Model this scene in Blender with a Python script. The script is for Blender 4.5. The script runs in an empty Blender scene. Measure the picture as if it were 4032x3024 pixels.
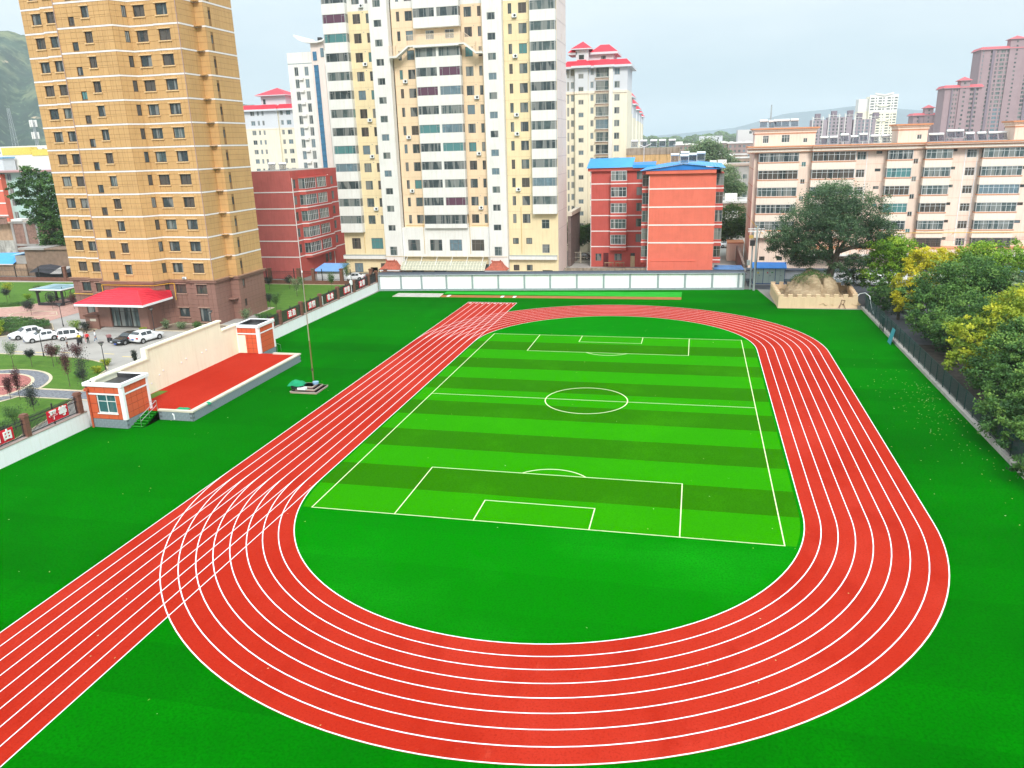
import bpy, math, random
import numpy as np
from mathutils import Vector, Matrix, Euler
PI = math.pi
rnd = random.Random(7)
SC = bpy.context.scene
COL = SC.collection

# ------------------------------------------------------------------ camera
def make_camera():
    cd = bpy.data.cameras.new("camera"); co = bpy.data.objects.new("camera", cd); COL.objects.link(co)
    pit, rol, yaw = math.radians(17.0694), math.radians(-1.63072), math.radians(-13.37955)
    F = Vector((math.sin(yaw)*math.cos(pit), math.cos(yaw)*math.cos(pit), -math.sin(pit)))
    R0 = Vector((math.cos(yaw), -math.sin(yaw), 0)); U0 = R0.cross(F)
    R = R0*math.cos(rol)+U0*math.sin(rol); U = -R0*math.sin(rol)+U0*math.cos(rol)
    m = Matrix((R, U, -F)).transposed().to_4x4()
    m.translation = Vector((9.827, -72.717, 24.371))
    co.matrix_world = m
    cd.sensor_fit = 'HORIZONTAL'; cd.sensor_width = 36.0; cd.lens = 36.0*3066.69/4032.0
    cd.clip_start = 0.5; cd.clip_end = 9000
    SC.camera = co
make_camera()

# ------------------------------------------------------------------ sky, sun, exposure
SUN_EL, SUN_AZ = math.radians(40), math.radians(158)      # azimuth from +Y, clockwise
def make_world():
    w = bpy.data.worlds.new("World"); SC.world = w; w.use_nodes = True
    nt = w.node_tree; nt.nodes.clear()
    out = nt.nodes.new('ShaderNodeOutputWorld'); bg = nt.nodes.new('ShaderNodeBackground')
    sky = nt.nodes.new('ShaderNodeTexSky'); sky.sky_type = 'NISHITA'; sky.sun_disc = False
    sky.sun_elevation = SUN_EL; sky.sun_rotation = SUN_AZ; sky.air_density = 1.0; sky.dust_density = 3.0
    tc = nt.nodes.new('ShaderNodeTexCoord'); sep = nt.nodes.new('ShaderNodeSeparateXYZ')
    mp = nt.nodes.new('ShaderNodeMapping'); mp.inputs['Scale'].default_value = (1, 1, 3.5)
    nz = nt.nodes.new('ShaderNodeTexNoise'); nz.inputs['Scale'].default_value = 2.6; nz.inputs['Detail'].default_value = 5
    nz.inputs['Roughness'].default_value = 0.55
    cl = nt.nodes.new('ShaderNodeValToRGB')          # cloud layer: pale blue-grey to white, in units of the sky node (strength .1)
    cl.color_ramp.elements[0].position = 0.30; cl.color_ramp.elements[0].color = (6.5, 7.55, 8.2, 1)
    cl.color_ramp.elements[1].position = 0.72; cl.color_ramp.elements[1].color = (8.3, 8.8, 9.1, 1)
    hr = nt.nodes.new('ShaderNodeValToRGB')          # overcast luminance law: 1 + 2 sin(elevation), a little bluer low down
    hr.color_ramp.elements[0].position = 0.0; hr.color_ramp.elements[0].color = (0.46, 0.63, 0.73, 1)
    hr.color_ramp.elements[1].position = 0.14; hr.color_ramp.elements[1].color = (0.84, 0.88, 0.89, 1)
    q = hr.color_ramp.elements.new(1.0); q.color = (2.15, 2.15, 2.15, 1)
    mul = nt.nodes.new('ShaderNodeMixRGB'); mul.blend_type = 'MULTIPLY'; mul.inputs[0].default_value = 1
    mix = nt.nodes.new('ShaderNodeMixRGB'); mix.inputs[0].default_value = 0.86
    L = nt.links.new
    L(tc.outputs['Generated'], mp.inputs[0]); L(mp.outputs[0], nz.inputs['Vector']); L(nz.outputs['Fac'], cl.inputs[0])
    L(tc.outputs['Generated'], sep.inputs[0]); L(sep.outputs['Z'], hr.inputs[0])
    L(cl.outputs[0], mul.inputs[1]); L(hr.outputs[0], mul.inputs[2])
    L(sky.outputs[0], mix.inputs[1]); L(mul.outputs[0], mix.inputs[2])
    L(mix.outputs[0], bg.inputs[0]); bg.inputs[1].default_value = 0.1
    L(bg.outputs[0], out.inputs[0])
make_world()
sl = bpy.data.lights.new("sun", 'SUN'); sl.energy = 2.1; sl.angle = math.radians(16); sl.color = (1.0, 0.96, 0.90)
so = bpy.data.objects.new("sun", sl); COL.objects.link(so)
sd = Vector((math.sin(SUN_AZ)*math.cos(SUN_EL), math.cos(SUN_AZ)*math.cos(SUN_EL), math.sin(SUN_EL)))
so.rotation_euler = sd.to_track_quat('Z', 'Y').to_euler(); so.location = sd*200
SC.view_settings.view_transform = 'Standard'; SC.view_settings.look = 'None'
SC.view_settings.exposure = 0.44; SC.view_settings.gamma = 1.0; SC.view_settings.use_curve_mapping = False
SC.cycles.diffuse_bounces = 3; SC.cycles.glossy_bounces = 3; SC.cycles.transparent_max_bounces = 10
SC.cycles.volume_bounces = 6; SC.cycles.max_bounces = 10

# ------------------------------------------------------------------ materials
def srgb(r, g, b):
    f = lambda c: (c/255/12.92) if c/255 <= 0.04045 else ((c/255+0.055)/1.055)**2.4
    return (f(r), f(g), f(b), 1)
MATS = {}
def mat(name, col, rough=0.8, var=0.12, scale=3.0, spec=0.3, metal=0.0, bump=0.0, bscale=None, col2=None, streak=0.0, detail=4, coords='Object'):
    """procedural principled material: base colour broken up by noise, optional rain streaks and relief"""
    if name in MATS: return MATS[name]
    m = bpy.data.materials.new(name); m.use_nodes = True; nt = m.node_tree; L = nt.links.new
    b = nt.nodes['Principled BSDF']; b.inputs['Roughness'].default_value = rough
    b.inputs['Specular IOR Level'].default_value = spec; b.inputs['Metallic'].default_value = metal
    tc = nt.nodes.new('ShaderNodeTexCoord')
    nz = nt.nodes.new('ShaderNodeTexNoise'); nz.inputs['Scale'].default_value = scale; nz.inputs['Detail'].default_value = detail
    nz.inputs['Roughness'].default_value = 0.6
    L(tc.outputs[coords], nz.inputs['Vector'])
    rp = nt.nodes.new('ShaderNodeValToRGB'); c = Vector(col[:3]); c2 = Vector(col2[:3]) if col2 else c*(1+var)
    c1 = c if col2 else c*(1-var)
    rp.color_ramp.elements[0].position = 0.33; rp.color_ramp.elements[0].color = (*c1, 1)
    rp.color_ramp.elements[1].position = 0.67; rp.color_ramp.elements[1].color = (*[min(1, v) for v in c2], 1)
    L(nz.outputs['Fac'], rp.inputs[0]); last = rp.outputs[0]
    if streak > 0:
        mp = nt.nodes.new('ShaderNodeMapping'); mp.inputs['Scale'].default_value = (1.6, 1.6, 0.10)
        ns = nt.nodes.new('ShaderNodeTexNoise'); ns.inputs['Scale'].default_value = 2.2; ns.inputs['Detail'].default_value = 6
        ns.inputs['Roughness'].default_value = 0.7
        L(tc.outputs[coords], mp.inputs[0]); L(mp.outputs[0], ns.inputs['Vector'])
        r2 = nt.nodes.new('ShaderNodeValToRGB'); k = 1-streak
        r2.color_ramp.elements[0].position = 0.36; r2.color_ramp.elements[0].color = (k, k*0.985, k*0.96, 1)
        r2.color_ramp.elements[1].position = 0.52; r2.color_ramp.elements[1].color = (1, 1, 1, 1)
        mx = nt.nodes.new('ShaderNodeMixRGB'); mx.blend_type = 'MULTIPLY'; mx.inputs[0].default_value = 1
        L(ns.outputs['Fac'], r2.inputs[0]); L(last, mx.inputs[1]); L(r2.outputs[0], mx.inputs[2]); last = mx.outputs[0]
    L(last, b.inputs['Base Color'])
    if bump > 0:
        nb = nt.nodes.new('ShaderNodeTexNoise'); nb.inputs['Scale'].default_value = bscale or scale*8; nb.inputs['Detail'].default_value = 3
        bp = nt.nodes.new('ShaderNodeBump'); bp.inputs['Strength'].default_value = bump; bp.inputs['Distance'].default_value = 0.05
        L(tc.outputs[coords], nb.inputs['Vector']); L(nb.outputs['Fac'], bp.inputs['Height']); L(bp.outputs[0], b.inputs['Normal'])
    MATS[name] = m
    return m

def mix_noise_layers(name, layers, rough=0.9, bump=0.2, bscale=40, spec=0.15):
    """ground cover: base colour, then (colour, noise scale, lo, hi, stretch) patches laid over it"""
    m = bpy.data.materials.new(name); m.use_nodes = True; nt = m.node_tree; L = nt.links.new
    b = nt.nodes['Principled BSDF']; b.inputs['Roughness'].default_value = rough; b.inputs['Specular IOR Level'].default_value = spec
    tc = nt.nodes.new('ShaderNodeTexCoord'); last = None
    for i, (c, sc, lo, hi, st) in enumerate(layers):
        if i == 0:
            rg = nt.nodes.new('ShaderNodeRGB'); rg.outputs[0].default_value = c; last = rg.outputs[0]; continue
        mp = nt.nodes.new('ShaderNodeMapping'); mp.inputs['Scale'].default_value = st; mp.inputs['Location'].default_value = (i*7.3, i*3.1, 0)
        nz = nt.nodes.new('ShaderNodeTexNoise'); nz.inputs['Scale'].default_value = sc; nz.inputs['Detail'].default_value = 5
        nz.inputs['Roughness'].default_value = 0.65
        mr = nt.nodes.new('ShaderNodeMapRange'); mr.inputs['From Min'].default_value = lo; mr.inputs['From Max'].default_value = hi
        mx = nt.nodes.new('ShaderNodeMixRGB'); mx.inputs[2].default_value = c
        L(tc.outputs['Object'], mp.inputs[0]); L(mp.outputs[0], nz.inputs['Vector']); L(nz.outputs['Fac'], mr.inputs[0])
        L(mr.outputs[0], mx.inputs[0]); L(last, mx.inputs[1]); last = mx.outputs[0]
    L(last, b.inputs['Base Color'])
    nb = nt.nodes.new('ShaderNodeTexNoise'); nb.inputs['Scale'].default_value = bscale; nb.inputs['Detail'].default_value = 2
    bp = nt.nodes.new('ShaderNodeBump'); bp.inputs['Strength'].default_value = bump; bp.inputs['Distance'].default_value = 0.02
    L(tc.outputs['Object'], nb.inputs['Vector']); L(nb.outputs['Fac'], bp.inputs['Height']); L(bp.outputs[0], b.inputs['Normal'])
    MATS[name] = m
    return m

def foliage(name, cols, rough=0.6, trans=0.25):
    """leaf material: colour runs over the ramp by the per-leaf attribute 'tint'"""
    m = bpy.data.materials.new(name); m.use_nodes = True; nt = m.node_tree; L = nt.links.new
    b = nt.nodes['Principled BSDF']; b.inputs['Roughness'].default_value = rough; b.inputs['Specular IOR Level'].default_value = 0.25
    at = nt.nodes.new('ShaderNodeAttribute'); at.attribute_name = 'tint'
    rp = nt.nodes.new('ShaderNodeValToRGB'); e = rp.color_ramp.elements
    for i, c in enumerate(cols):
        p = i/(len(cols)-1)
        if i == 0: e[0].position = 0; e[0].color = c
        elif i == len(cols)-1: e[len(e)-1].position = 1; e[len(e)-1].color = c
        else: q = e.new(p); q.color = c
    tr = nt.nodes.new('ShaderNodeBsdfTranslucent'); mx = nt.nodes.new('ShaderNodeMixShader'); mx.inputs[0].default_value = trans
    L(at.outputs['Fac'], rp.inputs[0]); L(rp.outputs[0], b.inputs['Base Color']); L(rp.outputs[0], tr.inputs[0])
    L(b.outputs[0], mx.inputs[1]); L(tr.outputs[0], mx.inputs[2]); L(mx.outputs[0], nt.nodes['Material Output'].inputs[0])
    MATS[name] = m
    return m

def pane_mat(name, dark, curtain, amount, rough=0.10, spec=0.38):
    """opaque window pane: dark room painted on, curtains pulled part of the way in pane-local x (random per pane), fold shading painted in"""
    m = bpy.data.materials.new(name); m.use_nodes = True; nt = m.node_tree; L = nt.links.new
    b = nt.nodes['Principled BSDF']; b.inputs['Roughness'].default_value = rough; b.inputs['Specular IOR Level'].default_value = spec
    tc = nt.nodes.new('ShaderNodeTexCoord'); oi = nt.nodes.new('ShaderNodeObjectInfo')
    ad = nt.nodes.new('ShaderNodeVectorMath'); ad.operation = 'ADD'
    cb = nt.nodes.new('ShaderNodeCombineXYZ'); mu = nt.nodes.new('ShaderNodeMath'); mu.operation = 'MULTIPLY'; mu.inputs[1].default_value = 90
    L(oi.outputs['Random'], mu.inputs[0]); L(mu.outputs[0], cb.inputs['X']); L(mu.outputs[0], cb.inputs['Y'])
    L(tc.outputs['Object'], ad.inputs[0]); L(cb.outputs[0], ad.inputs[1])
    mp = nt.nodes.new('ShaderNodeMapping'); mp.inputs['Scale'].default_value = (0.9, 0.0, 0.10)
    nz = nt.nodes.new('ShaderNodeTexNoise'); nz.inputs['Scale'].default_value = 1.0; nz.inputs['Detail'].default_value = 1
    L(ad.outputs[0], mp.inputs[0]); L(mp.outputs[0], nz.inputs['Vector'])
    mr = nt.nodes.new('ShaderNodeMapRange'); mr.inputs['From Min'].default_value = 0.60-amount*0.35; mr.inputs['From Max'].default_value = 0.63-amount*0.35
    L(nz.outputs['Fac'], mr.inputs[0])
    wv = nt.nodes.new('ShaderNodeTexWave'); wv.bands_direction = 'X'; wv.inputs['Scale'].default_value = 2.4; wv.inputs['Distortion'].default_value = 1.5
    L(ad.outputs[0], wv.inputs['Vector'])
    cr = nt.nodes.new('ShaderNodeMixRGB'); cr.inputs[1].default_value = [c*0.30 for c in curtain[:3]]+[1]; cr.inputs[2].default_value = [c*0.62 for c in curtain[:3]]+[1]  # curtain fold shading painted as darker and lighter stripes
    L(wv.outputs['Fac'], cr.inputs[0])
    n2 = nt.nodes.new('ShaderNodeTexNoise'); n2.inputs['Scale'].default_value = 1.4; n2.inputs['Detail'].default_value = 4
    L(ad.outputs[0], n2.inputs['Vector'])
    dk = nt.nodes.new('ShaderNodeMixRGB'); dk.inputs[1].default_value = [c*0.35 for c in dark[:3]]+[1]; dk.inputs[2].default_value = [c*1.8 for c in dark[:3]]+[1]
    L(n2.outputs['Fac'], dk.inputs[0])
    mx = nt.nodes.new('ShaderNodeMixRGB'); L(mr.outputs[0], mx.inputs[0]); L(dk.outputs[0], mx.inputs[1]); L(cr.outputs[0], mx.inputs[2])
    L(mx.outputs[0], b.inputs['Base Color'])
    MATS[name] = m
    return m

# ------------------------------------------------------------------ mesh helpers
class MB:
    """collects quads / polygons with material slots, in world coordinates; build() links ONE mesh object"""
    def __init__(s): s.v = []; s.f = []; s.m = []; s.mats = []; s.sm = False
    def mi(s, m):
        if m not in s.mats: s.mats.append(m)
        return s.mats.index(m)
    def poly(s, pts, m):
        n = len(s.v); s.v += [tuple(p) for p in pts]; s.f.append(tuple(range(n, n+len(pts)))); s.m.append(s.mi(m))
    def box(s, x0, y0, z0, x1, y1, z1, m, skip=''):
        if x1 < x0: x0, x1 = x1, x0
        if y1 < y0: y0, y1 = y1, y0
        if z1 < z0: z0, z1 = z1, z0
        n = len(s.v); k = s.mi(m)
        s.v += [(x0,y0,z0),(x1,y0,z0),(x1,y1,z0),(x0,y1,z0),(x0,y0,z1),(x1,y0,z1),(x1,y1,z1),(x0,y1,z1)]
        for c, f in (('b',(0,3,2,1)),('t',(4,5,6,7)),('s',(0,1,5,4)),('e',(1,2,6,5)),('n',(2,3,7,6)),('w',(3,0,4,7))):
            if c not in skip: s.f.append(tuple(n+i for i in f)); s.m.append(k)
    def obox(s, o, u, w, d, h, m, z0=0.0):
        """box on a frame: origin o (x,y), horizontal unit u, u-range w, depth range d along the left normal, z range"""
        ux, uy = u; nx, ny = -uy, ux
        P = lambda a, b, z: (o[0]+ux*a+nx*b, o[1]+uy*a+ny*b, z)
        k = s.mi(m); n = len(s.v); (a0, a1), (b0, b1), (c0, c1) = w, d, h
        s.v += [P(a0,b0,c0),P(a1,b0,c0),P(a1,b1,c0),P(a0,b1,c0),P(a0,b0,c1),P(a1,b0,c1),P(a1,b1,c1),P(a0,b1,c1)]
        for f in ((0,3,2,1),(4,5,6,7),(0,1,5,4),(1,2,6,5),(2,3,7,6),(3,0,4,7)):
            s.f.append(tuple(n+i for i in f)); s.m.append(k)
    def tube(s, p0, p1, r0, r1, m, n=6, cap=True):
        p0, p1 = Vector(p0), Vector(p1); d = (p1-p0)
        if d.length < 1e-6: return
        d.normalize(); a = d.orthogonal().normalized(); b = d.cross(a); k = s.mi(m); i0 = len(s.v)
        for p, r in ((p0, r0), (p1, r1)):
            for i in range(n):
                t = 2*PI*i/n; s.v.append(tuple(p+a*(r*math.cos(t))+b*(r*math.sin(t))))
        for i in range(n):
            j = (i+1) % n; s.f.append((i0+i, i0+j, i0+n+j, i0+n+i)); s.m.append(k)
        if cap:
            s.f.append(tuple(i0+i for i in reversed(range(n)))); s.m.append(k)
            s.f.append(tuple(i0+n+i for i in range(n))); s.m.append(k)
    def prism(s, pts, z0, z1, m, mtop=None):
        k = s.mi(m); n = len(pts); i0 = len(s.v)
        s.v += [(p[0], p[1], z0) for p in pts]+[(p[0], p[1], z1) for p in pts]
        for i in range(n):
            j = (i+1) % n; s.f.append((i0+i, i0+j, i0+n+j, i0+n+i)); s.m.append(k)
        s.f.append(tuple(i0+n+i for i in range(n))); s.m.append(s.mi(mtop or m))
        s.f.append(tuple(i0+i for i in reversed(range(n)))); s.m.append(k)
    def mesh(s, name, off=(0,0,0)):
        me = bpy.data.meshes.new(name); ox, oy, oz = off
        me.from_pydata([(x-ox, y-oy, z-oz) for x, y, z in s.v], [], s.f)
        for m in s.mats: me.materials.append(m)
        if len(s.mats) > 1: me.polygons.foreach_set('material_index', s.m)
        if s.sm: me.polygons.foreach_set('use_smooth', [True]*len(me.polygons))
        me.update(); return me
    def build(s, name, parent=None, kind=None, off=None):
        if not s.f: return None
        if off is None:
            off = Vector((0,0,0)); q = parent
            while q: off += q.location; q = q.parent
        o = bpy.data.objects.new(name, s.mesh(name, off)); COL.objects.link(o)
        if parent: o.parent = parent
        if kind: o['kind'] = kind
        return o

def obj(name, me, parent=None, loc=(0,0,0), rz=0.0, kind=None, rot=None, scale=None):
    o = bpy.data.objects.new(name, me); COL.objects.link(o); o.location = loc; o.rotation_euler = rot or (0,0,rz)
    if scale: o.scale = scale
    if parent: o.parent = parent
    if kind: o['kind'] = kind
    return o
def tag(o, label, cat, group=None):
    o['label'] = label; o['category'] = cat
    if group: o['group'] = group
    return o
def thing(name, label, cat, loc=(0,0,0), rz=0.0, group=None):
    o = bpy.data.objects.new(name, None); COL.objects.link(o); o.location = loc; o.rotation_euler = (0,0,rz)
    o.empty_display_size = 0.5
    o.matrix_world = Matrix.Translation(Vector(loc)) @ Matrix.Rotation(rz, 4, 'Z')
    return tag(o, label, cat, group)
def copy_tree(src, kids, loc, rz, label, group=None):
    r = src.copy(); COL.objects.link(r); r.location = loc; r.rotation_euler = (0,0,rz); r['label'] = label
    if group: r['group'] = group
    for c, subs in kids:
        k = c.copy(); COL.objects.link(k); k.parent = r
        for g in subs:
            h = g.copy(); COL.objects.link(h); h.parent = k
    return r
def kids_of(root):
    ch = [o for o in COL.objects if o.parent is root]
    sub = {c.name: [] for c in ch}
    for o in COL.objects:
        if o.parent and o.parent.name in sub: sub[o.parent.name].append(o)
    return [(c, sub[c.name]) for c in ch]
ORD = ['first','second','third','fourth','fifth','sixth','seventh','eighth','ninth','tenth','eleventh','twelfth','thirteenth','fourteenth','fifteenth','sixteenth','seventeenth','eighteenth','nineteenth','twentieth']
def lerp(a, b, t): return a+(b-a)*t
# ------------------------------------------------------------------ colours of the place
TURF = mix_noise_layers('artificial turf', [((0.0001,0.1556,0.0001,1),0,0,0,0), ((0.0001,0.1117,0.0003,1),0.045,0.42,0.66,(1,1,1)), ((0.0004,0.2075,0.0003,1),0.09,0.56,0.80,(1,0.6,1)), ((0.0002,0.0798,0.0002,1),7,0.45,0.75,(1,1,1)), ((0.0047,0.1995,0.0043,1),9,0.60,0.76,(1,1,1))], rough=0.95, bump=0.5, bscale=60, spec=0.0)
PITCH_L = mix_noise_layers('pitch turf light', [((0.0217,0.2633,0.0002,1),0,0,0,0), ((0.0291,0.3072,0.0002,1),0.10,0.50,0.80,(1,1,1)), ((0.0146,0.1915,0.0002,1),8,0.45,0.75,(1,1,1))], rough=0.95, bump=0.5, bscale=60, spec=0.0)
PITCH_D = mix_noise_layers('pitch turf dark', [((0.0217,0.1556,0.0002,1),0,0,0,0), ((0.0315,0.2195,0.0002,1),0.10,0.50,0.80,(1,1,1)), ((0.0121,0.1037,0.0002,1),8,0.45,0.75,(1,1,1))], rough=0.95, bump=0.5, bscale=60, spec=0.0)
END_T = mix_noise_layers('end zone turf', [((0.0004,0.1795,0.0003,1),0,0,0,0), ((0.0047,0.2554,0.0043,1),0.06,0.48,0.80,(1,1.6,1)), ((0.0016,0.1756,0.0014,1),0.35,0.55,0.75,(3.0,0.35,1)), ((0.0004,0.1237,0.0003,1),8,0.45,0.75,(1,1,1))], rough=0.95, bump=0.5, bscale=60, spec=0.0)
def add_rolls(m, w, amt, axis='Y', ang=0.0):
    """turf is laid in rolls: each roll's pile leans its own way and differs a little in tint"""
    nt = m.node_tree; L = nt.links.new; b = nt.nodes['Principled BSDF']; src = b.inputs['Base Color'].links[0].from_socket
    tc = nt.nodes.new('ShaderNodeTexCoord'); mp = nt.nodes.new('ShaderNodeMapping'); mp.inputs['Rotation'].default_value = (0,0,ang)
    sp_ = nt.nodes.new('ShaderNodeSeparateXYZ'); dv = nt.nodes.new('ShaderNodeMath'); dv.operation = 'DIVIDE'; dv.inputs[1].default_value = w
    fl = nt.nodes.new('ShaderNodeMath'); fl.operation = 'FLOOR'; wn = nt.nodes.new('ShaderNodeTexWhiteNoise'); wn.noise_dimensions = '1D'
    mr = nt.nodes.new('ShaderNodeMapRange'); mr.inputs['To Min'].default_value = 1-amt; mr.inputs['To Max'].default_value = 1+amt*0.6
    vm = nt.nodes.new('ShaderNodeVectorMath'); vm.operation = 'SCALE'
    L(tc.outputs['Object'], mp.inputs[0]); L(mp.outputs[0], sp_.inputs[0]); L(sp_.outputs[axis], dv.inputs[0]); L(dv.outputs[0], fl.inputs[0]); L(fl.outputs[0], wn.inputs['W'])
    L(wn.outputs['Value'], mr.inputs[0]); L(src, vm.inputs[0]); L(mr.outputs[0], vm.inputs['Scale']); L(vm.outputs[0], b.inputs['Base Color'])
add_rolls(TURF, 3.9, 0.13, 'Y', 0.0); add_rolls(END_T, 4.11, 0.12, 'Y')
JUMP_T = mix_noise_layers('runway turf', [((0.0312,0.3591,0.0357,1),0,0,0,0), ((0.0156,0.2873,0.0214,1),0.4,0.45,0.7,(1,3,1))], rough=0.95, spec=0.0)
TRACK = mix_noise_layers('red running track', [((0.3906,0.0192,0.0065,1),0,0,0,0), ((0.4531,0.0319,0.0157,1),0.06,0.42,0.66,(1,1,1)), ((0.3281,0.0127,0.0036,1),0.20,0.52,0.78,(1.8,0.8,1)), ((0.5468,0.0798,0.0428,1),0.9,0.66,0.86,(1,0.3,1)), ((0.2656,0.0096,0.0029,1),9,0.50,0.74,(1,1,1)),((0.4843,0.0559,0.0286,1),5.5,0.60,0.80,(1,1,1))], rough=0.9, bump=0.45, bscale=50, spec=0.05)
LINE = mat('white line paint', (0.86,0.83,0.84,1), 0.7, 0.05, 6)
LINE_Y = mat('pitch line', (0.70,0.78,0.42,1), 0.8, 0.08, 5)
CONC = mat('pavement concrete', (0.37,0.355,0.33,1), 0.9, 0.10, 0.35, bump=0.2)
ASPH = mat('asphalt', (0.085,0.09,0.10,1), 0.9, 0.2, 0.5, bump=0.3)
GROUND = mat('city ground', (0.27,0.26,0.235,1), 0.95, 0.22, 0.05)
EARTH = mat('bare earth', (0.20,0.16,0.12,1), 0.95, 0.3, 0.6, bump=0.5)
LAWN = mix_noise_layers('lawn grass', [((0.075,0.17,0.022,1),0,0,0,0), ((0.11,0.21,0.030,1),0.5,0.45,0.7,(1,2.5,1)), ((0.05,0.12,0.018,1),3.5,0.5,0.75,(1,1,1)), ((0.14,0.19,0.05,1),1.6,0.62,0.8,(1,1,1))], rough=0.95, bump=0.6, bscale=25)
WHITE = mat('white wall paint', (0.90,0.89,0.92,1), 0.75, 0.02, 0.6, streak=0.05)
WHITE_C = mat('white concrete render', (0.75,0.74,0.70,1), 0.85, 0.035, 0.5, streak=0.07)
WHITE_T = mat('white trim', (0.84,0.85,0.86,1), 0.6, 0.03, 2)
GREYP = mat('grey paint', (0.30,0.36,0.38,1), 0.7, 0.06, 1.5, streak=0.08)
COPING = mat('grey wall coping tiles', (0.085,0.10,0.125,1), 0.6, 0.10, 2, bump=0.3)
CREAM = mat('cream wall paint', (0.89,0.88,0.67,1), 0.8, 0.03, 0.5, streak=0.05)
ORANGE = mat('orange cladding', (0.62,0.115,0.045,1), 0.55, 0.07, 1.0)
ORANGE_J = mat('orange joint', (0.20,0.04,0.02,1), 0.8, 0.05, 1)
STONE = mat('grey stone block', (0.22,0.27,0.30,1), 0.85, 0.22, 1.8, bump=0.5)
STONE_J = mat('stone mortar', (0.13,0.155,0.17,1), 0.9, 0.1, 3)
BEIGE_ST = mat('beige coping stone', (0.62,0.56,0.46,1), 0.8, 0.08, 1.2)
STEEL = mat('brushed steel', (0.62,0.63,0.64,1), 0.3, 0.05, 4, metal=0.9)
DARKM = mat('dark metal', (0.022,0.023,0.027,1), 0.45, 0.1, 4, spec=0.5)
BLACKR = mat('black roofing', (0.018,0.02,0.022,1), 0.35, 0.35, 1.3, col2=(0.075,0.075,0.08,1))
TAN = mat('tan wall panel', (0.57,0.345,0.145,1), 0.6, 0.07, 0.30, streak=0.10)
TAN_J = mat('tan panel joint', (0.27,0.155,0.065,1), 0.8, 0.1, 1)
BROWN = mat('brown stone panel', (0.27,0.145,0.115,1), 0.6, 0.14, 0.35, streak=0.07)
BROWN_J = mat('brown panel joint', (0.13,0.07,0.055,1), 0.8, 0.1, 1)
BROWN_P = mat('brown stone pillar', (0.19,0.085,0.06,1), 0.75, 0.15, 2)
YELLOW = mat('yellow facade render', (0.80,0.66,0.41,1), 0.85, 0.05, 0.35, streak=0.07)
YELLOW_O = mat('peach yellow facade render', (0.81,0.62,0.42,1), 0.85, 0.05, 0.35, streak=0.07)
PINKW = mat('pale pink gable render', (0.76,0.655,0.60,1), 0.85, 0.03, 0.3, streak=0.08)
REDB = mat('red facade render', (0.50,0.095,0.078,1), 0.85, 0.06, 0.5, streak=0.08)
REDL = mat('lit red render', (0.72,0.165,0.11,1), 0.85, 0.06, 0.5, streak=0.05)  # lighter copy of the facade red; light on the gable put into colour
REDS = mat('dull red gable render', (0.50,0.12,0.105,1), 0.85, 0.08, 0.5, streak=0.10)
BAND_W = mat('whitish band', (0.80,0.75,0.72,1), 0.7, 0.04, 1)
PEACH = mat('peach facade render', (0.87,0.69,0.575,1), 0.85, 0.04, 0.3, streak=0.12)
PEACHL = mat('pale balcony render', (0.86,0.75,0.635,1), 0.85, 0.03, 0.5, streak=0.10)
PEACH_T = mat('orange trim', (0.66,0.29,0.155,1), 0.8, 0.08, 1.0)
BLUER = mat('blue steel roof', (0.03,0.21,0.60,1), 0.4, 0.10, 0.7)
BLUERL = mat('bright blue steel roof', (0.045,0.33,0.72,1), 0.4, 0.06, 0.7)
REDROOF = mat('red roof tiles', (0.66,0.035,0.060,1), 0.5, 0.10, 1.2)
TERRA = mat('terracotta tiles', (0.40,0.105,0.065,1), 0.7, 0.25, 3, bump=0.4)
CREAMT = mat('cream tower render', (0.81,0.755,0.605,1), 0.85, 0.03, 0.3, streak=0.07)
LGREY = mat('pale grey tower render', (0.62,0.645,0.68,1), 0.85, 0.03, 0.3)
PINKT = mat('mauve tower render', (0.34,0.245,0.26,1), 0.9, 0.06, 0.2)
PINKD = mat('darker mauve render', (0.22,0.18,0.215,1), 0.9, 0.06, 0.2)  # darker copy of the tower colour, for raised strips and roof boxes
BARK = mat('bark', (0.10,0.08,0.062,1), 0.95, 0.35, 5, bump=0.8)
FR_D = mat('dark window frame', (0.055,0.045,0.042,1), 0.5, 0.1, 3)
FR_G = mat('grey aluminium frame', (0.36,0.37,0.36,1), 0.45, 0.06, 3)
FR_W = mat('white window frame', (0.74,0.77,0.76,1), 0.5, 0.05, 3)
FR_B = mat('brown grey frame', (0.17,0.15,0.14,1), 0.5, 0.1, 3)
G_DARK = pane_mat('dark window glass', (0.045,0.062,0.066,1), (0.42,0.44,0.42,1), 0.25)
G_MID = pane_mat('grey green window glass', (0.075,0.105,0.105,1), (0.46,0.50,0.47,1), 0.35)
G_TEAL = pane_mat('teal curtain glass', (0.06,0.12,0.125,1), (0.20,0.50,0.50,1), 0.7)
G_BLUE = pane_mat('sky tinted glass', (0.13,0.20,0.235,1), (0.33,0.46,0.52,1), 0.4)  # sky reflection painted into the pane colour
G_PURP = pane_mat('purple curtain glass', (0.06,0.05,0.07,1), (0.26,0.12,0.19,1), 0.9)
G_BROWN = pane_mat('brown curtain glass', (0.035,0.042,0.042,1), (0.20,0.175,0.15,1), 0.55)
G_STRIP = mat('blue strip glass', (0.045,0.16,0.28,1), 0.15, 0.2, 1.2, spec=0.6)
PAL_TAN = [G_DARK]*12+[G_BROWN]*12+[G_MID]*3+[G_TEAL]
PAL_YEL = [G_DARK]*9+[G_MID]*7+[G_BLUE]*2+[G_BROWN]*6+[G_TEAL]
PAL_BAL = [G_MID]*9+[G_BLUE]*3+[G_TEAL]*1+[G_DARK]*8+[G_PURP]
PAL_PCH = [G_DARK]*4+[G_MID]*7+[G_BROWN]*3+[G_TEAL]+[G_BLUE]
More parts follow.
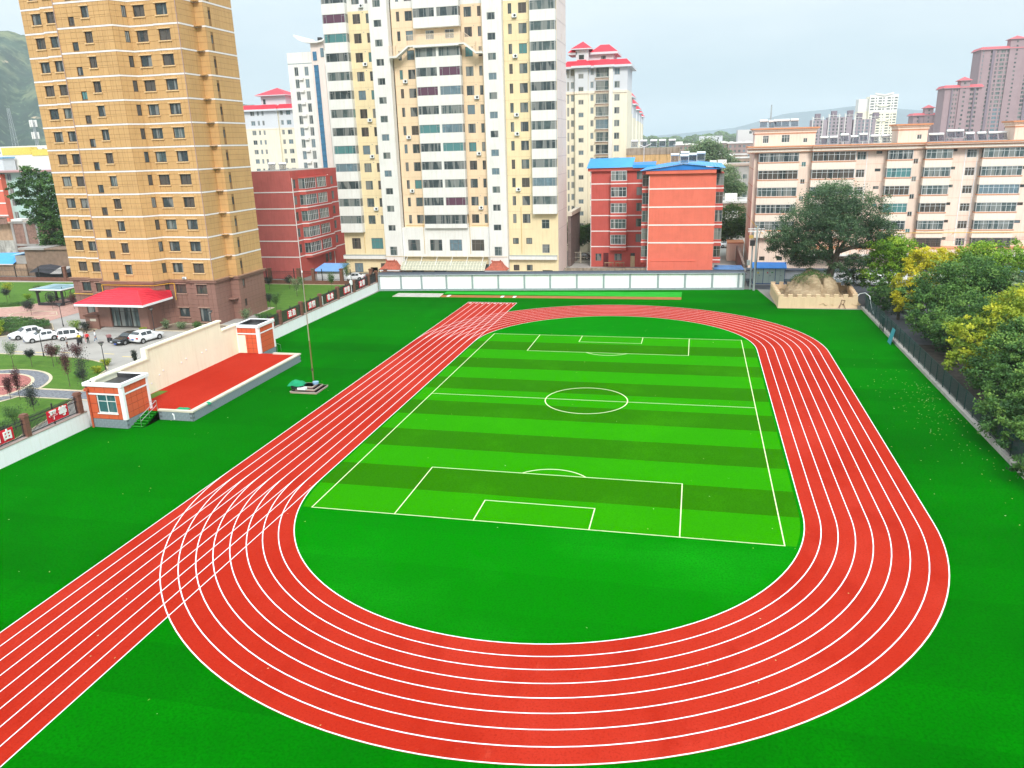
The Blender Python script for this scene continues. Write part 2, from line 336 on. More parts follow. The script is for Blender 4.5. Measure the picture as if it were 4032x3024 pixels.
PAL_RED = [G_DARK]*3+[G_MID]*5+[G_BROWN]*2
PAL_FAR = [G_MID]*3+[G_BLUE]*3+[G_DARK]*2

# ------------------------------------------------------------------ ground, field, track
K = 0.83
R0, LH, LW = 17.662, 21.945, 1.0126      # inner radius, half straight, lane width
XL0, XL8 = -R0, -R0-8*LW
Y_END = 47.86
def sheet(name, pts, z, m, kind='structure'):
    mb = MB(); mb.poly([(x, y, z) for x, y in pts], m); return mb.build(name, None, kind)
g = MB(); g.box(-5000,-500,-0.6,5000,5300,-0.02, GROUND); g.build('ground', None, 'structure')
sheet('turf_field', [(-45.1,-75),(34.0,-75),(34.0,47.4),(22.6,47.4),(20.4,62.9),(18.1,62.9),(-44.7,56.6),(-45.1,30)], 0.0, TURF)

def oval(r, n=72):
    a = [(r*math.cos(t), LH+r*math.sin(t)) for t in np.linspace(0, PI, n)]
    b = [(-r*math.cos(t), -LH-r*math.sin(t)) for t in np.linspace(0, PI, n)]
    return a+b
def ring(mb, r0, r1, z, m, n=72):
    A, B = oval(r0, n), oval(r1, n); N = len(A)
    for i in range(N):
        j = (i+1) % N; mb.poly([(*A[i], z), (*B[i], z), (*B[j], z), (*A[j], z)], m)
tr = MB()
tr.poly([(x, y, 0.008) for x, y in oval(R0+8*LW+0.04, 90)], TRACK)
track = tr.build('running_track', None, 'structure')
sp = MB()
sp.poly([(XL8-0.04,-75,0.012),(XL0,-75,0.012),(XL0,Y_END,0.012),(XL8-0.04,Y_END,0.012)], TRACK)
sp.build('sprint_straight', track)
inf = MB(); inf.poly([(x, y, 0.016) for x, y in oval(R0, 90)], END_T); infield = inf.build('infield_turf', None, 'structure')
for k in range(9):
    mb = MB(); ring(mb, R0+k*LW-0.033, R0+k*LW+0.033, 0.020, LINE); mb.build('lane_line', track)
for k in range(9):
    x = XL0-k*LW; mb = MB()
    mb.poly([(x-0.030,-75,0.024),(x+0.030,-75,0.024),(x+0.030,Y_END,0.024),(x-0.030,Y_END,0.024)], LINE); mb.build('lane_line', track)
mb = MB(); mb.poly([(XL8-0.04,Y_END,0.028),(XL0+0.04,Y_END,0.028),(XL0+0.04,Y_END+0.10,0.028),(XL8-0.04,Y_END+0.10,0.028)], LINE); mb.build('start_line', track)

def text_mesh(s, size, ext=0.0, bold=0.0):
    cu = bpy.data.curves.new('lettering', 'FONT'); cu.body = s; cu.size = size; cu.align_x = 'CENTER'; cu.align_y = 'CENTER'
    cu.extrude = ext; cu.offset = bold; cu.resolution_u = 3
    o = bpy.data.objects.new('tmp', cu); COL.objects.link(o)
    dg = bpy.context.evaluated_depsgraph_get(); me = bpy.data.meshes.new_from_object(o.evaluated_get(dg))
    bpy.data.objects.remove(o); return me
for k in range(8):
    me = text_mesh(str(k+1), 0.95, 0, 0.02); me.materials.append(LINE)
    obj('lane_number', me, track, (XL0-(k+0.5)*LW, Y_END-0.75, 0.024))

# pitch: 13 stripes across, markings
PX, PY = 16.06, 26.73
YB = PY*2
edges = []
def xin(y, m=0.25):
    r = R0-m
    return r if abs(y) <= LH else math.sqrt(max(0, r*r-(abs(y)-LH)**2))
NS = 13; ys = [-PY+i*(2*PY)/NS for i in range(NS+1)]
for i in range(NS):
    y0, y1 = ys[i], ys[i+1]; m = PITCH_L if i % 2 == 0 else PITCH_D
    seg = [y0+(y1-y0)*t/6 for t in range(7)]
    pts = [(xin(y), y, 0.020) for y in seg]+[(-xin(y), y, 0.020) for y in reversed(seg)]
    mb = MB(); mb.poly(pts, m); mb.build('turf_stripe', infield)
def pline(x0, y0, x1, y1, w=0.075, z=0.024, m=None, name='pitch_line'):
    dx, dy = x1-x0, y1-y0; l = math.hypot(dx, dy); nx, ny = -dy/l*w/2, dx/l*w/2; ex, ey = dx/l*w/2, dy/l*w/2
    mb = MB(); mb.poly([(x0-ex+nx,y0-ey+ny,z),(x0-ex-nx,y0-ey-ny,z),(x1+ex-nx,y1+ey-ny,z),(x1+ex+nx,y1+ey+ny,z)][::-1], m or LINE_Y); mb.build(name, infield)
pline(-PX,-PY,-PX,PY); pline(PX,-PY,PX,PY); pline(-PX,-PY,PX,-PY, z=0.028); pline(-PX,PY,PX,PY, z=0.028); pline(-PX,0.1,PX,0.1, z=0.028)
def arcline(cx, cy, r, a0, a1, w=0.10, z=0.032):
    mb = MB(); n = max(10, int(abs(a1-a0)*14)); T = np.linspace(a0, a1, n)
    for i in range(n-1):
        p = []
        for rr, t in ((r-w/2,T[i]),(r+w/2,T[i]),(r+w/2,T[i+1]),(r-w/2,T[i+1])): p.append((cx+rr*math.cos(t), cy+rr*math.sin(t), z))
        mb.poly(p, LINE_Y)
    mb.build('pitch_arc', infield)
arcline(0.0, 0.1, 4.05, 0, 2*PI)
for sgn in (1, -1):
    yb = sgn*PY; y1 = sgn*18.4; y2 = sgn*23.55
    for x in (-9.8, 9.65): pline(x, yb, x, y1)
    pline(-9.8, y1, 9.65, y1, z=0.028)
    for x in (-4.1, 3.8): pline(x, yb, x, y2)
    pline(-4.1, y2, 3.8, y2, z=0.028)
    a = math.asin(0.0); cyy = sgn*20.6; r = 3.3
    d = math.acos((20.6-18.4)/r)
    if sgn > 0: arcline(0, cyy, r, -PI/2-d, -PI/2+d)
    else: arcline(0, cyy, r, PI/2-d, PI/2+d)
# long jump: sand pit, runway, take-off boards, lighter turf strip
SAND = mat('pale sand', (0.44,0.44,0.40,1), 0.95, 0.18, 1.2, bump=0.4)
RUNW = mat('orange runway', (0.34,0.12,0.035,1), 0.9, 0.1, 1)
sheet('runway_turf', [(-32.2,54.8),(8.1,54.8),(8.1,59.6),(-32.2,56.9)], 0.008, JUMP_T)
mb = MB(); mb.poly([(-31.9,51.7,0.016),(8.1,52.75,0.016),(8.1,54.9,0.016),(-32.1,53.6,0.016)][::1], RUNW); rw = mb.build('jump_runway', None, 'structure')
for x in (-30.7, -21.3, -19.2):
    mb = MB(); mb.box(x-0.25,52.3,0.016,x+0.25,53.6,0.035, LINE); mb.build('take_off_board', rw)
mb = MB(); mb.poly([(-40.2,51.6,0.016),(-32.1,51.9,0.016),(-32.3,54.7,0.016),(-40.3,54.5,0.016)], SAND); pit = mb.build('sand_pit', None, 'structure')
mb = MB()
for a, b in (((-40.3,51.5),(-32.0,51.8)),((-40.4,54.6),(-32.3,54.8)),((-40.35,51.5),(-40.4,54.6)),((-32.05,51.8),(-32.3,54.8))):
    l = math.hypot(b[0]-a[0], b[1]-a[1]); u = ((b[0]-a[0])/l, (b[1]-a[1])/l); mb.obox(a, u, (0,l), (-0.06,0.06), (0,0.05), BEIGE_ST)
mb.build('pit_edge', pit)

# ------------------------------------------------------------------ facades
WIN = {}
def window_mesh(w, h, style):
    """frame and pane meshes in wall-local axes: x along the wall, y inwards, z up"""
    key = (round(w,2), round(h,2), style)
    if key in WIN: return WIN[key]
    fm, vs, hs, t = STY[style][:4]
    f = MB(); a, b = 0.05, 0.12
    f.box(0,a,0,w,b,t,fm); f.box(0,a,h-t,w,b,h,fm); f.box(0,a,t,t,b,h-t,fm); f.box(w-t,a,t,w,b,h-t,fm)
    for v in vs: f.box(w*v-t*0.4,a+0.01,t,w*v+t*0.4,b-0.005,h-t,fm)
    for hh in hs:
        z, x0, x1 = (hh if isinstance(hh, tuple) else (hh, 0, 1))
        f.box(max(t,w*x0),a+0.014,h*z-t*0.35,min(w-t,w*x1),b-0.009,h*z+t*0.35,fm)
    if len(STY[style]) > 4:      # burglar bars
        n = int(w/0.16)
        for i in range(1, n): f.box(w*i/n-0.012,-0.04,0.02,w*i/n+0.012,-0.015,h-0.02,fm)
        for z in (0.1, h*0.5, h-0.1): f.box(0,-0.055,z-0.015,w,-0.04,z+0.015,fm)
    g = MB(); g.box(t*0.5,0.085,t*0.5,w-t*0.5,0.10,h-t*0.5,G_DARK, skip='tbewn')
    WIN[key] = (f.mesh('window'), w, h, t, {})
    WIN[key][4]['base'] = g
    return WIN[key]
STY = {
 'tan': (FR_D, [0.55], [], 0.07),
 'tans': (FR_D, [0.5], [], 0.07),
 'yel': (FR_B, [0.55], [(0.25,0.55,1)], 0.06),
 'yel2': (FR_B, [0.45], [(0.25,0,0.45)], 0.06),
 'slim': (FR_B, [0.5], [0.25], 0.055),
 'stair': (FR_G, [0.58], [], 0.06),
 'cross': (FR_G, [0.5], [(0.66)], 0.06),
 'low': (FR_B, [0.28,0.70], [0.66], 0.07),
 'bal': (FR_G, [0.15,0.5,0.85], [(0.78,0,0.15),(0.78,0.85,1)], 0.055),
 'balw': (FR_G, [0.28,0.42,0.56,0.72,0.86], [(0.35,0.28,0.42),(0.35,0.72,0.86)], 0.055),
 'side': (FR_G, [0.5], [], 0.055),
 'barred': (FR_W, [0.5], [], 0.05, True),
 'pch': (FR_W, [0.12,0.25,0.37,0.5,0.62,0.75,0.87], [0.68], 0.06),
 'pch4': (FR_W, [0.2,0.4,0.6,0.8], [0.68], 0.06),
 'pchb': (FR_B, [0.2,0.4,0.6,0.8], [0.68], 0.06, True),
 'pw2': (FR_W, [0.36,0.66], [0.70], 0.06),
 'pw1': (FR_W, [0.5], [], 0.06),
 'sm3': (FR_D, [0.33,0.66], [], 0.05),
 'red3': (FR_W, [0.26,0.5,0.74], [0.66], 0.065),
 'red6': (FR_W, [0.17,0.33,0.5,0.67,0.83], [0.6], 0.06),
 'slimr': (FR_B, [0.5], [0.6], 0.05),
 'twr': (FR_G, [0.33,0.66], [0.40], 0.07),
 'one': (FR_D, [0.5], [], 0.09),
 'far': (FR_G, [0.5], [], 0.12),
 'door': (FR_D, [0.5], [0.78], 0.08),
}
def put_window(root, x, y, z, ang, w, h, style, pal, inset=0.0, name='window'):
    fme, _, _, _, panes = window_mesh(w, h, style)
    U = (math.cos(ang), math.sin(ang)); N = (-U[1], U[0])     # N points inwards
    off = root.location if root else Vector((0,0,0))
    o = obj(name, fme, root, (x+N[0]*inset-off[0], y+N[1]*inset-off[1], z-off[2]), ang)
    m = rnd.choice(pal)
    if m.name not in panes:
        g = panes['base']; g.mats = [m]; panes[m.name] = g.mesh('pane')
    obj('pane', panes[m.name], o)
    return o
def holed_wall(mb, x, y, ang, z0, W, H, holes, m, depth=0.13, reveal=None):
    """wall sheet with real openings and reveals; holes = (u, z, w, h) with z absolute"""
    ux, uy = math.cos(ang), math.sin(ang); nx, ny = -uy, ux
    P = lambda u, z, d=0.0: (x+ux*u+nx*d, y+uy*u+ny*d, z)
    us = sorted(set([0, W]+[round(h[0],3) for h in holes]+[round(h[0]+h[2],3) for h in holes]))
    # strips in z per column so that the grid stays small
    us = [u for u in us if -1e-6 <= u <= W+1e-6]
    for a, b in zip(us[:-1], us[1:]):
        if b-a < 1e-4: continue
        hs = sorted([(h[1], h[1]+h[3]) for h in holes if h[0] <= a+1e-3 and h[0]+h[2] >= b-1e-3])
        z = z0
        for p, q in hs:
            if p > z+1e-4: mb.poly([P(a,z),P(b,z),P(b,p),P(a,p)], m)
            z = max(z, q)
        if z < z0+H-1e-4: mb.poly([P(a,z),P(b,z),P(b,z0+H),P(a,z0+H)], m)
    for h in holes:
        u0, za, w, hh = h[:4]; u1, zb = u0+w, za+hh; r = reveal or m
        mb.poly([P(u0,za),P(u1,za),P(u1,za,depth),P(u0,za,depth)], r)
        mb.poly([P(u0,zb,depth),P(u1,zb,depth),P(u1,zb),P(u0,zb)], r)
        mb.poly([P(u0,za,depth),P(u0,zb,depth),P(u0,zb),P(u0,za)], r)
        mb.poly([P(u1,za),P(u1,zb),P(u1,zb,depth),P(u1,za,depth)], r)
def facade(root, mb, x0, y0, x1, y1, z0, z1, holes, m, pal, reveal=None):
    """wall from (x0,y0) to (x1,y1) seen from its right-hand side; holes = (u, z, w, h, style)"""
    W = math.hypot(x1-x0, y1-y0); ang = math.atan2(y1-y0, x1-x0)
    holed_wall(mb, x0, y0, ang, z0, W, z1-z0, holes, m, reveal=reveal)
    for h in holes:
        if h[4]: put_window(root, x0+math.cos(ang)*h[0], y0+math.sin(ang)*h[0], h[1], ang, h[2], h[3], h[4], pal)
def strip(mb, x0, y0, x1, y1, z0, z1, m, proud=0.06, ext=0.0):
    """raised band along a wall"""
    l = math.hypot(x1-x0, y1-y0); u = ((x1-x0)/l, (y1-y0)/l)
    mb.obox((x0,y0), u, (-ext, l+ext), (-proud, 0.0), (z0, z1), m)

# ------------------------------------------------------------------ tan tower
def tan_tower():
    root = thing('apartment_tower', 'tan tiled high rise with brown stone base and red entrance roof behind the cars', 'building', (-70,30,0))
    F0, FH = 6.53, 3.145; TOP = F0+FH*14+1.0
    PTS = [(-84.0,29.2),(-80.1,29.0),(-80.1,28.45),(-76.1,28.35),(-76.1,26.35),(-67.25,26.2),(-66.1,28.35),(-62.3,28.3),(-62.3,28.05),(-58.45,28.0),(-58.45,32.0),(-57.05,32.0),(-57.05,39.2),(-84.0,39.2)]
    # windows: segment index -> list of (u-range start, width, z offset above band, height, style, floors)
    segs = {0:[(1.72,1.55,1.0,1.45,'tan')], 2:[(0.85,1.55,1.0,1.45,'tan')], 4:[(2.1,0.92,0.16,1.08,'tans'),(4.35,1.15,1.0,1.45,'tan')],
            5:[(1.55,0.62,1.0,1.45,'tans')], 6:[(0.85,1.7,1.0,1.45,'tan')], 8:[(0.70,1.72,1.0,1.45,'tan')], 11:[(1.0,0.62,0.95,1.1,'tans')]}
    wall = MB(); small = []; big = []; n = len(PTS); bands = MB(); bb = MB()
    sill = {}
    for i in range(n):
        (x0,y0),(x1,y1) = PTS[i], PTS[(i+1)%n]; W = math.hypot(x1-x0,y1-y0); ang = math.atan2(y1-y0, x1-x0); u = (math.cos(ang), math.sin(ang)); nn = (-u[1], u[0])
        vis = i not in (12, 13)
        for part in (0, 1):
            za, zb = (0.0, F0) if part == 0 else (F0, TOP)
            holes = []
            if vis:
                for (us, w, dz, h, st) in segs.get(i, []):
                    if part == 1:
                        for j in range(14): holes.append((us, F0+0.12+FH*j+dz, w, h, st))
                    else:
                        if i == 4: continue
                        holes.append((us, 4.55 if h > 1.2 else 4.85, w, h*0.97, st))
                        if i not in (2, 5): holes.append((us, (0.35 if i == 8 else 0.98) if h > 1.2 else 1.8, w, (2.1 if i == 8 else 1.4) if h > 1.2 else 1.1, st))
            jm = TAN_J if part else BROWN_J; pm = TAN if part else BROWN
            holed_wall(wall, x0, y0, ang, za, W, zb-za, [h[:4] for h in holes], jm)
            for h in holes:
                put_window(root, x0+u[0]*h[0], y0+u[1]*h[0], h[1], ang, h[2], h[3], h[4], PAL_TAN, inset=0.03)
                if h[2] > 1.0:                                        # projecting surround: head and sill
                    k = (round(h[2],2), part)
                    if k not in sill:
                        s = MB(); s.box(-0.16,-0.19,-0.15,h[2]+0.16,0.0,0.0,mat('tan sill',(0.68,0.46,0.24,1)) if part else mat('brown sill',(0.36,0.22,0.17,1))); sill[k] = s.mesh('sill')
                    for zz in (h[1], h[1]+h[3]+0.14):
                        if zz > h[1] and part == 0 and h[1] < 3 : pass
                        obj('sill', sill[k], root, (x0+u[0]*h[0]-root.location[0], y0+u[1]*h[0]-root.location[1], zz), ang)
            if not vis: continue
            # cladding panels between joints, split round the openings
            cu = sorted(set([0, W]+[h[0] for h in holes]+[h[0]+h[2] for h in holes]))
            cols = []
            for a, b in zip(cu[:-1], cu[1:]):
                if b-a < 0.05: continue
                k = max(1, round((b-a)/0.95)); cols += [(a+(b-a)*q/k, a+(b-a)*(q+1)/k) for q in range(k)]
            if part == 1:
                rows = []
                for j in range(15):
                    b0 = F0+FH*j+(0.13 if j else 0.05); b1 = F0+FH*(j+1)-0.13 if j < 14 else TOP
                    cuts = [b0, F0+0.12+FH*j+1.0, F0+0.12+FH*j+2.45, b1] if j < 14 else [b0, b1]
                    if i == 4: cuts = sorted(set(cuts+[F0+0.12+FH*j+1.24]))
                    if j < 14: cuts.insert(2, F0+0.12+FH*j+1.72)
                    cuts = sorted(cuts)
                    rows += [(p, q) for p, q in zip(cuts[:-1], cuts[1:]) if q-p > 0.04]
            else:
                cuts = [0.0,0.98,1.8,2.38,2.9,3.7,4.55,5.3,5.95,F0-0.3] if i != 8 else [0.0,0.35,0.98,1.8,2.45,2.9,3.7,4.55,5.3,5.95,F0-0.3]
                rows = list(zip(cuts[:-1], cuts[1:]))
            for a, b in cols:
                for p, q in rows:
                    if any(a >= h[0]-0.01 and b <= h[0]+h[2]+0.01 and p < h[1]+h[3]-0.02 and q > h[1]+0.02 for h in holes): continue
                    if i == 4 and part == 0 and p < 3.9: continue
                    g = 0.017
                    rec = (x0, y0, u, a+g, b-g, p+g, q-g, pm, part)
                    (big if part == 0 and i in (6,8,9,11) else small).append(rec)
            if part == 1:
                for j in range(1, 15):
                    z = F0+FH*j-0.11
                    cut = [(h[0], h[0]+h[2]) for h in holes if h[1] < z+0.22 and h[1]+h[3] > z]
                    a = 0.0
                    for p, q in sorted(cut)+[(W, W)]:
                        if p-a > 0.05: bands.obox((x0,y0), u, (a, p), (-0.06, 0.0), (z, z+0.22), BAND_W)
                        a = q
    wall.poly([(x,y,TOP) for x, y in PTS], WHITE_C)
    wall.build('wall', root)
    # the 300 largest-showing panels as parts, the rest joined
    big = big[:300]; extra = []
    cache = {}
    for (x0,y0,u,a,b,p,q,pm,part) in big:
        key = (round(b-a,2), round(q-p,2), pm.name)
        if key not in cache:
            t = MB(); t.box(0,-0.03,0,b-a,0.0,q-p,pm, skip='n'); cache[key] = t.mesh('panel')
        obj('panel', cache[key], root, (x0+u[0]*a-root.location[0], y0+u[1]*a-root.location[1], p), math.atan2(u[1],u[0]))
    st = MB()
    for (x0,y0,u,a,b,p,q,pm,part) in small: st.obox((x0,y0), u, (a,b), (-0.03-0.006*rnd.random(), 0.0), (p,q), pm)
    st.build('cladding_panels', root, 'stuff')
    bands.build('white_band', root)
    c = MB()
    for i in range(n):
        (x0,y0),(x1,y1) = PTS[i], PTS[(i+1)%n]; strip(c, x0,y0,x1,y1,F0-0.30,F0-0.02,BROWN,0.28,0.20); strip(c, x0,y0,x1,y1,F0-0.02,F0+0.12,mat('brown ledge',(0.33,0.19,0.13,1)),0.38,0.30)
    c.build('cornice', root)
    led = MB()
    for j in range(14): led.box(-58.45,31.25,F0+FH*j-0.02,-57.5,32.0,F0+FH*j+0.06,TAN)
    led.box(-58.45,30.9,3.2,-57.35,32.0,3.35,BROWN); led.build('ledge', root)
    # entrance block, glazed doors, red hipped canopy roof
    e = MB(); e.box(-75.2,23.3,0.35,-73.2,26.3,3.9,BROWN); e.box(-68.4,23.3,0,-66.9,26.3,3.9,BROWN); e.box(-73.2,23.3,3.35,-68.4,26.3,3.9,BROWN)
    e.box(-73.2,24.6,0.3,-68.4,24.8,3.35,BLACKR); e.box(-77.4,23.0,0,-75.2,24.8,1.9,BROWN); e.box(-77.6,22.8,1.9,-75.1,25.0,2.12,BROWN_P)
    e.box(-76.6,22.97,1.2,-75.6,23.0,1.55,BEIGE_ST); e.build('porch', root)
    for x, w, m in ((-73.15,1.35,G_MID),(-71.75,1.9,G_DARK),(-69.8,1.35,G_MID)):
        put_window(root, x, 23.45, 0.38, 0, w, 2.9, 'door', [m], name='door')
    r = MB(); x0,x1,ya,yb = -76.5,-65.2,20.4,25.6; z0,z1 = 4.25,5.7
    tiles = []
    A=(x0,ya,z0);Bp=(x1,ya,z0);Cc=(x1,yb+1.5,z0);D=(x0,yb,z0); E_=(x0+3.2,23.6,z1);Fp=(x1-3.0,23.6,z1);G_=(x0+3.2,26.2,z1);H_=(x1-3.0,26.2,z1)
    r.poly([A,Bp,Fp,E_],REDROOF); r.poly([Bp,Cc,(x1-1.0,28.3,z1-0.7),H_,Fp],REDROOF); r.poly([D,A,E_,G_],REDROOF); r.poly([E_,Fp,H_,G_],REDROOF)
    r.poly([A,D,Cc,Bp],WHITE_T)
    rr = r.build('canopy_roof', root)
    t = MB()
    def ribs(a0, a1, b0, b1, n, rad=0.05):
        a0,a1,b0,b1 = map(Vector,(a0,a1,b0,b1))
        for i in range(n+1):
            s = i/n; t.tube(a0.lerp(a1,s), b0.lerp(b1,s), rad, rad, REDROOF, 4)
    ribs(A,E_,Bp,Fp,7,0.045); ribs(Bp,Fp,Cc,(x1-1.0,28.3,z1-0.7),7,0.045)
    t.tube(A,E_,0.10,0.10,REDROOF,6); t.tube(Bp,Fp,0.10,0.10,REDROOF,6); t.tube(E_,Fp,0.10,0.10,REDROOF,6)
    t.build('tile_ridge', rr)
    f = MB(); f.box(x0,ya-0.05,z0-0.28,x1,ya,z0+0.02,WHITE_T); f.box(x1,ya,z0-0.28,x1+0.05,yb+1.5,z0+0.02,WHITE_T); f.box(x0-0.05,ya,z0-0.28,x0,yb,z0+0.02,WHITE_T)
    f.box(x0,ya,z0-0.30,x1,yb,z0-0.05,WHITE_T); f.build('fascia', rr)
    s = MB()
    for k in range(2): s.box(-74.5-k*0.0,22.9-0.35*k-0.4,0,-67.5,23.4,0.30-0.15*k,CONC)
    s.box(-73.9,19.6,0,-68.3,22.3,0.12,CONC); s.build('steps', root)
    p = MB(); GAS = mat('yellow gas pipe', (0.75,0.43,0.05,1), 0.5, 0.05, 2)
    pts = [(-76.2,26.25,5.0),(-76.2,26.25,6.05),(-67.2,26.1,6.05),(-65.95,28.2,6.05),(-65.3,28.2,6.05),(-65.3,28.15,3.6)]
    for a, b in zip(pts[:-1], pts[1:]): p.tube((a[0],a[1]-0.15,a[2]),(b[0],b[1]-0.15,b[2]),0.05,0.05,GAS,6)
    p.tube((-84,28.95,4.1),(-79,28.6,4.1),0.05,0.05,GAS,6); p.build('gas_pipe', root)
    l = MB(); l.box(-63.6,27.8,6.75,-63.0,28.0,7.05,WHITE_T); l.box(-63.45,27.5,6.85,-63.15,27.8,7.0,GREYP); l.build('flood_light', root)
    d = MB()
    for x, y in ((-76.0,26.3),(-66.2,28.3),(-58.5,27.95)): d.tube((x,y-0.06,F0+0.1),(x,y-0.06,TOP-0.3),0.05,0.05,mat('pink grey drainpipe',(0.42,0.30,0.27,1)),5)
    d.build('drainpipe', root)
tan_tower()
# ------------------------------------------------------------------ yellow and white tower behind the field
def yellow_tower():
    root = thing('apartment_tower', 'yellow and white high rise with stacked white balconies and a railed gallery bridge', 'building', (-37.8,80,0))
    FH = 3.36; TOP = 60.0; YM = 76.5; YS = 75.3; YC = 76.9; ZW = 49.0
    wy = MB()
    def yw(x0, x1, y, ztop, zbot, cols, m=YELLOW):
        """yellow strip of facade with its window columns; white above ZW"""
        holes = []
        for (xa, w, z0, h, st, j0, j1) in cols:
            for j in range(j0, j1):
                z = z0+FH*j
                if z+h < ztop-0.3 and z > zbot: holes.append((xa-x0, z, w, h, st))
        lo = [h for h in holes if h[1]+h[3] <= ZW]; hi = [h for h in holes if h[1] >= ZW]
        lo = [h for h in holes if h not in hi]
        lo = [(h[0],h[1],h[2],min(h[3], ZW-h[1]-0.01),h[4]) for h in lo]
        facade(root, wy, x0, y, x1, y, zbot, ZW, lo, m, PAL_YEL); facade(root, wy, x0, y, x1, y, ZW, ztop, hi, WHITE_C, PAL_YEL)
    # left column (x -60..-51)
    yw(-60.0,-51.0,YM,TOP,0, [(-54.4,1.5,9.87,1.7,'yel',0,15),(-51.75,0.65,9.87,1.7,'slim',0,15),(-58.4,1.9,4.87,2.2,'low',0,1),(-54.15,2.5,4.87,2.2,'low',0,1),(-58.25,1.85,0.1,1.9,'low',0,1),(-54.8,1.6,0.02,1.1,None,0,1),(-52.5,1.4,0.1,1.9,'low',0,1)])
    yw(-46.9,-42.2,YC,TOP,9.1, [(-45.9,0.62,9.87,1.68,'slim',0,15),(-44.2,1.42,9.87,1.68,'yel',0,15)], YELLOW_O)
    yw(-33.5,-29.1,YC,TOP,9.1, [(-32.85,1.45,9.9,1.68,'yel2',0,15),(-30.3,0.66,9.9,1.68,'slim',0,15)], YELLOW_O)
    yw(-25.4,-15.7,YM,TOP,0, [(-24.5,0.66,9.88,1.72,'slim',0,15),(-22.6,1.5,9.88,1.72,'yel2',0,15),(-18.9,1.5,8.82,1.7,'cross',0,1),(-24.65,1.15,5.89,1.15,'one',0,1),(-22.0,1.15,5.89,1.15,'one',0,1),(-18.87,1.45,4.16,1.66,'cross',0,1),(-24.65,1.15,0.72,1.12,'one',0,1),(-22.0,1.15,0.72,1.12,'one',0,1),(-18.9,2.0,0.02,0.8,None,0,1)])
    # thin storey joints as raised strings
    J = MB(); jm = mat('storey joint', (0.62,0.50,0.33,1), 0.9)
    for j in range(0, 15):
        z = 8.72+FH*j
        for a, b, y in ((-60,-51,YM),(-46.9,-42.2,YC),(-33.5,-29.1,YC),(-25.4,-20.4,YM)):
            if y == YC and j < 1: continue
            if z < ZW: J.box(a, y-0.02, z, b, y+0.0, z+0.05, jm)
        if z < TOP: J.box(-15.7, YM, z-0.1, -15.68, 87.0, z-0.04, mat('gable joint',(0.50,0.42,0.41,1)))
    J.build('storey_string', root)
    # gable, back, roof
    holes = [(5.2, 12.3+FH*j, 0.35, 1.1, 'one') for j in range(13)]
    facade(root, wy, -15.7, YM, -15.7, 87.0, 0, TOP, holes, PINKW, PAL_TAN)
    wy.poly([(-60,YM,0),(-60,YM,TOP),(-60,87,TOP),(-60,87,0)], PINKW); wy.poly([(-60,87,0),(-60,87,TOP),(-15.7,87,TOP),(-15.7,87,0)], YELLOW)
    wy.poly([(-60,YM,TOP),(-15.7,YM,TOP),(-15.7,87,TOP),(-60,87,TOP)], WHITE_C)
    # centre bay wall behind the balconies
    holes = [(2.0,43.4,1.6,1.55,'barred'),(5.75,43.4,1.7,1.55,'barred')]
    facade(root, wy, -42.2, YM, -33.5, YM, 9.1, TOP, holes, YELLOW_O, PAL_YEL)
    wy.build('wall', root)
    # white stair shafts
    for x0 in (-50.7, -29.05):
        x1 = x0+3.62; s = MB()
        holes = [(0.92,8.62,1.5,1.12,'stair'),(0.95,3.75,1.5,1.74,'cross')]+[(0.92, 12.32+FH*j, 1.5, 1.2, 'stair') for j in range(0, 14)]
        facade(root, s, x0, YS, x1, YS, 0, TOP+2, holes, WHITE_C, [G_DARK,G_MID,G_MID,G_BLUE,G_DARK])
        s.poly([(x1,YS,0),(x1,YC,0),(x1,YC,TOP+2),(x1,YS,TOP+2)], WHITE_C); s.poly([(x0,YC,0),(x0,YS,0),(x0,YS,TOP+2),(x0,YC,TOP+2)], WHITE_C)
        s.poly([(x0,YS,TOP+2),(x1,YS,TOP+2),(x1,YC+4,TOP+2),(x0,YC+4,TOP+2)], WHITE_C); s.build('stair_shaft', root)
    # white lower storeys in the middle
    c = MB()
    holes = [(x+47.15, 4.62, 2.52, 2.18, 'low') for x in (-46.06,-41.45,-37.36,-32.84)]
    facade(root, c, -47.15, 75.9, -29.0, 75.9, 3.4, 9.15, holes, WHITE_C, PAL_YEL)
    c.poly([(-47.15,75.9,9.15),(-29.0,75.9,9.15),(-29.0,77.2,9.15),(-47.15,77.2,9.15)], WHITE_C)
    c.poly([(-47.15,75.9,3.4),(-47.15,77,3.4),(-29,77,3.4),(-29,75.9,3.4)], WHITE_C)
    facade(root, c, -42.2, 75.9, -33.4, 75.9, 9.15, 9.9, [], WHITE_C, PAL_YEL)
    c.build('lower_block', root)
    gfl = MB(); holes = [(1.2+4.75*i, 0.0, 2.6, 1.9, 'low') for i in (0,1,3)]
    facade(root, gfl, -47.1, 76.6, -29.0, 76.6, 0, 3.4, holes, YELLOW, PAL_YEL); gfl.build('shop_front', root)
    # white ledges over the ground floor
    for a, b in ((-60.2,-50.9),(-25.3,-15.9)):
        l = MB(); l.box(a, 75.7, 2.95, b, YM, 3.65, WHITE_C); l.box(a, 75.65, 3.65, b, YM, 3.72, GREYP); l.build('ledge', root)
    # balconies
    cache = {}
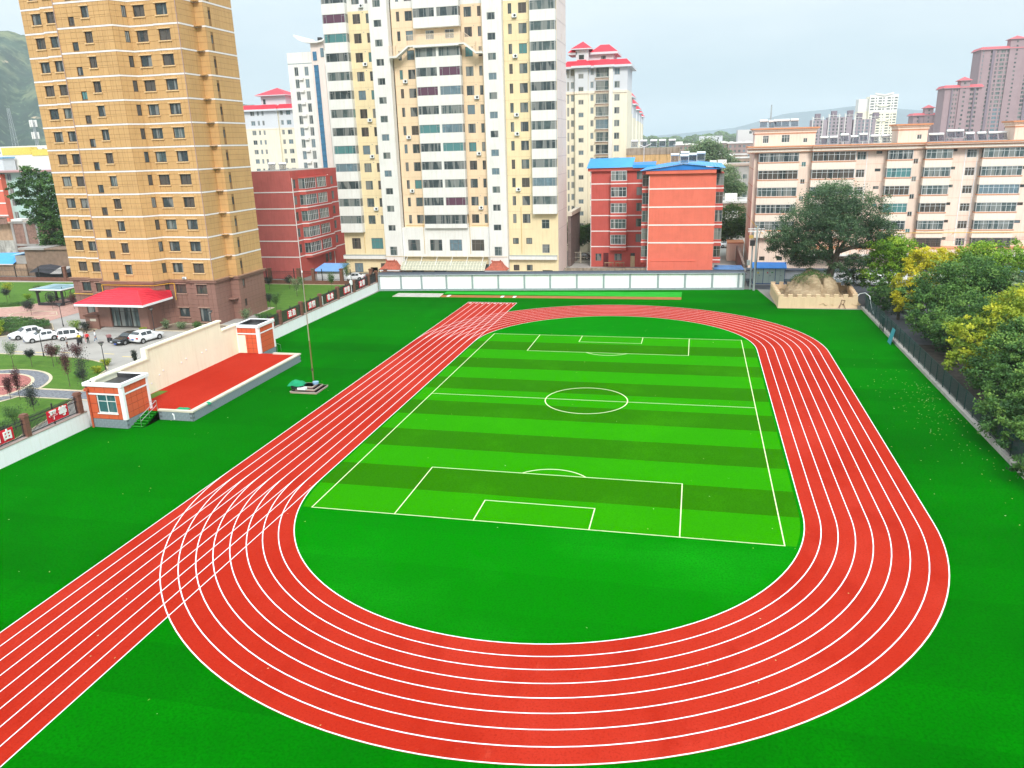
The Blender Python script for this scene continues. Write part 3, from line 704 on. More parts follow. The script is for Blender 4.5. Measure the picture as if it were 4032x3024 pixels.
    def balcony(x0, x1, z, y0, y1, two=False):
        k = (round(x1-x0,1), two)
        if k not in cache:
            m = MB(); w = x1-x0; d = y1-y0
            m.box(0,0,0,w,d,1.76,WHITE_C); m.box(0.0,-0.0,3.30,w,d,3.36,WHITE_C)
            m.box(0.02,0.02,1.76,0.14,0.14,3.3,FR_G); m.box(w-0.14,0.02,1.76,w-0.02,0.14,3.3,FR_G)
            if two: m.box(w/2-0.22,0.0,1.76,w/2+0.22,d,3.3,WHITE_C)
            cache[k] = m.mesh('balcony')
        obj('balcony', cache[k], root, (x0-root.location[0], y0-root.location[1], z))
    def glaze(x0, x1, z, y0, y1, two=False, sides=(True, True)):
        spans = [(x0+0.14, x1-0.14)] if not two else [(x0+0.14,(x0+x1)/2-0.22),((x0+x1)/2+0.22,x1-0.14)]
        for a, b in spans: put_window(root, a, y0-0.02, z+1.76, 0, b-a, 1.54, 'bal', PAL_BAL)
        if sides[1]: put_window(root, x1+0.02, y0+0.14, z+1.76, PI/2, y1-y0-0.14, 1.54, 'side', PAL_BAL)
        if sides[0]: put_window(root, x0-0.02, y1, z+1.76, -PI/2, y1-y0-0.14, 1.54, 'side', PAL_BAL)
    for j in range(0, 14): balcony(-20.35,-15.75,11.68+FH*j,YS,YM); glaze(-20.35,-15.75,11.68+FH*j,YS,YM)
    for j in range(-1, 14): balcony(-60.0,-55.3,11.68+FH*j,YS,YM); glaze(-60.0,-55.3,11.68+FH*j,YS,YM)
    for j in list(range(0, 9))+list(range(10, 14)): balcony(-42.1,-33.4,11.68+FH*j,YS,YM,True); glaze(-42.1,-33.4,11.68+FH*j,YS,YM,True)
    put_window(root,-42.1,YS,9.9,0,8.7,1.74,'balw',[G_DARK,G_MID])
    b = MB(); b.box(-42.1,YS,9.1,-33.4,YM,9.9,WHITE_C); b.build('balcony_base', root)
    # gallery bridge with stepped ramps
    gb = MB(); W = WHITE_C
    gb.box(-42.1,74.6,41.93,-33.4,YM,42.35,W)
    for s, xa, xb, xc, xd in ((-1,-42.1,-43.2,-45.6,-46.9),(1,-33.4,-32.4,-30.2,-29.1)):
        gb.box(xa,74.6,42.1,xb,75.9,42.35,W)
        a, b_ = sorted((xb, xc)); za, zb = (40.55,42.22) if s < 0 else (42.22,40.55)
        for y0, y1 in ((74.6,75.9),):
            gb.v += [(a,y0,za-0.22),(b_,y0,zb-0.22),(b_,y1,zb-0.22),(a,y1,za-0.22),(a,y0,za+0.13),(b_,y0,zb+0.13),(b_,y1,zb+0.13),(a,y1,za+0.13)]
            n = len(gb.v)-8; k = gb.mi(W)
            for f in ((0,3,2,1),(4,5,6,7),(0,1,5,4),(1,2,6,5),(2,3,7,6),(3,0,4,7)): gb.f.append(tuple(n+i for i in f)); gb.m.append(k)
        gb.box(xc,74.6,40.4,xd,YC,40.68,W)
    gb.build('gallery_bridge', root)
    RL = mat('cream railing', (0.78,0.62,0.45,1), 0.6, 0.04, 3); r = MB()
    def rail(x0, z0, x1, z1):
        n = max(2, int(abs(x1-x0)/0.17))
        for i in range(n+1):
            t = i/n; x = lerp(x0,x1,t); z = lerp(z0,z1,t); r.box(x-0.02,74.66,z,x+0.02,74.70,z+1.75,RL)
        for dz in (0.15, 1.75): r.tube((x0,74.68,z0+dz),(x1,74.68,z1+dz),0.04,0.04,RL,4)
    rail(-43.2,42.35,-32.4,42.35); rail(-43.2,42.35,-45.6,40.68); rail(-45.6,40.68,-46.9,40.68); rail(-32.4,42.35,-30.2,40.68); rail(-30.2,40.68,-29.1,40.68)
    r.build('railing', root)
    # pipes, vents
    p = MB(); GP = mat('ochre pipe',(0.60,0.42,0.16,1),0.6,0.1,2); WP = WHITE_T
    for x, z0, z1, y in ((-55.6,4.0,13.0,YM),(-42.6,4.0,10.5,75.9),(-33.1,4.0,11.5,75.9),(-22.9,4.0,13.0,YM)): p.tube((x,y-0.08,z0),(x,y-0.08,z1),0.05,0.05,GP,5)
    for a, b in ((-46.6,-42.8),(-33.0,-29.4)): p.tube((a,YC-0.08,9.5),(b,YC-0.08,9.5),0.045,0.045,GP,5)
    for x in (-47.0,-29.4): p.tube((x,75.8,0),(x,75.8,8.4),0.07,0.07,WP,6)
    p.tube((-51,75.2,3.55),(-25.5,75.2,3.55),0.035,0.035,GP,5); p.build('pipe', root)
    v = MB()
    for j in range(0, 12):
        for x, y in ((-52.35,YM),(-21.0,YM),(-31.0,YC)): v.tube((x,y-0.12,11.75+FH*j),(x,y,11.75+FH*j),0.07,0.07,GREYP,6)
    v.build('vent', root)
    ac = MB(); ac.box(0,-0.45,0,0.85,-0.1,0.62,FR_W); ac.tube((0.52,-0.46,0.31),(0.52,-0.45,0.31),0.22,0.22,DARKM,10); ac.box(0.05,-0.4,-0.06,0.8,0,0.0,FR_G); acm = ac.mesh('air_conditioner')
    for (x, j, y) in ((-52.9,1,YM),(-52.9,4,YM),(-52.8,6,YM),(-52.9,9,YM),(-45.2,2,YC),(-45.2,5,YC),(-45.2,8,YC),(-31.3,1,YC),(-31.3,4,YC),(-31.3,7,YC),(-23.7,2,YM),(-23.7,5,YM),(-23.7,6,YM),(-23.7,9,YM),(-23.7,11,YM),(-52.9,12,YM)):
        obj('air_conditioner', acm, root, (x-root.location[0], y-root.location[1], 9.2+FH*j))
    # awning over the shop fronts, door pavilions
    a = MB(); AG = mat('awning sheet', (0.40,0.40,0.31,1), 0.35, 0.12, 1.2, spec=0.5); AW = mat('awning rib', (0.78,0.75,0.60,1), 0.5)
    xs = np.linspace(-47.2,-29.8,29); prof = [(75.9,2.55),(75.2,2.45),(74.5,2.1),(73.8,1.5),(73.5,1.1)]
    for (ya,za),(yb,zb) in zip(prof[:-1],prof[1:]): a.poly([(-47.2,yb,zb),(-29.8,yb,zb),(-29.8,ya,za),(-47.2,ya,za)], AG)
    for x in xs:
        for (ya,za),(yb,zb) in zip(prof[:-1],prof[1:]): a.tube((x,ya,za+0.02),(x,yb,zb+0.02),0.04,0.04,AW,4)
    for (y,z) in prof: a.tube((-47.2,y,z),(-29.8,y,z),0.04,0.04,AW,4)
    for x in np.linspace(-46.4,-30.6,6): a.tube((x,75.85,3.4),(x,74.2,1.95),0.05,0.05,WHITE_T,5)
    a.build('awning', root)
    for xc in (-49.3,-27.5):
        d = MB(); d.box(xc-1.8,73.2,0,xc+1.8,75.2,0.95,mat('pink tile wall',(0.50,0.25,0.20,1))); d.box(xc-2.1,72.95,0.95,xc+2.1,75.25,1.25,WHITE_T)
        d.box(xc-0.9,73.15,0,xc+0.9,73.2,0.75,BLACKR)
        R = TERRA; A=(xc-2.25,72.8,1.25);B=(xc+2.25,72.8,1.25);C_=(xc+2.25,75.3,1.25);D=(xc-2.25,75.3,1.25)
        m1=[(xc-1.35,73.5,1.95),(xc+1.35,73.5,1.95),(xc+1.35,75.3,1.95),(xc-1.35,75.3,1.95)]; t1=[(xc-0.8,73.9,2.75),(xc+0.8,73.9,2.75),(xc+0.8,75.3,2.75),(xc-0.8,75.3,2.75)]
        lo=[A,B,C_,D]
        for q0, q1 in ((lo,m1),(m1,t1)):
            for i in range(4): j=(i+1)%4; d.poly([q0[i],q0[j],q1[j],q1[i]], R)
        d.poly(t1, R); d.box(xc-0.85,73.8,2.75,xc+0.85,74.0,2.95,R); d.box(xc-0.95,73.78,2.75,xc-0.75,74.02,3.12,R); d.box(xc+0.75,73.78,2.75,xc+0.95,74.02,3.12,R)
        d.build('entrance_roof', root)
yellow_tower()

# ------------------------------------------------------------------ red blocks
def red_blue_block():
    root = thing('apartment_block', 'red six storey block with bright blue metal roofs, right of the yellow tower', 'building', (1,80,0))
    w = MB(); fh = 3.05; b0 = 4.3
    YR, YL = 65.8, 86.8
    # right wing
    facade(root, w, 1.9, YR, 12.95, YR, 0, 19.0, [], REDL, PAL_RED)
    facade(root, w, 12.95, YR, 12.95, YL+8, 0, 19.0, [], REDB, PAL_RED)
    w.poly([(1.9,YL,0),(1.9,YR,0),(1.9,YR,19.0),(1.9,YL,19.0)], REDB)
    holes = [(0.9,1.2,1.2,1.5,'slimr'),(4.75,1.25,1.5,1.45,'slimr')]+[(8.95,b0+0.7+fh*k,1.1,1.6,'slimr') for k in range(5)]
    facade(root, w, -10.72, YL, 1.9, YL, 0, 19.0, holes+[(2.5,0.02,1.05,2.8,None),(7.98,0.02,0.9,2.8,None)], REDB, PAL_RED)
    w.poly([(-10.72,YL+9,0),(-10.72,YL,0),(-10.72,YL,19),(-10.72,YL+9,19)], REDB)
    w.poly([(12.95,YL+9,0),(-10.72,YL+9,0),(-10.72,YL+9,19),(12.95,YL+9,19)], REDB); w.poly([(-10.72,YL,19),(1.9,YL,19),(1.9,YL+9,19),(-10.72,YL+9,19)], REDB)
    w.poly([(1.9,YR,19),(12.95,YR,19),(12.95,YL+9,19),(1.9,YL+9,19)], REDB)
    w.build('wall', root)
    d = MB(); d.box(-8.2,YL+0.05,0.03,-7.2,YL+0.1,2.8,mat('dark red door',(0.13,0.02,0.025,1),0.4)); d.build('door', root)
    d = MB(); d.box(-2.72,YL+0.05,0.03,-1.86,YL+0.1,2.2,mat('tan door',(0.55,0.42,0.24,1),0.6)); d.box(-2.72,YL+0.05,2.2,-1.86,YL+0.1,2.8,BLACKR); d.build('door', root)
    b = MB()
    for k in range(4):
        strip(b, 1.9,YR,12.95,YR,7.31+3.03*k,7.53+3.03*k,BAND_W,0.05,0.05)
    for k in range(5): strip(b, -10.72,YL,1.9,YL,4.0+3.09*k,4.2+3.09*k,BAND_W,0.05,0.05)
    b.box(1.82,YR-0.12,0,1.92,YR-0.02,18.6,BAND_W); b.box(-10.82,YL-0.1,0,-10.72,YL,18.6,BAND_W)
    b.build('white_band', root)
    p = MB(); x0,x1,z0,z1=2.4,10.0,0.0,4.27; p.box(x0,YR-0.05,z0,x1,YR,z1,REDL); p.box(x0,YR-0.12,z1,x1,YR,z1+0.08,REDL); p.build('gable_panel', root)
    f = MB(); f.box(1.3,YR-0.5,18.98,13.6,YR+0.1,19.65,REDL); f.box(-11.3,YL-0.6,18.9,1.8,YL+0.1,19.5,REDB); f.box(12.9,YR-0.5,18.98,13.6,YL+9,19.62,REDB); f.build('fascia', root)
    # bay windows of the left wing and on both flanks of the right wing
    for k in range(5):
        z = 3.5+3.09*k
        m = MB(); m.box(-6.75,YL-1.2,z,-3.55,YL,z+1.15,REDB); m.box(-6.7,YL-1.15,z+1.15,-3.6,YL,z+1.2,BAND_W); m.box(-6.78,YL-1.23,z+0.55,-3.52,YL,z+0.75,BAND_W); m.build('bay', root)
        put_window(root,-6.68,YL-1.2,z+1.2,0,3.06,1.88,'red3',PAL_RED); put_window(root,-3.6,YL-1.15,z+1.2,PI/2,1.1,1.88,'side',PAL_RED)
    for k in range(5):
        z = 3.75+3.03*k
        for x0, x1 in ((12.95,14.25),(0.6,1.85)):
            m = MB(); m.box(x0,67.5,z,x1,74,z+1.0,REDB); m.box(x0-0.03,67.47,z+0.45,x1+0.03,74,z+0.63,BAND_W); m.box(x0,67.5,z+2.95,x1,74,z+3.03,REDB); m.build('bay', root)
            put_window(root, x0+0.03,67.5,z+1.0,0,x1-x0-0.06,1.95,'cross',PAL_RED)
            if x0 > 5: put_window(root, x1-0.02,67.6,z+1.0,PI/2,6.3,1.95,'red6',PAL_RED)
            else: put_window(root, x0+0.02,73.9,z+1.0,-PI/2,6.3,1.95,'red6',PAL_RED)
    # roofs
    r = MB(); ya, yb = YR-0.9, YL+6
    r.poly([(0.4,ya,19.55),(7.5,ya,20.55),(7.5,yb,20.55),(0.4,yb,19.55)], BLUERL); r.poly([(7.5,ya,20.55),(14.3,ya,19.8),(14.3,yb,19.8),(7.5,yb,20.55)], BLUERL)
    r.poly([(0.4,ya+0.3,19.5),(14.3,ya+0.3,19.6),(7.5,ya+0.3,20.5)], BLUER)
    for a, b_, s in (((0.4,19.55),(7.5,20.55),12),((7.5,20.55),(14.3,19.8),12)):
        for i in range(s+1):
            t = i/s; x = lerp(a[0],b_[0],t); z = lerp(a[1],b_[1],t); r.box(x-0.03,ya,z,x+0.03,yb,z+0.05,BLUERL)
    for i in range(44): x = 1.2+i*0.29; zt = 19.55+(min(x-0.4,0) if 0 else (x-0.4)/7.1*1.15 if x < 7.5 else (14.3-x)/6.8*0.95+0.2); r.box(x,ya+0.24,19.6,x+0.05,ya+0.3,min(zt,20.6),BLUER)
    r.build('roof', root)
    r = MB(); r.poly([(-11.5,YL-0.9,19.5),(-2.5,YL-0.9,19.6),(-2.5,YL+5,21.3),(-11.5,YL+5,21.2)], BLUERL)
    for i in range(30): x = -11.5+i*0.31; r.box(x,YL-0.9,19.5,x+0.04,YL-0.88,19.56,BLUERL)
    for i in range(30):
        x = -11.5+i*0.31; r.tube((x,YL-0.9,19.56),(x,YL+5,21.28),0.03,0.03,BLUERL,3)
    r.poly([(-2.5,YL-0.9,19.9),(1.9,YL-0.9,19.95),(1.9,YL+2,20.5),(-2.5,YL+2,20.4)], BLUER); r.box(-2.5,YL-0.92,19.4,1.9,YL-0.85,19.95,BLUERL)
    r.build('roof', root)
red_blue_block()

def red_side_block():
    root = thing('apartment_block', 'dull red block with stacked bay windows between the tan and the yellow tower', 'building', (-70,75,0))
    w = MB(); X = -66.2; Y = 68.2
    facade(root, w, -80, Y, X, Y, 0, 20.6, [], REDS, PAL_RED)
    holes = [(0.75,5.0+3.1*k,1.05,1.7,'slimr') for k in range(5)]+[(17.2,5.0+3.1*k,1.2,1.7,'slimr') for k in range(5)]+[(11.6,1.6,1.2,1.8,'slimr'),(13.3,1.7,1.2,1.8,'cross')]
    facade(root, w, X, Y, X, 94, 0, 20.6, holes, REDB, PAL_RED)
    w.poly([(-80,Y,20.6),(X,Y,20.6),(X,94,20.6),(-80,94,20.6)], mat('flat roof felt',(0.30,0.27,0.24,1),0.9,0.2,0.5)); w.poly([(-80,94,0),(-80,Y,0),(-80,Y,20.6),(-80,94,20.6)], REDS)
    w.box(-80,Y,20.6,X,Y+0.25,20.75,REDS); w.box(X-0.25,Y+0.25,20.6,X,94,20.75,REDS)
    w.build('wall', root)
    b = MB()
    for k in range(5):
        z = 4.2+3.12*k; strip(b,-80,Y,X,Y,z,z+0.2,BAND_W,0.05,0.05); b.box(X,Y,z,X+0.05,70.9,z+0.2,BAND_W); b.box(X,83.5,z,X+0.05,94,z+0.2,BAND_W)
    b.tube((X+0.08,Y+0.3,0),(X+0.08,Y+0.3,19.4),0.09,0.09,BAND_W,6); b.tube((X+0.08,84,0),(X+0.08,84,19.5),0.09,0.09,BAND_W,6)
    b.build('white_band', root)
    for k in range(5):
        z = 3.8+3.12*k; XB = -65.0
        m = MB(); m.prism([(X,71.0),(XB,71.6),(XB,82.6),(X,83.2)],z,z+0.95,REDB); m.prism([(X,70.95),(XB+0.05,71.55),(XB+0.05,82.65),(X,83.25)],z+0.42,z+0.62,BAND_W)
        m.prism([(X,71.0),(XB,71.6),(XB,82.6),(X,83.2)],z+2.95,z+3.12,REDB); m.box(X,76.15,z+0.95,XB,76.55,z+2.95,REDB); m.box(X,80.9,z+0.95,XB,82.5,z+2.95,REDB); m.build('bay', root)
        put_window(root,XB,71.65,z+0.95,PI/2,4.5,2.0,'red6',PAL_RED); put_window(root,XB,76.55,z+0.95,PI/2,4.3,2.0,'red6',PAL_RED)
        put_window(root,X+0.05,71.1,z+0.95,math.atan2(0.6,1.2),1.25,2.0,'cross',PAL_RED)
red_side_block()
# ------------------------------------------------------------------ long peach block
def peach_block():
    root = thing('apartment_block', 'long peach seven storey block with orange cornices behind the old tree', 'building', (42,88,0))
    Y = 84.0; FH = 3.08; H = 22.1; w = MB(); X0 = 20.0; X1 = 72.0; YB = 98.0
    zs = [20.0-FH*k for k in range(6)]          # sill line per storey (k=0 top)
    holes = []
    for k, z in enumerate(zs):
        dz = 0.0 if k else 0.05
        holes += [(37.82-X0,z+0.05,1.5,1.4,'pw2'),(41.0-X0,z+1.05,0.95,0.5,'sm3'),(53.25-X0,z+1.15,0.92,0.47,'sm3'),(55.77-X0,z+0.05,1.6,1.4,'pw2'),(64.9-X0,z+1.0,0.92,0.5,'sm3'),(67.5-X0,z,1.5,1.4,'pw2')]
        if k < 5: holes += [(28.37-X0,z-0.95,0.78,0.88,'pw1'),(47.25-X0,z-0.85,0.8,0.92,'pw1')]
    gf = [(x-X0,1.85,1.0,0.75,'sm3') for x in (22.0,25.2,27.6,30.2,33.5,36.0,38.4,41.2,45.0,48.0,53.3,58.0,63.2,66.8)]
    facade(root, w, X0, Y, X1, Y, 0, H, holes+gf, PEACH, PAL_PCH)
    facade(root, w, X0, YB, X0, Y, 0, H, [(4,4+FH*k,0.3,1.0,'one') for k in range(6)], PEACH, PAL_PCH)
    w.poly([(X0,Y,H),(X1,Y,H),(X1,YB,H),(X0,YB,H)], mat('roof felt grey',(0.33,0.31,0.29,1),0.9,0.2,0.4)); w.poly([(X1,Y,0),(X1,YB,0),(X1,YB,H),(X1,Y,H)], PEACH); w.poly([(X1,YB,0),(X0,YB,0),(X0,YB,H),(X1,YB,H)], PEACH)
    w.build('wall', root)
    # balcony stacks: x0, x1, glazing style, starts flush at left with side glazing
    stacks = [(20.75,27.75,'pch',0),(30.1,37.4,'pch',1),(42.75,46.85,'pch4',0),(48.9,53.2,'pch4',1),(58.05,64.5,'pch',0),(68.9,72.0,'pch4',1)]
    cache = {}
    for si, (a, b, st, _) in enumerate(stacks):
        W = b-a
        for k, z in enumerate(zs):
            y = Y-1.15
            if k < 5 or si > 2:
                key = round(W,2)
                if key not in cache:
                    m = MB(); m.box(-0.05,0,-1.42,W+0.05,1.15,-0.16,PEACHL); m.box(-0.12,-0.08,-0.16,W+0.12,1.15,0.0,PEACH_T); m.box(-0.02,0.02,1.62,W+0.02,1.15,1.66,PEACHL); cache[key] = m.mesh('balcony')
                obj('balcony', cache[key], root, (a-root.location[0], y-root.location[1], z-0.0))
                put_window(root, a, y, z, 0, W, 1.62, 'pchb' if (k == 5 and si > 2) else st, PAL_PCH)
                put_window(root, a, Y, z, -PI/2, 1.15, 1.62, 'side', PAL_PCH); put_window(root, b, y, z, PI/2, 1.15, 1.62, 'side', PAL_PCH)
        t = MB(); t.box(a-0.05,Y-1.15,21.66,b+0.05,Y,22.1,PEACHL); t.build('balcony_head', root)
    c = MB()
    segs = [(18.6,28.0,1.35),(28.0,30.0,0.35),(30.0,41.9,1.35),(41.9,47.2,1.35),(47.2,48.7,0.35),(48.7,57.8,1.35),(57.8,72.2,1.35)]
    for a, b, d in segs:
        c.box(a,Y-d,21.68,b,Y,21.80,PEACH_T); c.box(a,Y-d-0.08,21.8,b,Y,22.25,PEACHL); c.box(a,Y-d-0.25,22.25,b,Y,22.42,PEACH_T); c.box(a,Y-d-0.5,22.42,b,Y+0.3,22.62,PEACH); c.box(a,Y-d-0.62,22.62,b,Y+0.4,22.82,PEACH_T)
    c.box(19.2,Y,22.25,20.0,YB,22.8,PEACH_T); c.box(19.5,Y,21.7,20.0,YB,22.25,PEACH); c.build('cornice', root)
    s = MB()
    for k in range(6):
        z = 3.3+FH*k; s.box(19.97,Y,z,20.0,YB,z+0.09,PEACH_T)
        s.box(27.9,Y-0.02,z+0.6,42.6,Y,z+0.63,PEACH_T); s.box(47,Y-0.02,z+0.6,48.8,Y,z+0.63,PEACH_T); s.box(53.3,Y-0.02,z+0.6,58,Y,z+0.63,PEACH_T)
    s.build('storey_string', root)
    for a, b in ((19.9,30.5),(44.4,49.2),(63.0,67.0)):      # roof houses
        pw = MB(); yy = Y+0.6
        hs = [(21.3-a,23.35,1.1,1.35,'pw2'),(24.6-a,23.4,1.45,1.35,'pw2'),(28.4-a,23.3,0.75,0.8,'pw1')] if a < 30 else [(b-a-1.7,23.35,0.8,0.82,'pw1')]
        facade(root, pw, a, yy, b, yy, H, 25.2, hs, PEACH, PAL_PCH); facade(root, pw, a, yy+5, a, yy, H, 25.2, [], PEACH, PAL_PCH); facade(root, pw, b, yy, b, yy+5, H, 25.2, [], PEACH, PAL_PCH)
        pw.poly([(a,yy,25.5),(b,yy,25.5),(b,yy+5,25.5),(a,yy+5,25.5)], PEACH)
        pw.box(a-0.1,yy-0.1,24.95,b+0.1,yy+5,25.1,PEACH_T); pw.box(a-0.15,yy-0.15,25.1,b+0.15,yy+5,25.5,PEACH); pw.box(a-0.35,yy-0.35,25.5,b+0.35,yy+5.2,25.75,PEACHL); pw.box(a-0.6,yy-0.6,25.75,b+0.6,yy+5.4,26.0,PEACH_T)
        pw.build('roof_house', root)
    p = MB(); GAS = MATS['yellow gas pipe']
    p.tube((41,Y-1.3,7.1),(72,Y-1.3,7.25),0.06,0.06,GAS,5)
    for x in range(43, 72, 4): p.tube((x,Y-1.3,7.1),(x,Y-0.2,6.7),0.04,0.04,GAS,4)
    p.tube((30.0,Y-0.1,4),(30.0,Y-0.1,21.5),0.06,0.06,PEACH,5); p.tube((48.6,Y-0.1,4),(48.6,Y-0.1,21.5),0.06,0.06,PEACH,5)
    for x in (55.55,57.5,37.6,39.5): p.box(x-0.05,Y-0.06,5.0,x+0.05,Y,21.6,WHITE_T)
    p.tube((20.0,Y-1,9.5),(22.3,Y-1.2,7.0),0.05,0.05,GAS,5); p.build('pipe', root)
    l = MB(); l.box(28.5,Y-2.6,4.3,72,Y,4.6,PEACH_T); l.box(28.5,Y-2.7,3.1,72,Y-0.02,3.45,WHITE_C); l.box(28.5,Y-2.6,3.45,72,Y,4.3,PEACH)
    for i in range(30): x = 29+i*1.45; l.box(x,Y-2.63,3.45,x+0.06,Y-2.6,4.25,PEACH_T)
    l.build('shop_ledge', root)
peach_block()

# ------------------------------------------------------------------ solar water heaters
TANKW = mat('white tank enamel', (0.80,0.81,0.80,1), 0.35, 0.04, 2)
TUBES = mat('dark vacuum tubes', (0.03,0.04,0.065,1), 0.2, 0.5, 5, spec=0.6)
def heater_proto(m, col):
    root = thing('solar_water_heater', 'proto', 'water heater', (0,0,0), group='solar water heaters')
    w = 1.42; t = MB(); t.sm = False; t.tube((-w/2,0.35,1.35),(w/2,0.35,1.35),0.24,0.24,col,12); t.tube((-w/2-0.05,0.35,1.35),(-w/2,0.35,1.35),0.2,0.26,GREYP,12); t.tube((w/2,0.35,1.35),(w/2+0.05,0.35,1.35),0.26,0.2,GREYP,12); t.build('tank', root, off=(0,0,0))
    p = MB()
    for i in range(12):
        x = -w/2+0.12+i*(w-0.24)/11; p.tube((x,-0.75,0.18),(x,0.2,1.22),0.035,0.035,TUBES,5)
    p.box(-w/2,-0.82,0.1,w/2,-0.72,0.2,STEEL); p.build('collector', root, off=(0,0,0))
    f = MB()
    for x in (-w/2+0.05, w/2-0.05):
        f.tube((x,0.5,0),(x,0.5,1.15),0.03,0.03,STEEL,4); f.tube((x,-0.8,0),(x,0.25,1.2),0.025,0.025,STEEL,4); f.tube((x,-0.8,0.03),(x,0.5,0.03),0.02,0.02,STEEL,4)
    f.tube((-w/2+0.05,0.5,0.1),(w/2-0.05,0.5,1.1),0.018,0.018,STEEL,4); f.tube((w/2-0.05,0.5,0.1),(-w/2+0.05,0.5,1.1),0.018,0.018,STEEL,4); f.build('stand', root, off=(0,0,0))
    return root
hp = heater_proto(0, TANKW); hk = kids_of(hp); first = [True]
def heater(x, y, z, label, rz=0.0, grp='solar water heaters'):
    if first[0]:
        first[0] = False; hp.location = (x,y,z); hp.rotation_euler = (0,0,rz); hp['label'] = label; hp['group'] = grp; return hp
    return copy_tree(hp, hk, (x,y,z), rz, label, grp)
for i, x in enumerate((21.5,23.1,24.0,25.4,27.0)): heater(x, 87.5, 26.0 if i != 1 else 25.9, 'water heater on the left roof house of the peach block, %s from the left' % ORD[i], 0.08*(i % 3-1))
for i, x in enumerate((32.3,34.0,35.8,37.6,39.0,41.0,42.8)): heater(x, 86.5+0.4*(i % 2), 22.75+(0.35 if i in (2,4) else 0), 'water heater on the peach roof between two roof houses, %s from the left' % ORD[i], 0.06*(i % 3-1))
for i, x in enumerate((50.6,51.8,53.5,54.9,56.6,58.6,60.3,61.9)): heater(x, 86.5+0.4*(i % 2), 22.75+(0.5 if i in (2,3) else 0), 'water heater on the peach roof at its right end, %s from the left' % ORD[i], 0.06*(i % 3-1))
for i, (x, y, z) in enumerate(((7.6,66.6,20.5),(7.6,70.8,20.9),(8.9,70.8,20.6),(10.3,70.8,20.8),(5.9,70.8,20.6))):
    heater(x, y, z, ['water heater at the ridge front of the blue roof, nearest to the field','water heater standing behind the ridge front one on the blue roof','small water heater between two others behind the blue roof ridge','rightmost water heater on the blue roof of the red block','leftmost water heater half hidden behind the blue roof ridge'][i], 0.0)
for i, x in enumerate((-3.4,-1.5,0.6,2.4,4.4)): heater(x, 101.0, 23.05, 'water heater on the stained ochre wall block behind the blue roofs, %s from the left' % ORD[i], 0.05*(i % 2))
for i, x in enumerate((-68.8,-72.8)): heater(x, 70.5+3*i, 20.7, ['white tank water heater on the flat roof of the dull red block','small water heater at the left end of the dull red block roof'][i], 0.5)
# stained ochre block behind the blue roof
root = thing('roof_block', 'stained ochre concrete block with a row of water heaters on top, behind the blue roofs', 'building', (0,104,0))
m = MB(); m.box(-5.0,100,0,5.9,110,21.6,mat('ochre stained render',(0.62,0.43,0.20,1),0.9,0.10,0.6,streak=0.45)); m.box(-5.05,99.95,21.6,5.95,110.05,22.95,mat('stained grey parapet',(0.36,0.31,0.24,1),0.95,0.18,0.8,streak=0.5)); m.build('wall', root)
m = MB(); m.tube((-1.3,99.8,17),(-1.3,99.8,23.2),0.07,0.07,WHITE_T,6); m.tube((-1.3,99.8,23.2),(0.2,99.8,23.8),0.06,0.06,WHITE_T,5); m.tube((-1.3,99.8,23.2),(-2.4,99.8,23.7),0.06,0.06,WHITE_T,5); m.build('pipe', root)
# ------------------------------------------------------------------ white retaining wall with picket fence and red signs
XW = -45.1
def side_wall():
    root = thing('fence_wall', 'low white wall with brown pillars and black railings along the left field edge', 'wall', (XW,20,0))
    for ya, yb in ((-75,-14.4),(13.6,56.8)):
        m = MB(); m.box(XW-0.3,ya,0,XW,yb,1.52,WHITE); m.box(XW-0.36,ya,1.52,XW+0.04,yb,1.62,mat('pinkish wall coping',(0.42,0.31,0.28,1),0.85,0.1,2)); m.build('wall', root)
    ys = [-51.9,-45.75,-39.6,-33.45,-27.3,-21.1,-15.0]+[16.1,22.3,28.45,34.55,40.7,46.9,53.1,56.7]
    pm = MB(); pm.box(-0.23,-0.23,0,0.23,0.23,1.75,BROWN_P); pm.box(-0.3,-0.3,1.75,0.3,0.3,1.85,BROWN_P); pm.box(-0.24,-0.24,1.85,0.24,0.24,2.0,BROWN_P); pm.box(-0.25,-0.25,0.55,0.25,0.25,0.58,BROWN_J); pm.box(-0.25,-0.25,1.15,0.25,0.25,1.18,BROWN_J)
    pme = pm.mesh('pillar')
    for y in ys: obj('pillar', pme, root, (-0.18, y-20, 1.60))
    f = MB()
    for a, b in zip(ys[:-1], ys[1:]):
        if b-a > 8: continue
        x = XW-0.18; n = int((b-a-0.46)/0.135)
        for z in (1.75, 2.75, 3.05): f.box(x-0.03,a+0.2,z,x+0.03,b-0.2,z+0.06,DARKM)
        for i in range(1, n): y = a+0.23+(b-a-0.46)*i/n; f.box(x-0.02,y-0.02,1.70,x+0.02,y+0.02,3.30,DARKM)
        ym = (a+b)/2; f.box(x-0.05,ym-0.05,1.62,x+0.05,ym+0.05,3.55,DARKM)
        for s in (-1, 1):
            for r in (0.28,): 
                for q in range(10):
                    t0, t1 = 2*PI*q/10, 2*PI*(q+1)/10; yc = ym+s*1.5
                    f.tube((x,yc+r*1.6*math.cos(t0),2.25+r*math.sin(t0)),(x,yc+r*1.6*math.cos(t1),2.25+r*math.sin(t1)),0.014,0.014,DARKM,3,False)
    f.build('railing', root, 'stuff')
side_wall()
REDS_ = mat('red sign sheet', (0.66,0.012,0.035,1), 0.5, 0.05, 2); SIGNW = mat('white sign lettering', (0.85,0.84,0.84,1), 0.5, 0.02, 2)
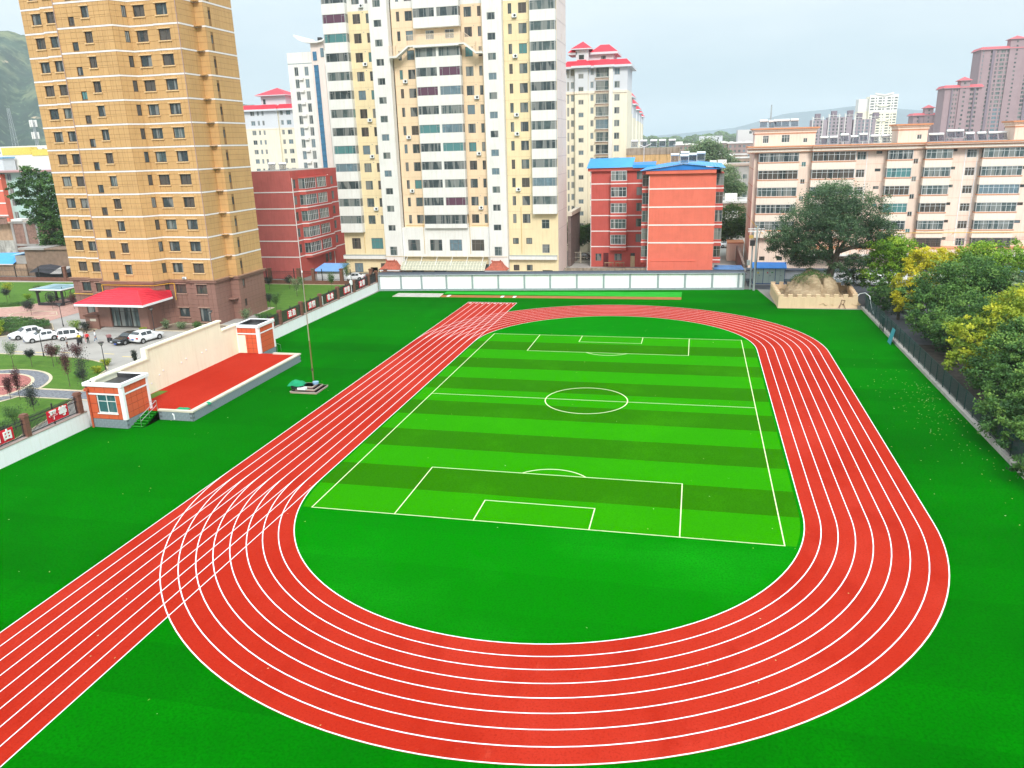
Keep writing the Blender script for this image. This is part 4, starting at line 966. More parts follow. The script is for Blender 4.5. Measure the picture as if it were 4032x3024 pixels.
words = {-23.8:('\u81ea\u7531','nearest to the camera, cut by the left edge of the photo'), -17.75:('\u5e73\u7b49','before the near booth'), 19.2:('\u516c\u6b63','half hidden behind the far booth'), 25.35:('\u6cd5\u6cbb','first past the far booth'), 31.45:('\u7231\u56fd','second past the far booth'), 37.65:('\u656c\u4e1a','third past the far booth'), 43.8:('\u8bda\u4fe1','fourth past the far booth'), 49.95:('\u53cb\u5584','last before the field corner')}
for y, (wd, lab) in words.items():
    r = thing('sign', 'red fence sign reading %s, %s' % (wd, lab), 'sign', (XW+0.02, y, 1.95), PI/2, 'red slogan signs on the fence')
    s = MB(); s.box(-1.2,0.0,0,1.2,0.04,1.08,REDS_); s.build('board', r, off=(0,0,0))
    for k, ch in enumerate(wd):
        me = text_mesh(ch, 0.92, 0.03, 0.028); me.materials.append(SIGNW)
        obj('lettering', me, r, (-0.56+1.12*k, -0.035, 0.56), rot=(PI/2, 0, 0))

# ------------------------------------------------------------------ grey and white back wall of the field
def back_wall():
    A = (-44.75, 56.6); B = (18.1, 62.6); L = math.hypot(B[0]-A[0], B[1]-A[1]); u = ((B[0]-A[0])/L, (B[1]-A[1])/L); ang = math.atan2(u[1], u[0])
    root = thing('boundary_wall', 'white panelled wall with grey posts and dark coping at the far field end', 'wall', (A[0],A[1],0), ang)
    Mx = MB(); Mx.box(0,0.10,0,L,0.32,2.9,GREYP); Mx.build('wall_core', root, off=(0,0,0))
    # post positions read from the photo along the wall
    us = [0.0, 4.0, 7.75, 12.25, 16.9, 21.5, 26.1, 30.6, 35.2, 39.8, 44.3, 49.0, 53.5, 58.0, 62.3, L]
    b = MB(); b.box(0,-0.06,0,L,0.10,0.36,GREYP); b.build('plinth', root, off=(0,0,0))
    pp = {}
    for a, c in zip(us[:-1], us[1:]):
        k = round(c-a,2)
        if c-a < 1.0: k = 0.3
        if k not in pp:
            m = MB(); m.box(0.14,0.05,0.36,max(0.3,c-a-0.14),0.10,2.84,WHITE); pp[k] = m.mesh('panel')
        obj('panel', pp[k], root, (a,-0.004,0))
    pm = MB(); pm.box(-0.15,-0.10,0.0,0.15,0.10,2.82,GREYP); pme = pm.mesh('post')
    for a in us: obj('post', pme, root, (a,0,0))
    cm = MB(); cm.v = []; w0, w1 = -0.32, 0.72
    cm.poly([(0,w0,2.88),(L,w0,2.88),(L,0.2,3.24),(0,0.2,3.24)],COPING); cm.poly([(0,0.2,3.24),(L,0.2,3.24),(L,w1,2.88),(0,w1,2.88)],COPING)
    cm.poly([(0,w0,2.84),(0,w1,2.84),(L,w1,2.84),(L,w0,2.84)],COPING); cm.box(0,w0,2.80,L,w0+0.03,2.9,mat('pale coping edge',(0.48,0.53,0.58,1)))
    cm.box(0,0.12,3.2,L,0.28,3.32,COPING)
    for i in range(int(L/0.22)): x = 0.1+i*0.22; cm.box(x,w0,2.885,x+0.07,w0+0.5,2.90+0.16,COPING) if False else cm.tube((x,w0,2.90),(x,0.15,3.22),0.035,0.035,COPING,3,False)
    cm.build('coping', root, off=(0,0,0))
    e = MB(); e.box(L-0.15,0.1,0,L+0.15,3.2,2.5,GREYP); e.box(L+0.15,0.5,0.45,L+0.18,2.7,2.2,WHITE); e.box(L-0.3,0.0,2.5,L+0.4,3.4,2.75,COPING); e.build('return_wall', root, off=(0,0,0))
back_wall()

# ------------------------------------------------------------------ stage
def stage():
    root = thing('stage', 'raised red stage with grey stone base and tall cream back wall', 'stage', (-40,-1,0))
    x0,x1,y0,y1,H = -44.1,-36.0,-11.5,10.0,0.86
    m = MB(); m.box(x0,y0+0.02,0,x1-0.02,y1,H,STONE_J); m.poly([(x0,y0,H+0.006),(x1,y0,H+0.006),(x1,y1,H+0.006),(x0,y1,H+0.006)],TRACK); m.build('platform', root)
    m = MB(); m.box(x1-0.42,y0-0.06,H+0.01,x1+0.08,y1+0.06,H+0.17,BEIGE_ST); m.box(x1-3.75,y0-0.06,H+0.01,x1-0.42,y0+0.30,H+0.17,BEIGE_ST); m.box(x1-3.5,y1-0.30,H+0.01,x1-0.42,y1+0.06,H+0.17,BEIGE_ST); m.build('coping', root)
    cache = {}
    def blk(u, z, w, x, y, rz, parent, offx, offy):
        k = round(w,2)
        if k not in cache:
            b = MB(); b.box(0.008,-0.025,0.008,w-0.008,0.0,0.205,STONE, skip='n'); cache[k] = b.mesh('stone_block')
        obj('stone_block', cache[k], parent, (x-offx, y-offy, z), rz)
    for r in range(4):
        z = 0.01+r*0.212
        n = 43; w = 21.5/n
        for i in range(n):
            yy = y0+w*(i+(0.5 if r % 2 else 0))
            if yy+w > y1+0.01: continue
            blk(0, z, w, x1, yy, PI/2, root, -40, -1)
        for i in range(7):
            xx = x1-3.6+i*0.5+(0.25 if r % 2 else 0)
            if xx+0.5 > x1+0.01: continue
            blk(0, z, 0.5, xx, y0, 0, root, -40, -1)
    # back wall: low ends, tall middle
    w = MB(); xw = -44.1; xb = xw-0.35
    w.box(xb,-13.9,0,xw,-6.55,4.45,CREAM); w.box(xb,-6.55,0,xw,6.7,5.45,CREAM); w.box(xb,6.7,0,xw,10.2,4.3,CREAM)
    w.box(xb-0.1,-13.9,4.45,xw+0.14,-6.65,4.62,CREAM); w.box(xb-0.1,-6.65,5.45,xw+0.14,6.85,5.62,CREAM); w.box(xb-0.1,6.85,4.3,xw+0.14,10.2,4.45,CREAM)
    w.box(xb-0.1,-6.65,4.45,xw+0.14,-6.3,5.45,CREAM); w.build('back_wall', root)
    p = MB(); p.poly([(x0+0.15,-10.3,H+0.02),(x0+1.2,-10.3,H+0.02),(x0+1.2,-5.6,H+0.02),(x0+0.15,-5.6,H+0.02)], mat('olive turf offcut',(0.10,0.17,0.02,1),0.95,0.2,3)); p.build('turf_patch', root)
    k = MB()
    for y, z in ((-5.0,2.4),(-4.3,2.7),(-1.2,2.7),(-0.3,2.9),(2.6,2.8),(3.4,2.9),(-7.2,1.7),(-6.4,1.9)): k.tube((xw,y,z),(xw+0.05,y,z),0.09,0.09,WHITE_T,8)
    k.build('wall_fitting', root)
    s = MB(); N = 6
    for i in range(N): s.box(-41.05,-14.05+0.0,0,-39.7-0*i,-13.95,0.0001,TURF) if False else s.box(-41.35,-13.9+0.40*i,0,-39.7,-11.5,0.145*(i+1),TURF)
    s.build('steps', root)
    s = MB()
    for i in range(N): s.box(-41.35,-13.915+0.40*i,0.145*(i+1)-0.035,-39.7,-13.86+0.40*i,0.145*(i+1)+0.006,mat('light green stair nosing',(0.03,0.36,0.03,1),0.9))  # added edge strips, painted lighter so the dark steps read
    s.build('added_edge', root)
    h = MB()
    for x in (-39.85,-41.2):
        h.tube((x,-13.9,0.15),(x,-13.9,1.1),0.03,0.03,STEEL,6); h.tube((x,-11.4,0.86),(x,-11.4,1.9),0.03,0.03,STEEL,6)
        h.tube((x,-13.9,1.1),(x,-11.4,1.9),0.035,0.035,STEEL,6); h.tube((x,-13.9,0.65),(x,-11.4,1.45),0.03,0.03,STEEL,6)
        h.tube((x,-12.65,0.55),(x,-12.65,1.5),0.025,0.025,STEEL,6)
        if x > -40: break
    h.tube((-41.1,-11.4,1.6),(-39.85,-11.4,1.9),0.02,0.02,STEEL,5); h.build('handrail', root)
    d = MB(); d.tube((-38.0,y0-0.08,0.12),(-38.0,y0-0.08,0.55),0.06,0.06,WHITE_T,8); d.tube((-38.0,y0-0.08,0.55),(-38.18,y0-0.02,0.68),0.06,0.06,WHITE_T,8); d.build('drain_pipe', root)
    h = MB()
    for y in (13.6,14.5): h.tube((-41.1,y,0.0),(-41.1,y,1.25 if y < 14 else 0.8),0.025,0.025,STEEL,6)
    h.tube((-41.1,13.6,1.25),(-41.1,14.5,0.8),0.03,0.03,STEEL,6); h.build('handrail', root)
stage()
def booth(name_lab, x0, x1, y0, y1, near):
    root = thing('stage_booth', name_lab, 'booth', ((x0+x1)/2,(y0+y1)/2,0), group='orange panelled booths at the ends of the stage')
    c = MB(); zb = 0.86; zt = 4.05
    win = [(1.05, 1.45, 2.05, 1.85, None)] if near else []
    cx, cy = root.location.x, root.location.y
    # joint-coloured core with window opening on the camera side
    holed_wall(c, x0, y0, 0, zb, x1-x0, zt-zb, [h[:4] for h in win], ORANGE_J); holed_wall(c, x1, y0, PI/2, zb, y1-y0, zt-zb, [], ORANGE_J)
    c.poly([(x1,y1,zb),(x0,y1,zb),(x0,y1,zt),(x1,y1,zt)],ORANGE_J); c.poly([(x0,y1,zb),(x0,y0,zb),(x0,y0,zt),(x0,y1,zt)],ORANGE_J); c.build('wall', root)
    b = MB(); b.box(x0,y0,0,x1,y1,zb,STONE_J); b.build('base', root)
    cache = {}
    for r in range(4):
        z = 0.01+r*0.212
        for (ox, oy, rz, W) in ((x0,y0,0,x1-x0),(x1,y0,PI/2,y1-y0)):
            n = int(W/0.5); w = W/n
            for i in range(n):
                a = i*w+(w/2 if r % 2 else 0); ww = min(w, W-a)
                if ww < 0.1: continue
                k = round(ww,2)
                if k not in cache: q = MB(); q.box(0.008,-0.025,0.008,ww-0.008,0,0.205,STONE,skip='n'); cache[k] = q.mesh('stone_block')
                obj('stone_block', cache[k], root, (ox+math.cos(rz)*a-cx, oy+math.sin(rz)*a-cy, z), rz)
    # orange cladding panels
    pc = {}
    def panels(ox, oy, rz, W, win):
        ux, uy = math.cos(rz), math.sin(rz); us = [0.18]; n = 4
        cols = [0.28+(W-0.56)*i/n for i in range(n+1)]; rows = [zb+0.02, 1.45, 2.15, 2.75, 3.22, 3.40, 4.0]
        if win: cols = [0.28, 1.05, 1.05+1.02, 3.10, W-0.28]; rows = [zb+0.02, 1.45, 2.35, 3.22, 3.40, 4.0]
        for a, e in zip(cols[:-1], cols[1:]):
            for p, q in zip(rows[:-1], rows[1:]):
                if abs(p-3.22) < 0.01 : continue
                if win and a > 1.0 and e < 3.2 and p > 1.4 and q < 3.3: continue
                k = (round(e-a,2), round(q-p,2))
                if k not in pc: t = MB(); t.box(0.02,-0.03,0.02,e-a-0.02,0,q-p-0.02,ORANGE,skip='n'); pc[k] = t.mesh('cladding_panel')
                obj('cladding_panel', pc[k], root, (ox+ux*a-cx, oy+uy*a-cy, p), rz)
    panels(x0,y0,0,x1-x0,bool(win)); panels(x1,y0,PI/2,y1-y0,False)
    t = MB()
    for (ox, oy, u, W) in ((x0,y0,(1,0),x1-x0),(x1,y0,(0,1),y1-y0)):
        t.obox((ox,oy),u,(0.26,W-0.26),(-0.07,0),(3.24,3.38),WHITE_T)
        for a in (0.0, W-0.28): t.obox((ox,oy),u,(a,a+0.28),(-0.08,0.2),(zb,zt+0.3),WHITE_T) if not (near and a == 0.0 and u == (1,0)) else None
    t.build('white_trim', root)
    r = MB()
    for (ox, oy, u, W) in ((x0-0.15,y0-0.15,(1,0),x1-x0+0.3),(x0-0.15,y1-0.2,(1,0),x1-x0+0.3)): r.obox((ox,oy),u,(0,W),(0,0.35),(zt,zt+0.32),WHITE_T)
    r.box(x0-0.15,y0+0.2,zt,x0+0.2,y1-0.2,zt+0.318,WHITE_T); r.box(x1-0.2,y0+0.2,zt,x1+0.15,y1-0.2,zt+0.318,WHITE_T); r.build('parapet', root)
    f = MB(); f.poly([(x0+0.2,y0+0.2,zt-0.1),(x1-0.2,y0+0.2,zt-0.1),(x1-0.2,y1-0.2,zt-0.1),(x0+0.2,y1-0.2,zt-0.1)],BLACKR)
    f.box(x0+0.19,y0+0.2,zt-0.1,x0+0.21,y1-0.2,zt+0.28,BLACKR); f.box(x0+0.2,y1-0.21,zt-0.1,x1-0.2,y1-0.19,zt+0.28,BLACKR); f.box(x1-0.21,y0+0.2,zt-0.1,x1-0.19,y1-0.2,zt+0.28,BLACKR); f.build('roof', root)
    if near:
        put_window(root, x0+1.05, y0, 1.45, 0, 2.05, 1.85, 'cross2', [G_TEALD])
        p = MB(); p.box(x0+0.95,y0-0.1,1.37,x0+3.2,y0,1.45,WHITE_T); p.build('sill', root)
        p = MB(); p.tube((x0+0.25,y0-0.14,0.0),(x0+0.25,y0-0.14,3.6),0.09,0.09,mat('orange downpipe',(0.50,0.10,0.045,1),0.4),8); p.box(x0+0.05,y0-0.3,3.6,x0+0.45,y0,3.85,MATS['orange downpipe']); p.build('downpipe', root)
    else:
        p = MB(); p.box(x0+0.1,y0-0.06,0.9,x0+1.3,y0-0.03,3.1,CREAM); p.box(x0+1.1,y0-0.08,1.8,x0+1.2,y0-0.06,2.0,STEEL); p.build('door', root)
STY['cross2'] = (FR_W, [0.5], [0.62], 0.09)
G_TEALD = pane_mat('teal office glass', (0.025,0.11,0.115,1), (0.14,0.30,0.31,1), 0.35, rough=0.08)
booth('orange panelled booth with a white framed window at the near end of the stage', -44.9, -41.0, -14.3, -10.7, True)
booth('orange panelled booth with a cream door at the far end of the stage', -44.3, -41.2, 9.9, 13.5, False)

# ------------------------------------------------------------------ flagpole on its plinth, and the things left on it
root = thing('flagpole', 'tall thin steel flagpole with hanging rope standing on the square plinth by the track', 'flagpole', (-29.4,0.3,0.6))
m = MB(); m.tube((-29.4,0.3,0.6),(-29.4,0.3,5.2),0.075,0.06,mat('bronze pole',(0.27,0.22,0.12,1),0.4,0.1,3,metal=0.6),8); m.tube((-29.4,0.3,5.2),(-29.4,0.3,12.4),0.06,0.035,STEEL,8); m.tube((-29.4,0.3,12.4),(-29.4,0.3,12.6),0.07,0.07,WHITE_T,8); m.build('pole', root)
m = MB(); m.tube((-29.3,0.25,1.7),(-29.34,0.28,12.3),0.012,0.012,mat('red rope',(0.40,0.14,0.06,1)),4); m.box(-29.5,0.2,1.9,-29.3,0.35,2.15,BARK); m.build('rope', root)
PLT = mat('pink plinth stone', (0.46,0.29,0.26,1), 0.8, 0.12, 1.4)
root = thing('flag_plinth', 'low stepped pinkish stone plinth under the flagpole', 'plinth', (-29.6,-0.5,0))
for i, (w, d) in enumerate(((1.5,1.35),(1.1,1.0),(0.75,0.65))):
    m = MB(); m.box(-29.55-w,-0.55-d,0.2*i,-29.55+w,-0.55+d,0.2*(i+1),PLT); m.box(-29.55-w-0.04,-0.55-d-0.04,0.2*(i+1)-0.05,-29.55+w+0.04,-0.55+d+0.04,0.2*(i+1),BEIGE_ST); m.build('step', root)
root = thing('tool_box', 'dark tool stand with white tubs on the plinth under a green cloth', 'tools', (-30.3,-1.4,0.4))
m = MB(); m.box(-31.0,-1.7,0.4,-29.9,-1.1,0.95,DARKM); m.box(-30.2,-1.9,0.4,-29.3,-1.4,0.62,WHITE_T); m.build('crate', root)
m = MB(); m.tube((-28.9,-0.2,0.6),(-28.9,-0.2,0.85),0.3,0.34,mat('pale blue plastic',(0.25,0.42,0.60,1),0.4),12); tag(m.build('bucket'), 'pale blue plastic bucket on the flagpole plinth', 'bucket')
def cloth(name, label, x, y, z, w, d, h, m, seed):
    r_ = random.Random(seed); n = 10; b = MB(); b.sm = True; V = []
    for i in range(n+1):
        for j in range(n+1):
            a, c = i/n*2-1, j/n*2-1; e = max(abs(a), abs(c)); zz = h*(1-e**3)+0.10*h*math.sin(a*5+seed)+r_.uniform(-.05,.05)*h
            V.append((x+a*w*(1+0.1*math.sin(c*4+seed)), y+c*d*(1+0.1*math.sin(a*5)), z+max(0.015, zz)))
    b.v = V; k = b.mi(m)
    for i in range(n):
        for j in range(n): p = i*(n+1)+j; b.f.append((p,p+n+1,p+n+2,p+1)); b.m.append(k)
    o = b.build(name); return tag(o, label, 'cloth')
GC = mat('green cloth', (0.01,0.27,0.12,1), 0.9, 0.15, 3)
cloth('cloth', 'green cloth thrown over the tools on the flagpole plinth', -30.5, -1.3, 0.75, 0.85, 0.6, 0.5, GC, 3)
cloth('cloth', 'crumpled green cloth lying on the near corner of the red stage', -37.6, -10.7, 0.87, 0.65, 0.35, 0.16, GC, 5)
cloth('cloth', 'small green cloth hanging over the pale edge of the stage', -36.0, -8.9, 0.9, 0.25, 0.22, 0.20, GC, 8)

# ------------------------------------------------------------------ crenellated planter, earth mound
PLS = mat('beige planter render', (0.72,0.53,0.34,1), 0.85, 0.04, 0.8, streak=0.08)
def planter():
    P = [(22.6,47.4),(33.6,48.6),(33.9,50.2),(34.2,60.5),(28.5,66.5),(20.4,66.0)]
    P = [(22.3,47.5),(33.45,48.2),(34.0,58.6),(22.1,58.9)]
    H = 1.62; root = thing('planter_wall', 'beige crenellated wall round the earth mound of the old tree', 'wall', (27.5,55,0))
    cr_ = MB(); cr_.box(0,0,0,0.60,0.40,0.40,PLS); cr_.box(-0.03,-0.03,0.31,0.63,0.43,0.43,PLS); cme = cr_.mesh('merlon')
    for i in range(4):
        (xa,ya),(xb,yb) = P[i],P[(i+1)%4]; l = math.hypot(xb-xa,yb-ya); u = ((xb-xa)/l,(yb-ya)/l)
        m = MB(); m.obox((xa,ya),u,(0,l),(0,0.42),(0,H),PLS); m.obox((xa,ya),u,(-0.03,l+0.03),(-0.03,0),(0,0.25),PLS); m.build('wall', root)
        n = int(l/1.18)
        for k in range(n): 
            a = 0.1+k*(l-0.8)/(n-1); obj('merlon', cme, root, (xa+u[0]*a-27.5, ya+u[1]*a-55, H), math.atan2(u[1],u[0]))
    nx = 44; b = MB(); b.sm = True; r_ = random.Random(2)
    Mo = mix_noise_layers('eroded loess', [((0.33,0.245,0.15,1),0,0,0,0),((0.44,0.34,0.22,1),1.2,0.45,0.6,(1,1,3)),((0.20,0.14,0.085,1),1.8,0.55,0.75,(1,1,5))], bump=0.9, bscale=6)
    for i in range(nx+1):
        for j in range(nx+1):
            x = 22.5+11.2*i/nx; y = 48.0+10.5*j/nx
            dx, dy = (x-27.8)/4.0, (y-53.8)/4.4; d = math.sqrt(dx*dx+dy*dy)
            z = 5.2*max(0, min(1, (1.06-d)*1.9)); z = 0.6+max(0, min(z, 3.6-1.5*abs(x-27.2)/2.2 if x < 27.2 else 3.6-0.7*abs(x-27.2)/3.5))
            z += 0.25*math.sin(x*2.1+y)+0.18*math.sin(y*3.3-x*1.7)+r_.uniform(-0.14,0.14)
            if abs(x-28.9+0.12*(z-2)) < 0.28 and y < 54: z -= 0.9
            b.v.append((x+0.15*math.sin(z*3), y+0.25*math.sin(z*2.4+x), max(0.5, z)))
    k = b.mi(Mo)
    for i in range(nx):
        for j in range(nx): p = i*(nx+1)+j; b.f.append((p,p+nx+1,p+nx+2,p+1)); b.m.append(k)
    b.build('earth_mound', None, 'structure')
    return b.v
MOUND = planter()

# ------------------------------------------------------------------ transformer cabinets, pole, street beyond
root = thing('transformer_cabinet', 'pale green transformer cabinets with a blue roof between utility pole and planter', 'cabinet', (22.8,68.8,0))
CAB = mat('pale green cabinet', (0.44,0.52,0.47,1), 0.5, 0.04, 1.5); CBL = mat('blue cabinet trim', (0.02,0.07,0.24,1), 0.5)
for i, (a, b_) in enumerate(((20.0,21.55),(21.6,23.55),(23.6,25.1))):
    m = MB(); m.box(a,67.6,0.25,b_,69.8,2.85,CAB); m.box((a+b_)/2-0.01,67.58,0.3,(a+b_)/2+0.01,67.6,2.8,CBL); m.box((a+b_)/2+0.12,67.56,1.5,(a+b_)/2+0.2,67.6,1.7,DARKM); m.build('cabinet_door', root)
m = MB()
for x in (19.97,21.57,23.57,25.1): m.box(x-0.03,67.56,0.2,x+0.05,67.6,2.85,CBL)
m.box(19.9,67.5,0.12,25.2,69.9,0.25,CBL); m.build('frame', root)
m = MB(); m.box(19.7,67.2,2.85,25.35,70.2,2.98,BLUER); m.poly([(19.7,67.2,2.98),(25.35,67.2,2.98),(25.35,68.7,3.75),(19.7,68.7,3.75)],BLUER); m.poly([(19.7,68.7,3.75),(25.35,68.7,3.75),(25.35,70.2,2.98),(19.7,70.2,2.98)],BLUER)
m.poly([(19.7,70.2,2.98),(19.7,67.2,2.98),(19.7,68.7,3.75)],BLUER); m.poly([(25.35,67.2,2.98),(25.35,70.2,2.98),(25.35,68.7,3.75)],BLUER); m.build('roof', root)
m = MB(); m.box(20.6,67.55,1.95,20.85,67.58,2.2,mat('warning yellow',(0.7,0.5,0.02,1))); m.box(22.2,67.55,2.0,22.4,67.58,2.2,REDS_); m.box(22.9,67.55,2.05,23.2,67.58,2.2,mat('green plate',(0.05,0.3,0.08,1))); m.build('warning_plate', root)
m = MB(); m.box(19.6,67.1,0,25.4,70.3,0.12,CONC); m.build('slab', root)
root = thing('utility_pole', 'grey concrete double utility pole with crossarm and cables beside the end of the back wall', 'pole', (19.7,62.4,0))
PG = mat('galvanised grey pole',(0.38,0.41,0.42,1),0.6,0.06,2)
m = MB(); m.tube((19.75,62.0,0),(19.75,62.0,10.6),0.19,0.14,PG,10); m.tube((19.2,62.9,0),(19.2,62.9,9.6),0.14,0.12,PG,8); m.build('pole', root)
m = MB(); m.box(18.3,62.0,9.7,20.9,62.12,9.85,WHITE_T); m.box(18.3,62.0,10.1,20.9,62.1,10.2,WHITE_T)
for x in (18.4,19.2,20.1,20.8): m.tube((x,62.05,9.8),(x,62.05,10.45),0.06,0.04,mat('brown insulator',(0.2,0.07,0.04,1),0.3),6)
m.build('crossarm', root)
m = MB(); m.box(18.7,61.8,7.4,19.5,62.3,8.3,DARKM); m.box(18.4,61.9,4.2,18.9,62.4,5.0,PG); m.box(18.5,61.9,8.6,19.2,62.3,9.1,mat('ochre box',(0.5,0.33,0.1,1))); m.build('meter_box', root)
m = MB()
pts = [(20.0,62.0,10.5),(20.4,62.0,10.2),(20.1,62.05,9.0),(19.95,62.1,4.0),(19.95,62.1,0.2)]
for a, b_ in zip(pts[:-1],pts[1:]): m.tube(a,b_,0.05,0.05,BLACKR,5)
def wire(m, a, b, sag, n=10, r=0.02):
    a, b = Vector(a), Vector(b); q = [a.lerp(b,i/n)-Vector((0,0,sag*4*(i/n)*(1-i/n))) for i in range(n+1)]
    for p0, p1 in zip(q[:-1], q[1:]): m.tube(p0,p1,r,r,BLACKR,3,False)
wire(m,(20.5,62.05,10.3),(60,82.5,8.5),1.2); wire(m,(20.2,62.05,9.9),(20.3,83,8),0.8); wire(m,(20.6,62.05,10.2),(70,80,6.5),1.0); m.build('cable', root)
# lane behind the wall, street, low walls
sheet('wood_floor', [(34.5,-75),(34.5,46),(44,50),(62,52),(90,10),(90,-75)], 0.0, mat('dark leafy soil',(0.045,0.036,0.028,1),0.95,0.45,1.2,bump=0.6))
sheet('garden_lane', [(36.2,27),(36.2,50),(39.6,50),(39.6,27)], 0.012, ASPH)
sheet('back_lane', [(-15,63.5),(18.5,66),(19,91),(-15,91)], 0.0, CONC)
sheet('road', [(34.2,40),(60,40),(75,90),(75,100),(19.0,83.9),(19.0,66.0),(20.2,63.2),(34.2,62.5)], 0.004, ASPH)
root = thing('street_wall', 'white street wall with grey tiled coping in front of the peach block', 'wall', (35,76,0))
m = MB(); m.box(17.0,71.5,0,62,71.8,1.85,WHITE); m.box(17.0,71.4,0,62,71.5,0.4,GREYP); m.build('wall', root)
m = MB(); m.box(16.9,71.2,1.85,62,72.1,2.0,COPING); m.poly([(16.9,71.2,2.0),(62,71.2,2.0),(62,71.65,2.3),(16.9,71.65,2.3)],COPING); m.build('coping', root)
root = thing('annex', 'low grey annex with a blue roof sheet against the right flank of the red block', 'annex', (16,66,0))
m = MB(); m.box(13.0,66.0,0,18.6,69,2.7,mat('weathered grey render',(0.34,0.32,0.28,1),0.9,0.2,1,streak=0.3)); m.build('wall', root)
m = MB(); m.poly([(13.2,66.3,2.78),(18.4,66.3,2.78),(18.0,70,3.0),(13.4,70,3.0)],mat('faded blue sheet',(0.10,0.22,0.45,1),0.6,0.2,1)); m.build('roof', root)
root = thing('yard_wall', 'weathered brown wall running back beside the peach block gable', 'wall', (18.5,80,0))
m = MB(); m.box(18.2,69,0,18.6,95,3.3,mat('brown weathered wall',(0.25,0.19,0.16,1),0.95,0.25,0.8,streak=0.35)); m.build('wall', root)
root = thing('shed', 'small peach shed with a pale door at the gable of the peach block', 'shed', (19.0,90,0))
m = MB(); m.box(16.5,96,0,19.7,101,3.6,PEACH); m.box(16.4,95.9,3.6,19.8,101,3.8,PEACH_T); m.build('wall', root)
m = MB(); m.box(18.2,95.95,0,19.2,96.0,2.6,WHITE_T); m.build('door', root)
# low cluttered wall and yard before the left wing of the red block
root = thing('yard_wall', 'low stained brown wall in front of the left wing of the red block', 'wall', (-6,66,0))
m = MB(); m.box(-12.6,64.4,0,1.7,64.7,3.15,mat('stained yard wall',(0.30,0.24,0.18,1),0.95,0.3,2,streak=0.3)); m.build('wall', root)
m = MB(); m.poly([(-12.6,64.7,3.1),(1.7,64.7,3.1),(1.7,65.2,3.0),(-12.6,65.2,3.0)],CONC); m.build('ledge', root)
root = thing('iron_gate', 'pale iron gate between the yellow tower and the red block, street trees behind', 'gate', (-14,92,0))
m = MB()
for i in range(20): x = -16.6+i*0.32; m.box(x-0.02,92,0,x+0.02,92.05,2.3,mat('pale gate iron',(0.42,0.38,0.30,1)))
for z in (0.2,1.1,2.2): m.box(-16.6,91.98,z,-10.6,92.07,z+0.06,MATS['pale gate iron'])
m.build('bars', root)
m = MB(); m.box(-16.9,91.8,0,-16.5,92.2,3.4,BROWN_P); m.box(-13.8,91.9,0,-13.5,92.2,2.6,MATS['pale gate iron']); m.build('pillar', root)
root = thing('boundary_wall', 'tall brown brick wall with pale coping beside the gable of the yellow tower', 'wall', (-15.3,90,0))
m = MB(); m.box(-15.6,87.2,0,-14.9,100,10.2,mat('grey brown brick',(0.17,0.13,0.12,1),0.9,0.2,2)); m.box(-15.7,87.1,10.2,-14.7,100,11.0,BEIGE_ST); m.build('wall', root)
# trestle tables and door clutter by the red left wing
for i, x in enumerate((-6.9,-4.7)):
    root = thing('trestle', '%s wooden trestle table against the ground floor of the red left wing' % ('left' if i == 0 else 'right'), 'table', (x,85.3,0), group='wooden trestles')
    m = MB(); WD = mat('raw wood',(0.36,0.24,0.14,1),0.9,0.2,3)
    m.box(x-0.9,85.0,1.0,x+0.9,85.8,1.08,WD)
    m.build('top', root)
    for dx in (-0.8,0.0,0.8): m = MB(); m.tube((x+dx,85.1,1.0),(x+dx+0.25,85.0,0),0.04,0.04,WD,4); m.tube((x+dx,85.7,1.0),(x+dx-0.25,85.8,0),0.04,0.04,WD,4); m.build('leg', root)
# chain-link fence on the right
def right_fence():
    root = thing('mesh_fence', 'dark green mesh fence on a pale kerb wall along the right edge of the field', 'fence', (34.1,20,0))
    k = MB(); k.box(33.95,-40,0,34.5,48.3,0.32,mat('kerb concrete',(0.46,0.42,0.38,1),0.9,0.12,1.2,streak=0.2)); k.build('kerb', root)
    PG2 = mat('dark green fence paint',(0.008,0.040,0.036,1),0.5); p = MB(); p.tube((0,0,0.3),(0,0,2.15),0.045,0.045,PG2,6); pm = p.mesh('post')
    ys = list(np.arange(-39,48.5,2.25))
    for y in ys: obj('post', pm, root, (0.15, y-20, 0))
    f = MB()
    for z in (0.45, 2.1): f.tube((34.25,-39,z),(34.25,48,z),0.022,0.022,PG2,4)
    # wire mesh: diagonal strands
    for a in np.arange(-39,48,0.24):
        for s in (-1, 1):
            y1 = a+s*1.7
            if -39 < y1 < 48: f.tube((34.25,a,0.45),(34.25,y1,2.1),0.013,0.013,PG2,3,False)
    f.build('wire_mesh', root, 'stuff')
    g = MB(); 
    for y in (33.0,35.1): g.tube((33.9,y,0.0),(33.9,y,1.9),0.05,0.05,PG2,6)
    for y in (33.5,34.0,34.5): g.tube((33.9,y,0.1),(33.9,y,1.85),0.03,0.03,PG2,5)
    g.tube((33.9,33.0,1.9),(33.9,35.1,1.9),0.05,0.05,PG2,6); g.build('gate', root)
right_fence()
m = MB(); m.v = []; TL = mat('teal sheet',(0.03,0.30,0.37,1),0.5,0.05,1)
m.poly([(33.35,26.3,0.02),(33.35,28.0,0.02),(33.85,28.3,1.75),(33.85,26.9,1.75)],TL); m.poly([(33.38,26.3,0.02),(33.88,26.9,1.75),(33.88,28.3,1.75),(33.38,28.0,0.02)],TL); tag(m.build('leaning_board'), 'teal board leaning against the green mesh fence', 'board')
m = MB(); q = [(32.3,48.2,0.1),(32.9,48.3,1.2),(33.6,48.2,2.2),(34.2,47.4,2.5),(34.6,46.2,2.2),(34.6,45.2,1.4),(34.7,44.2,0.7),(34.7,43.2,0.35)]
for a, b_ in zip(q[:-1], q[1:]): m.tube(a,b_,0.05,0.05,WHITE_T,6)
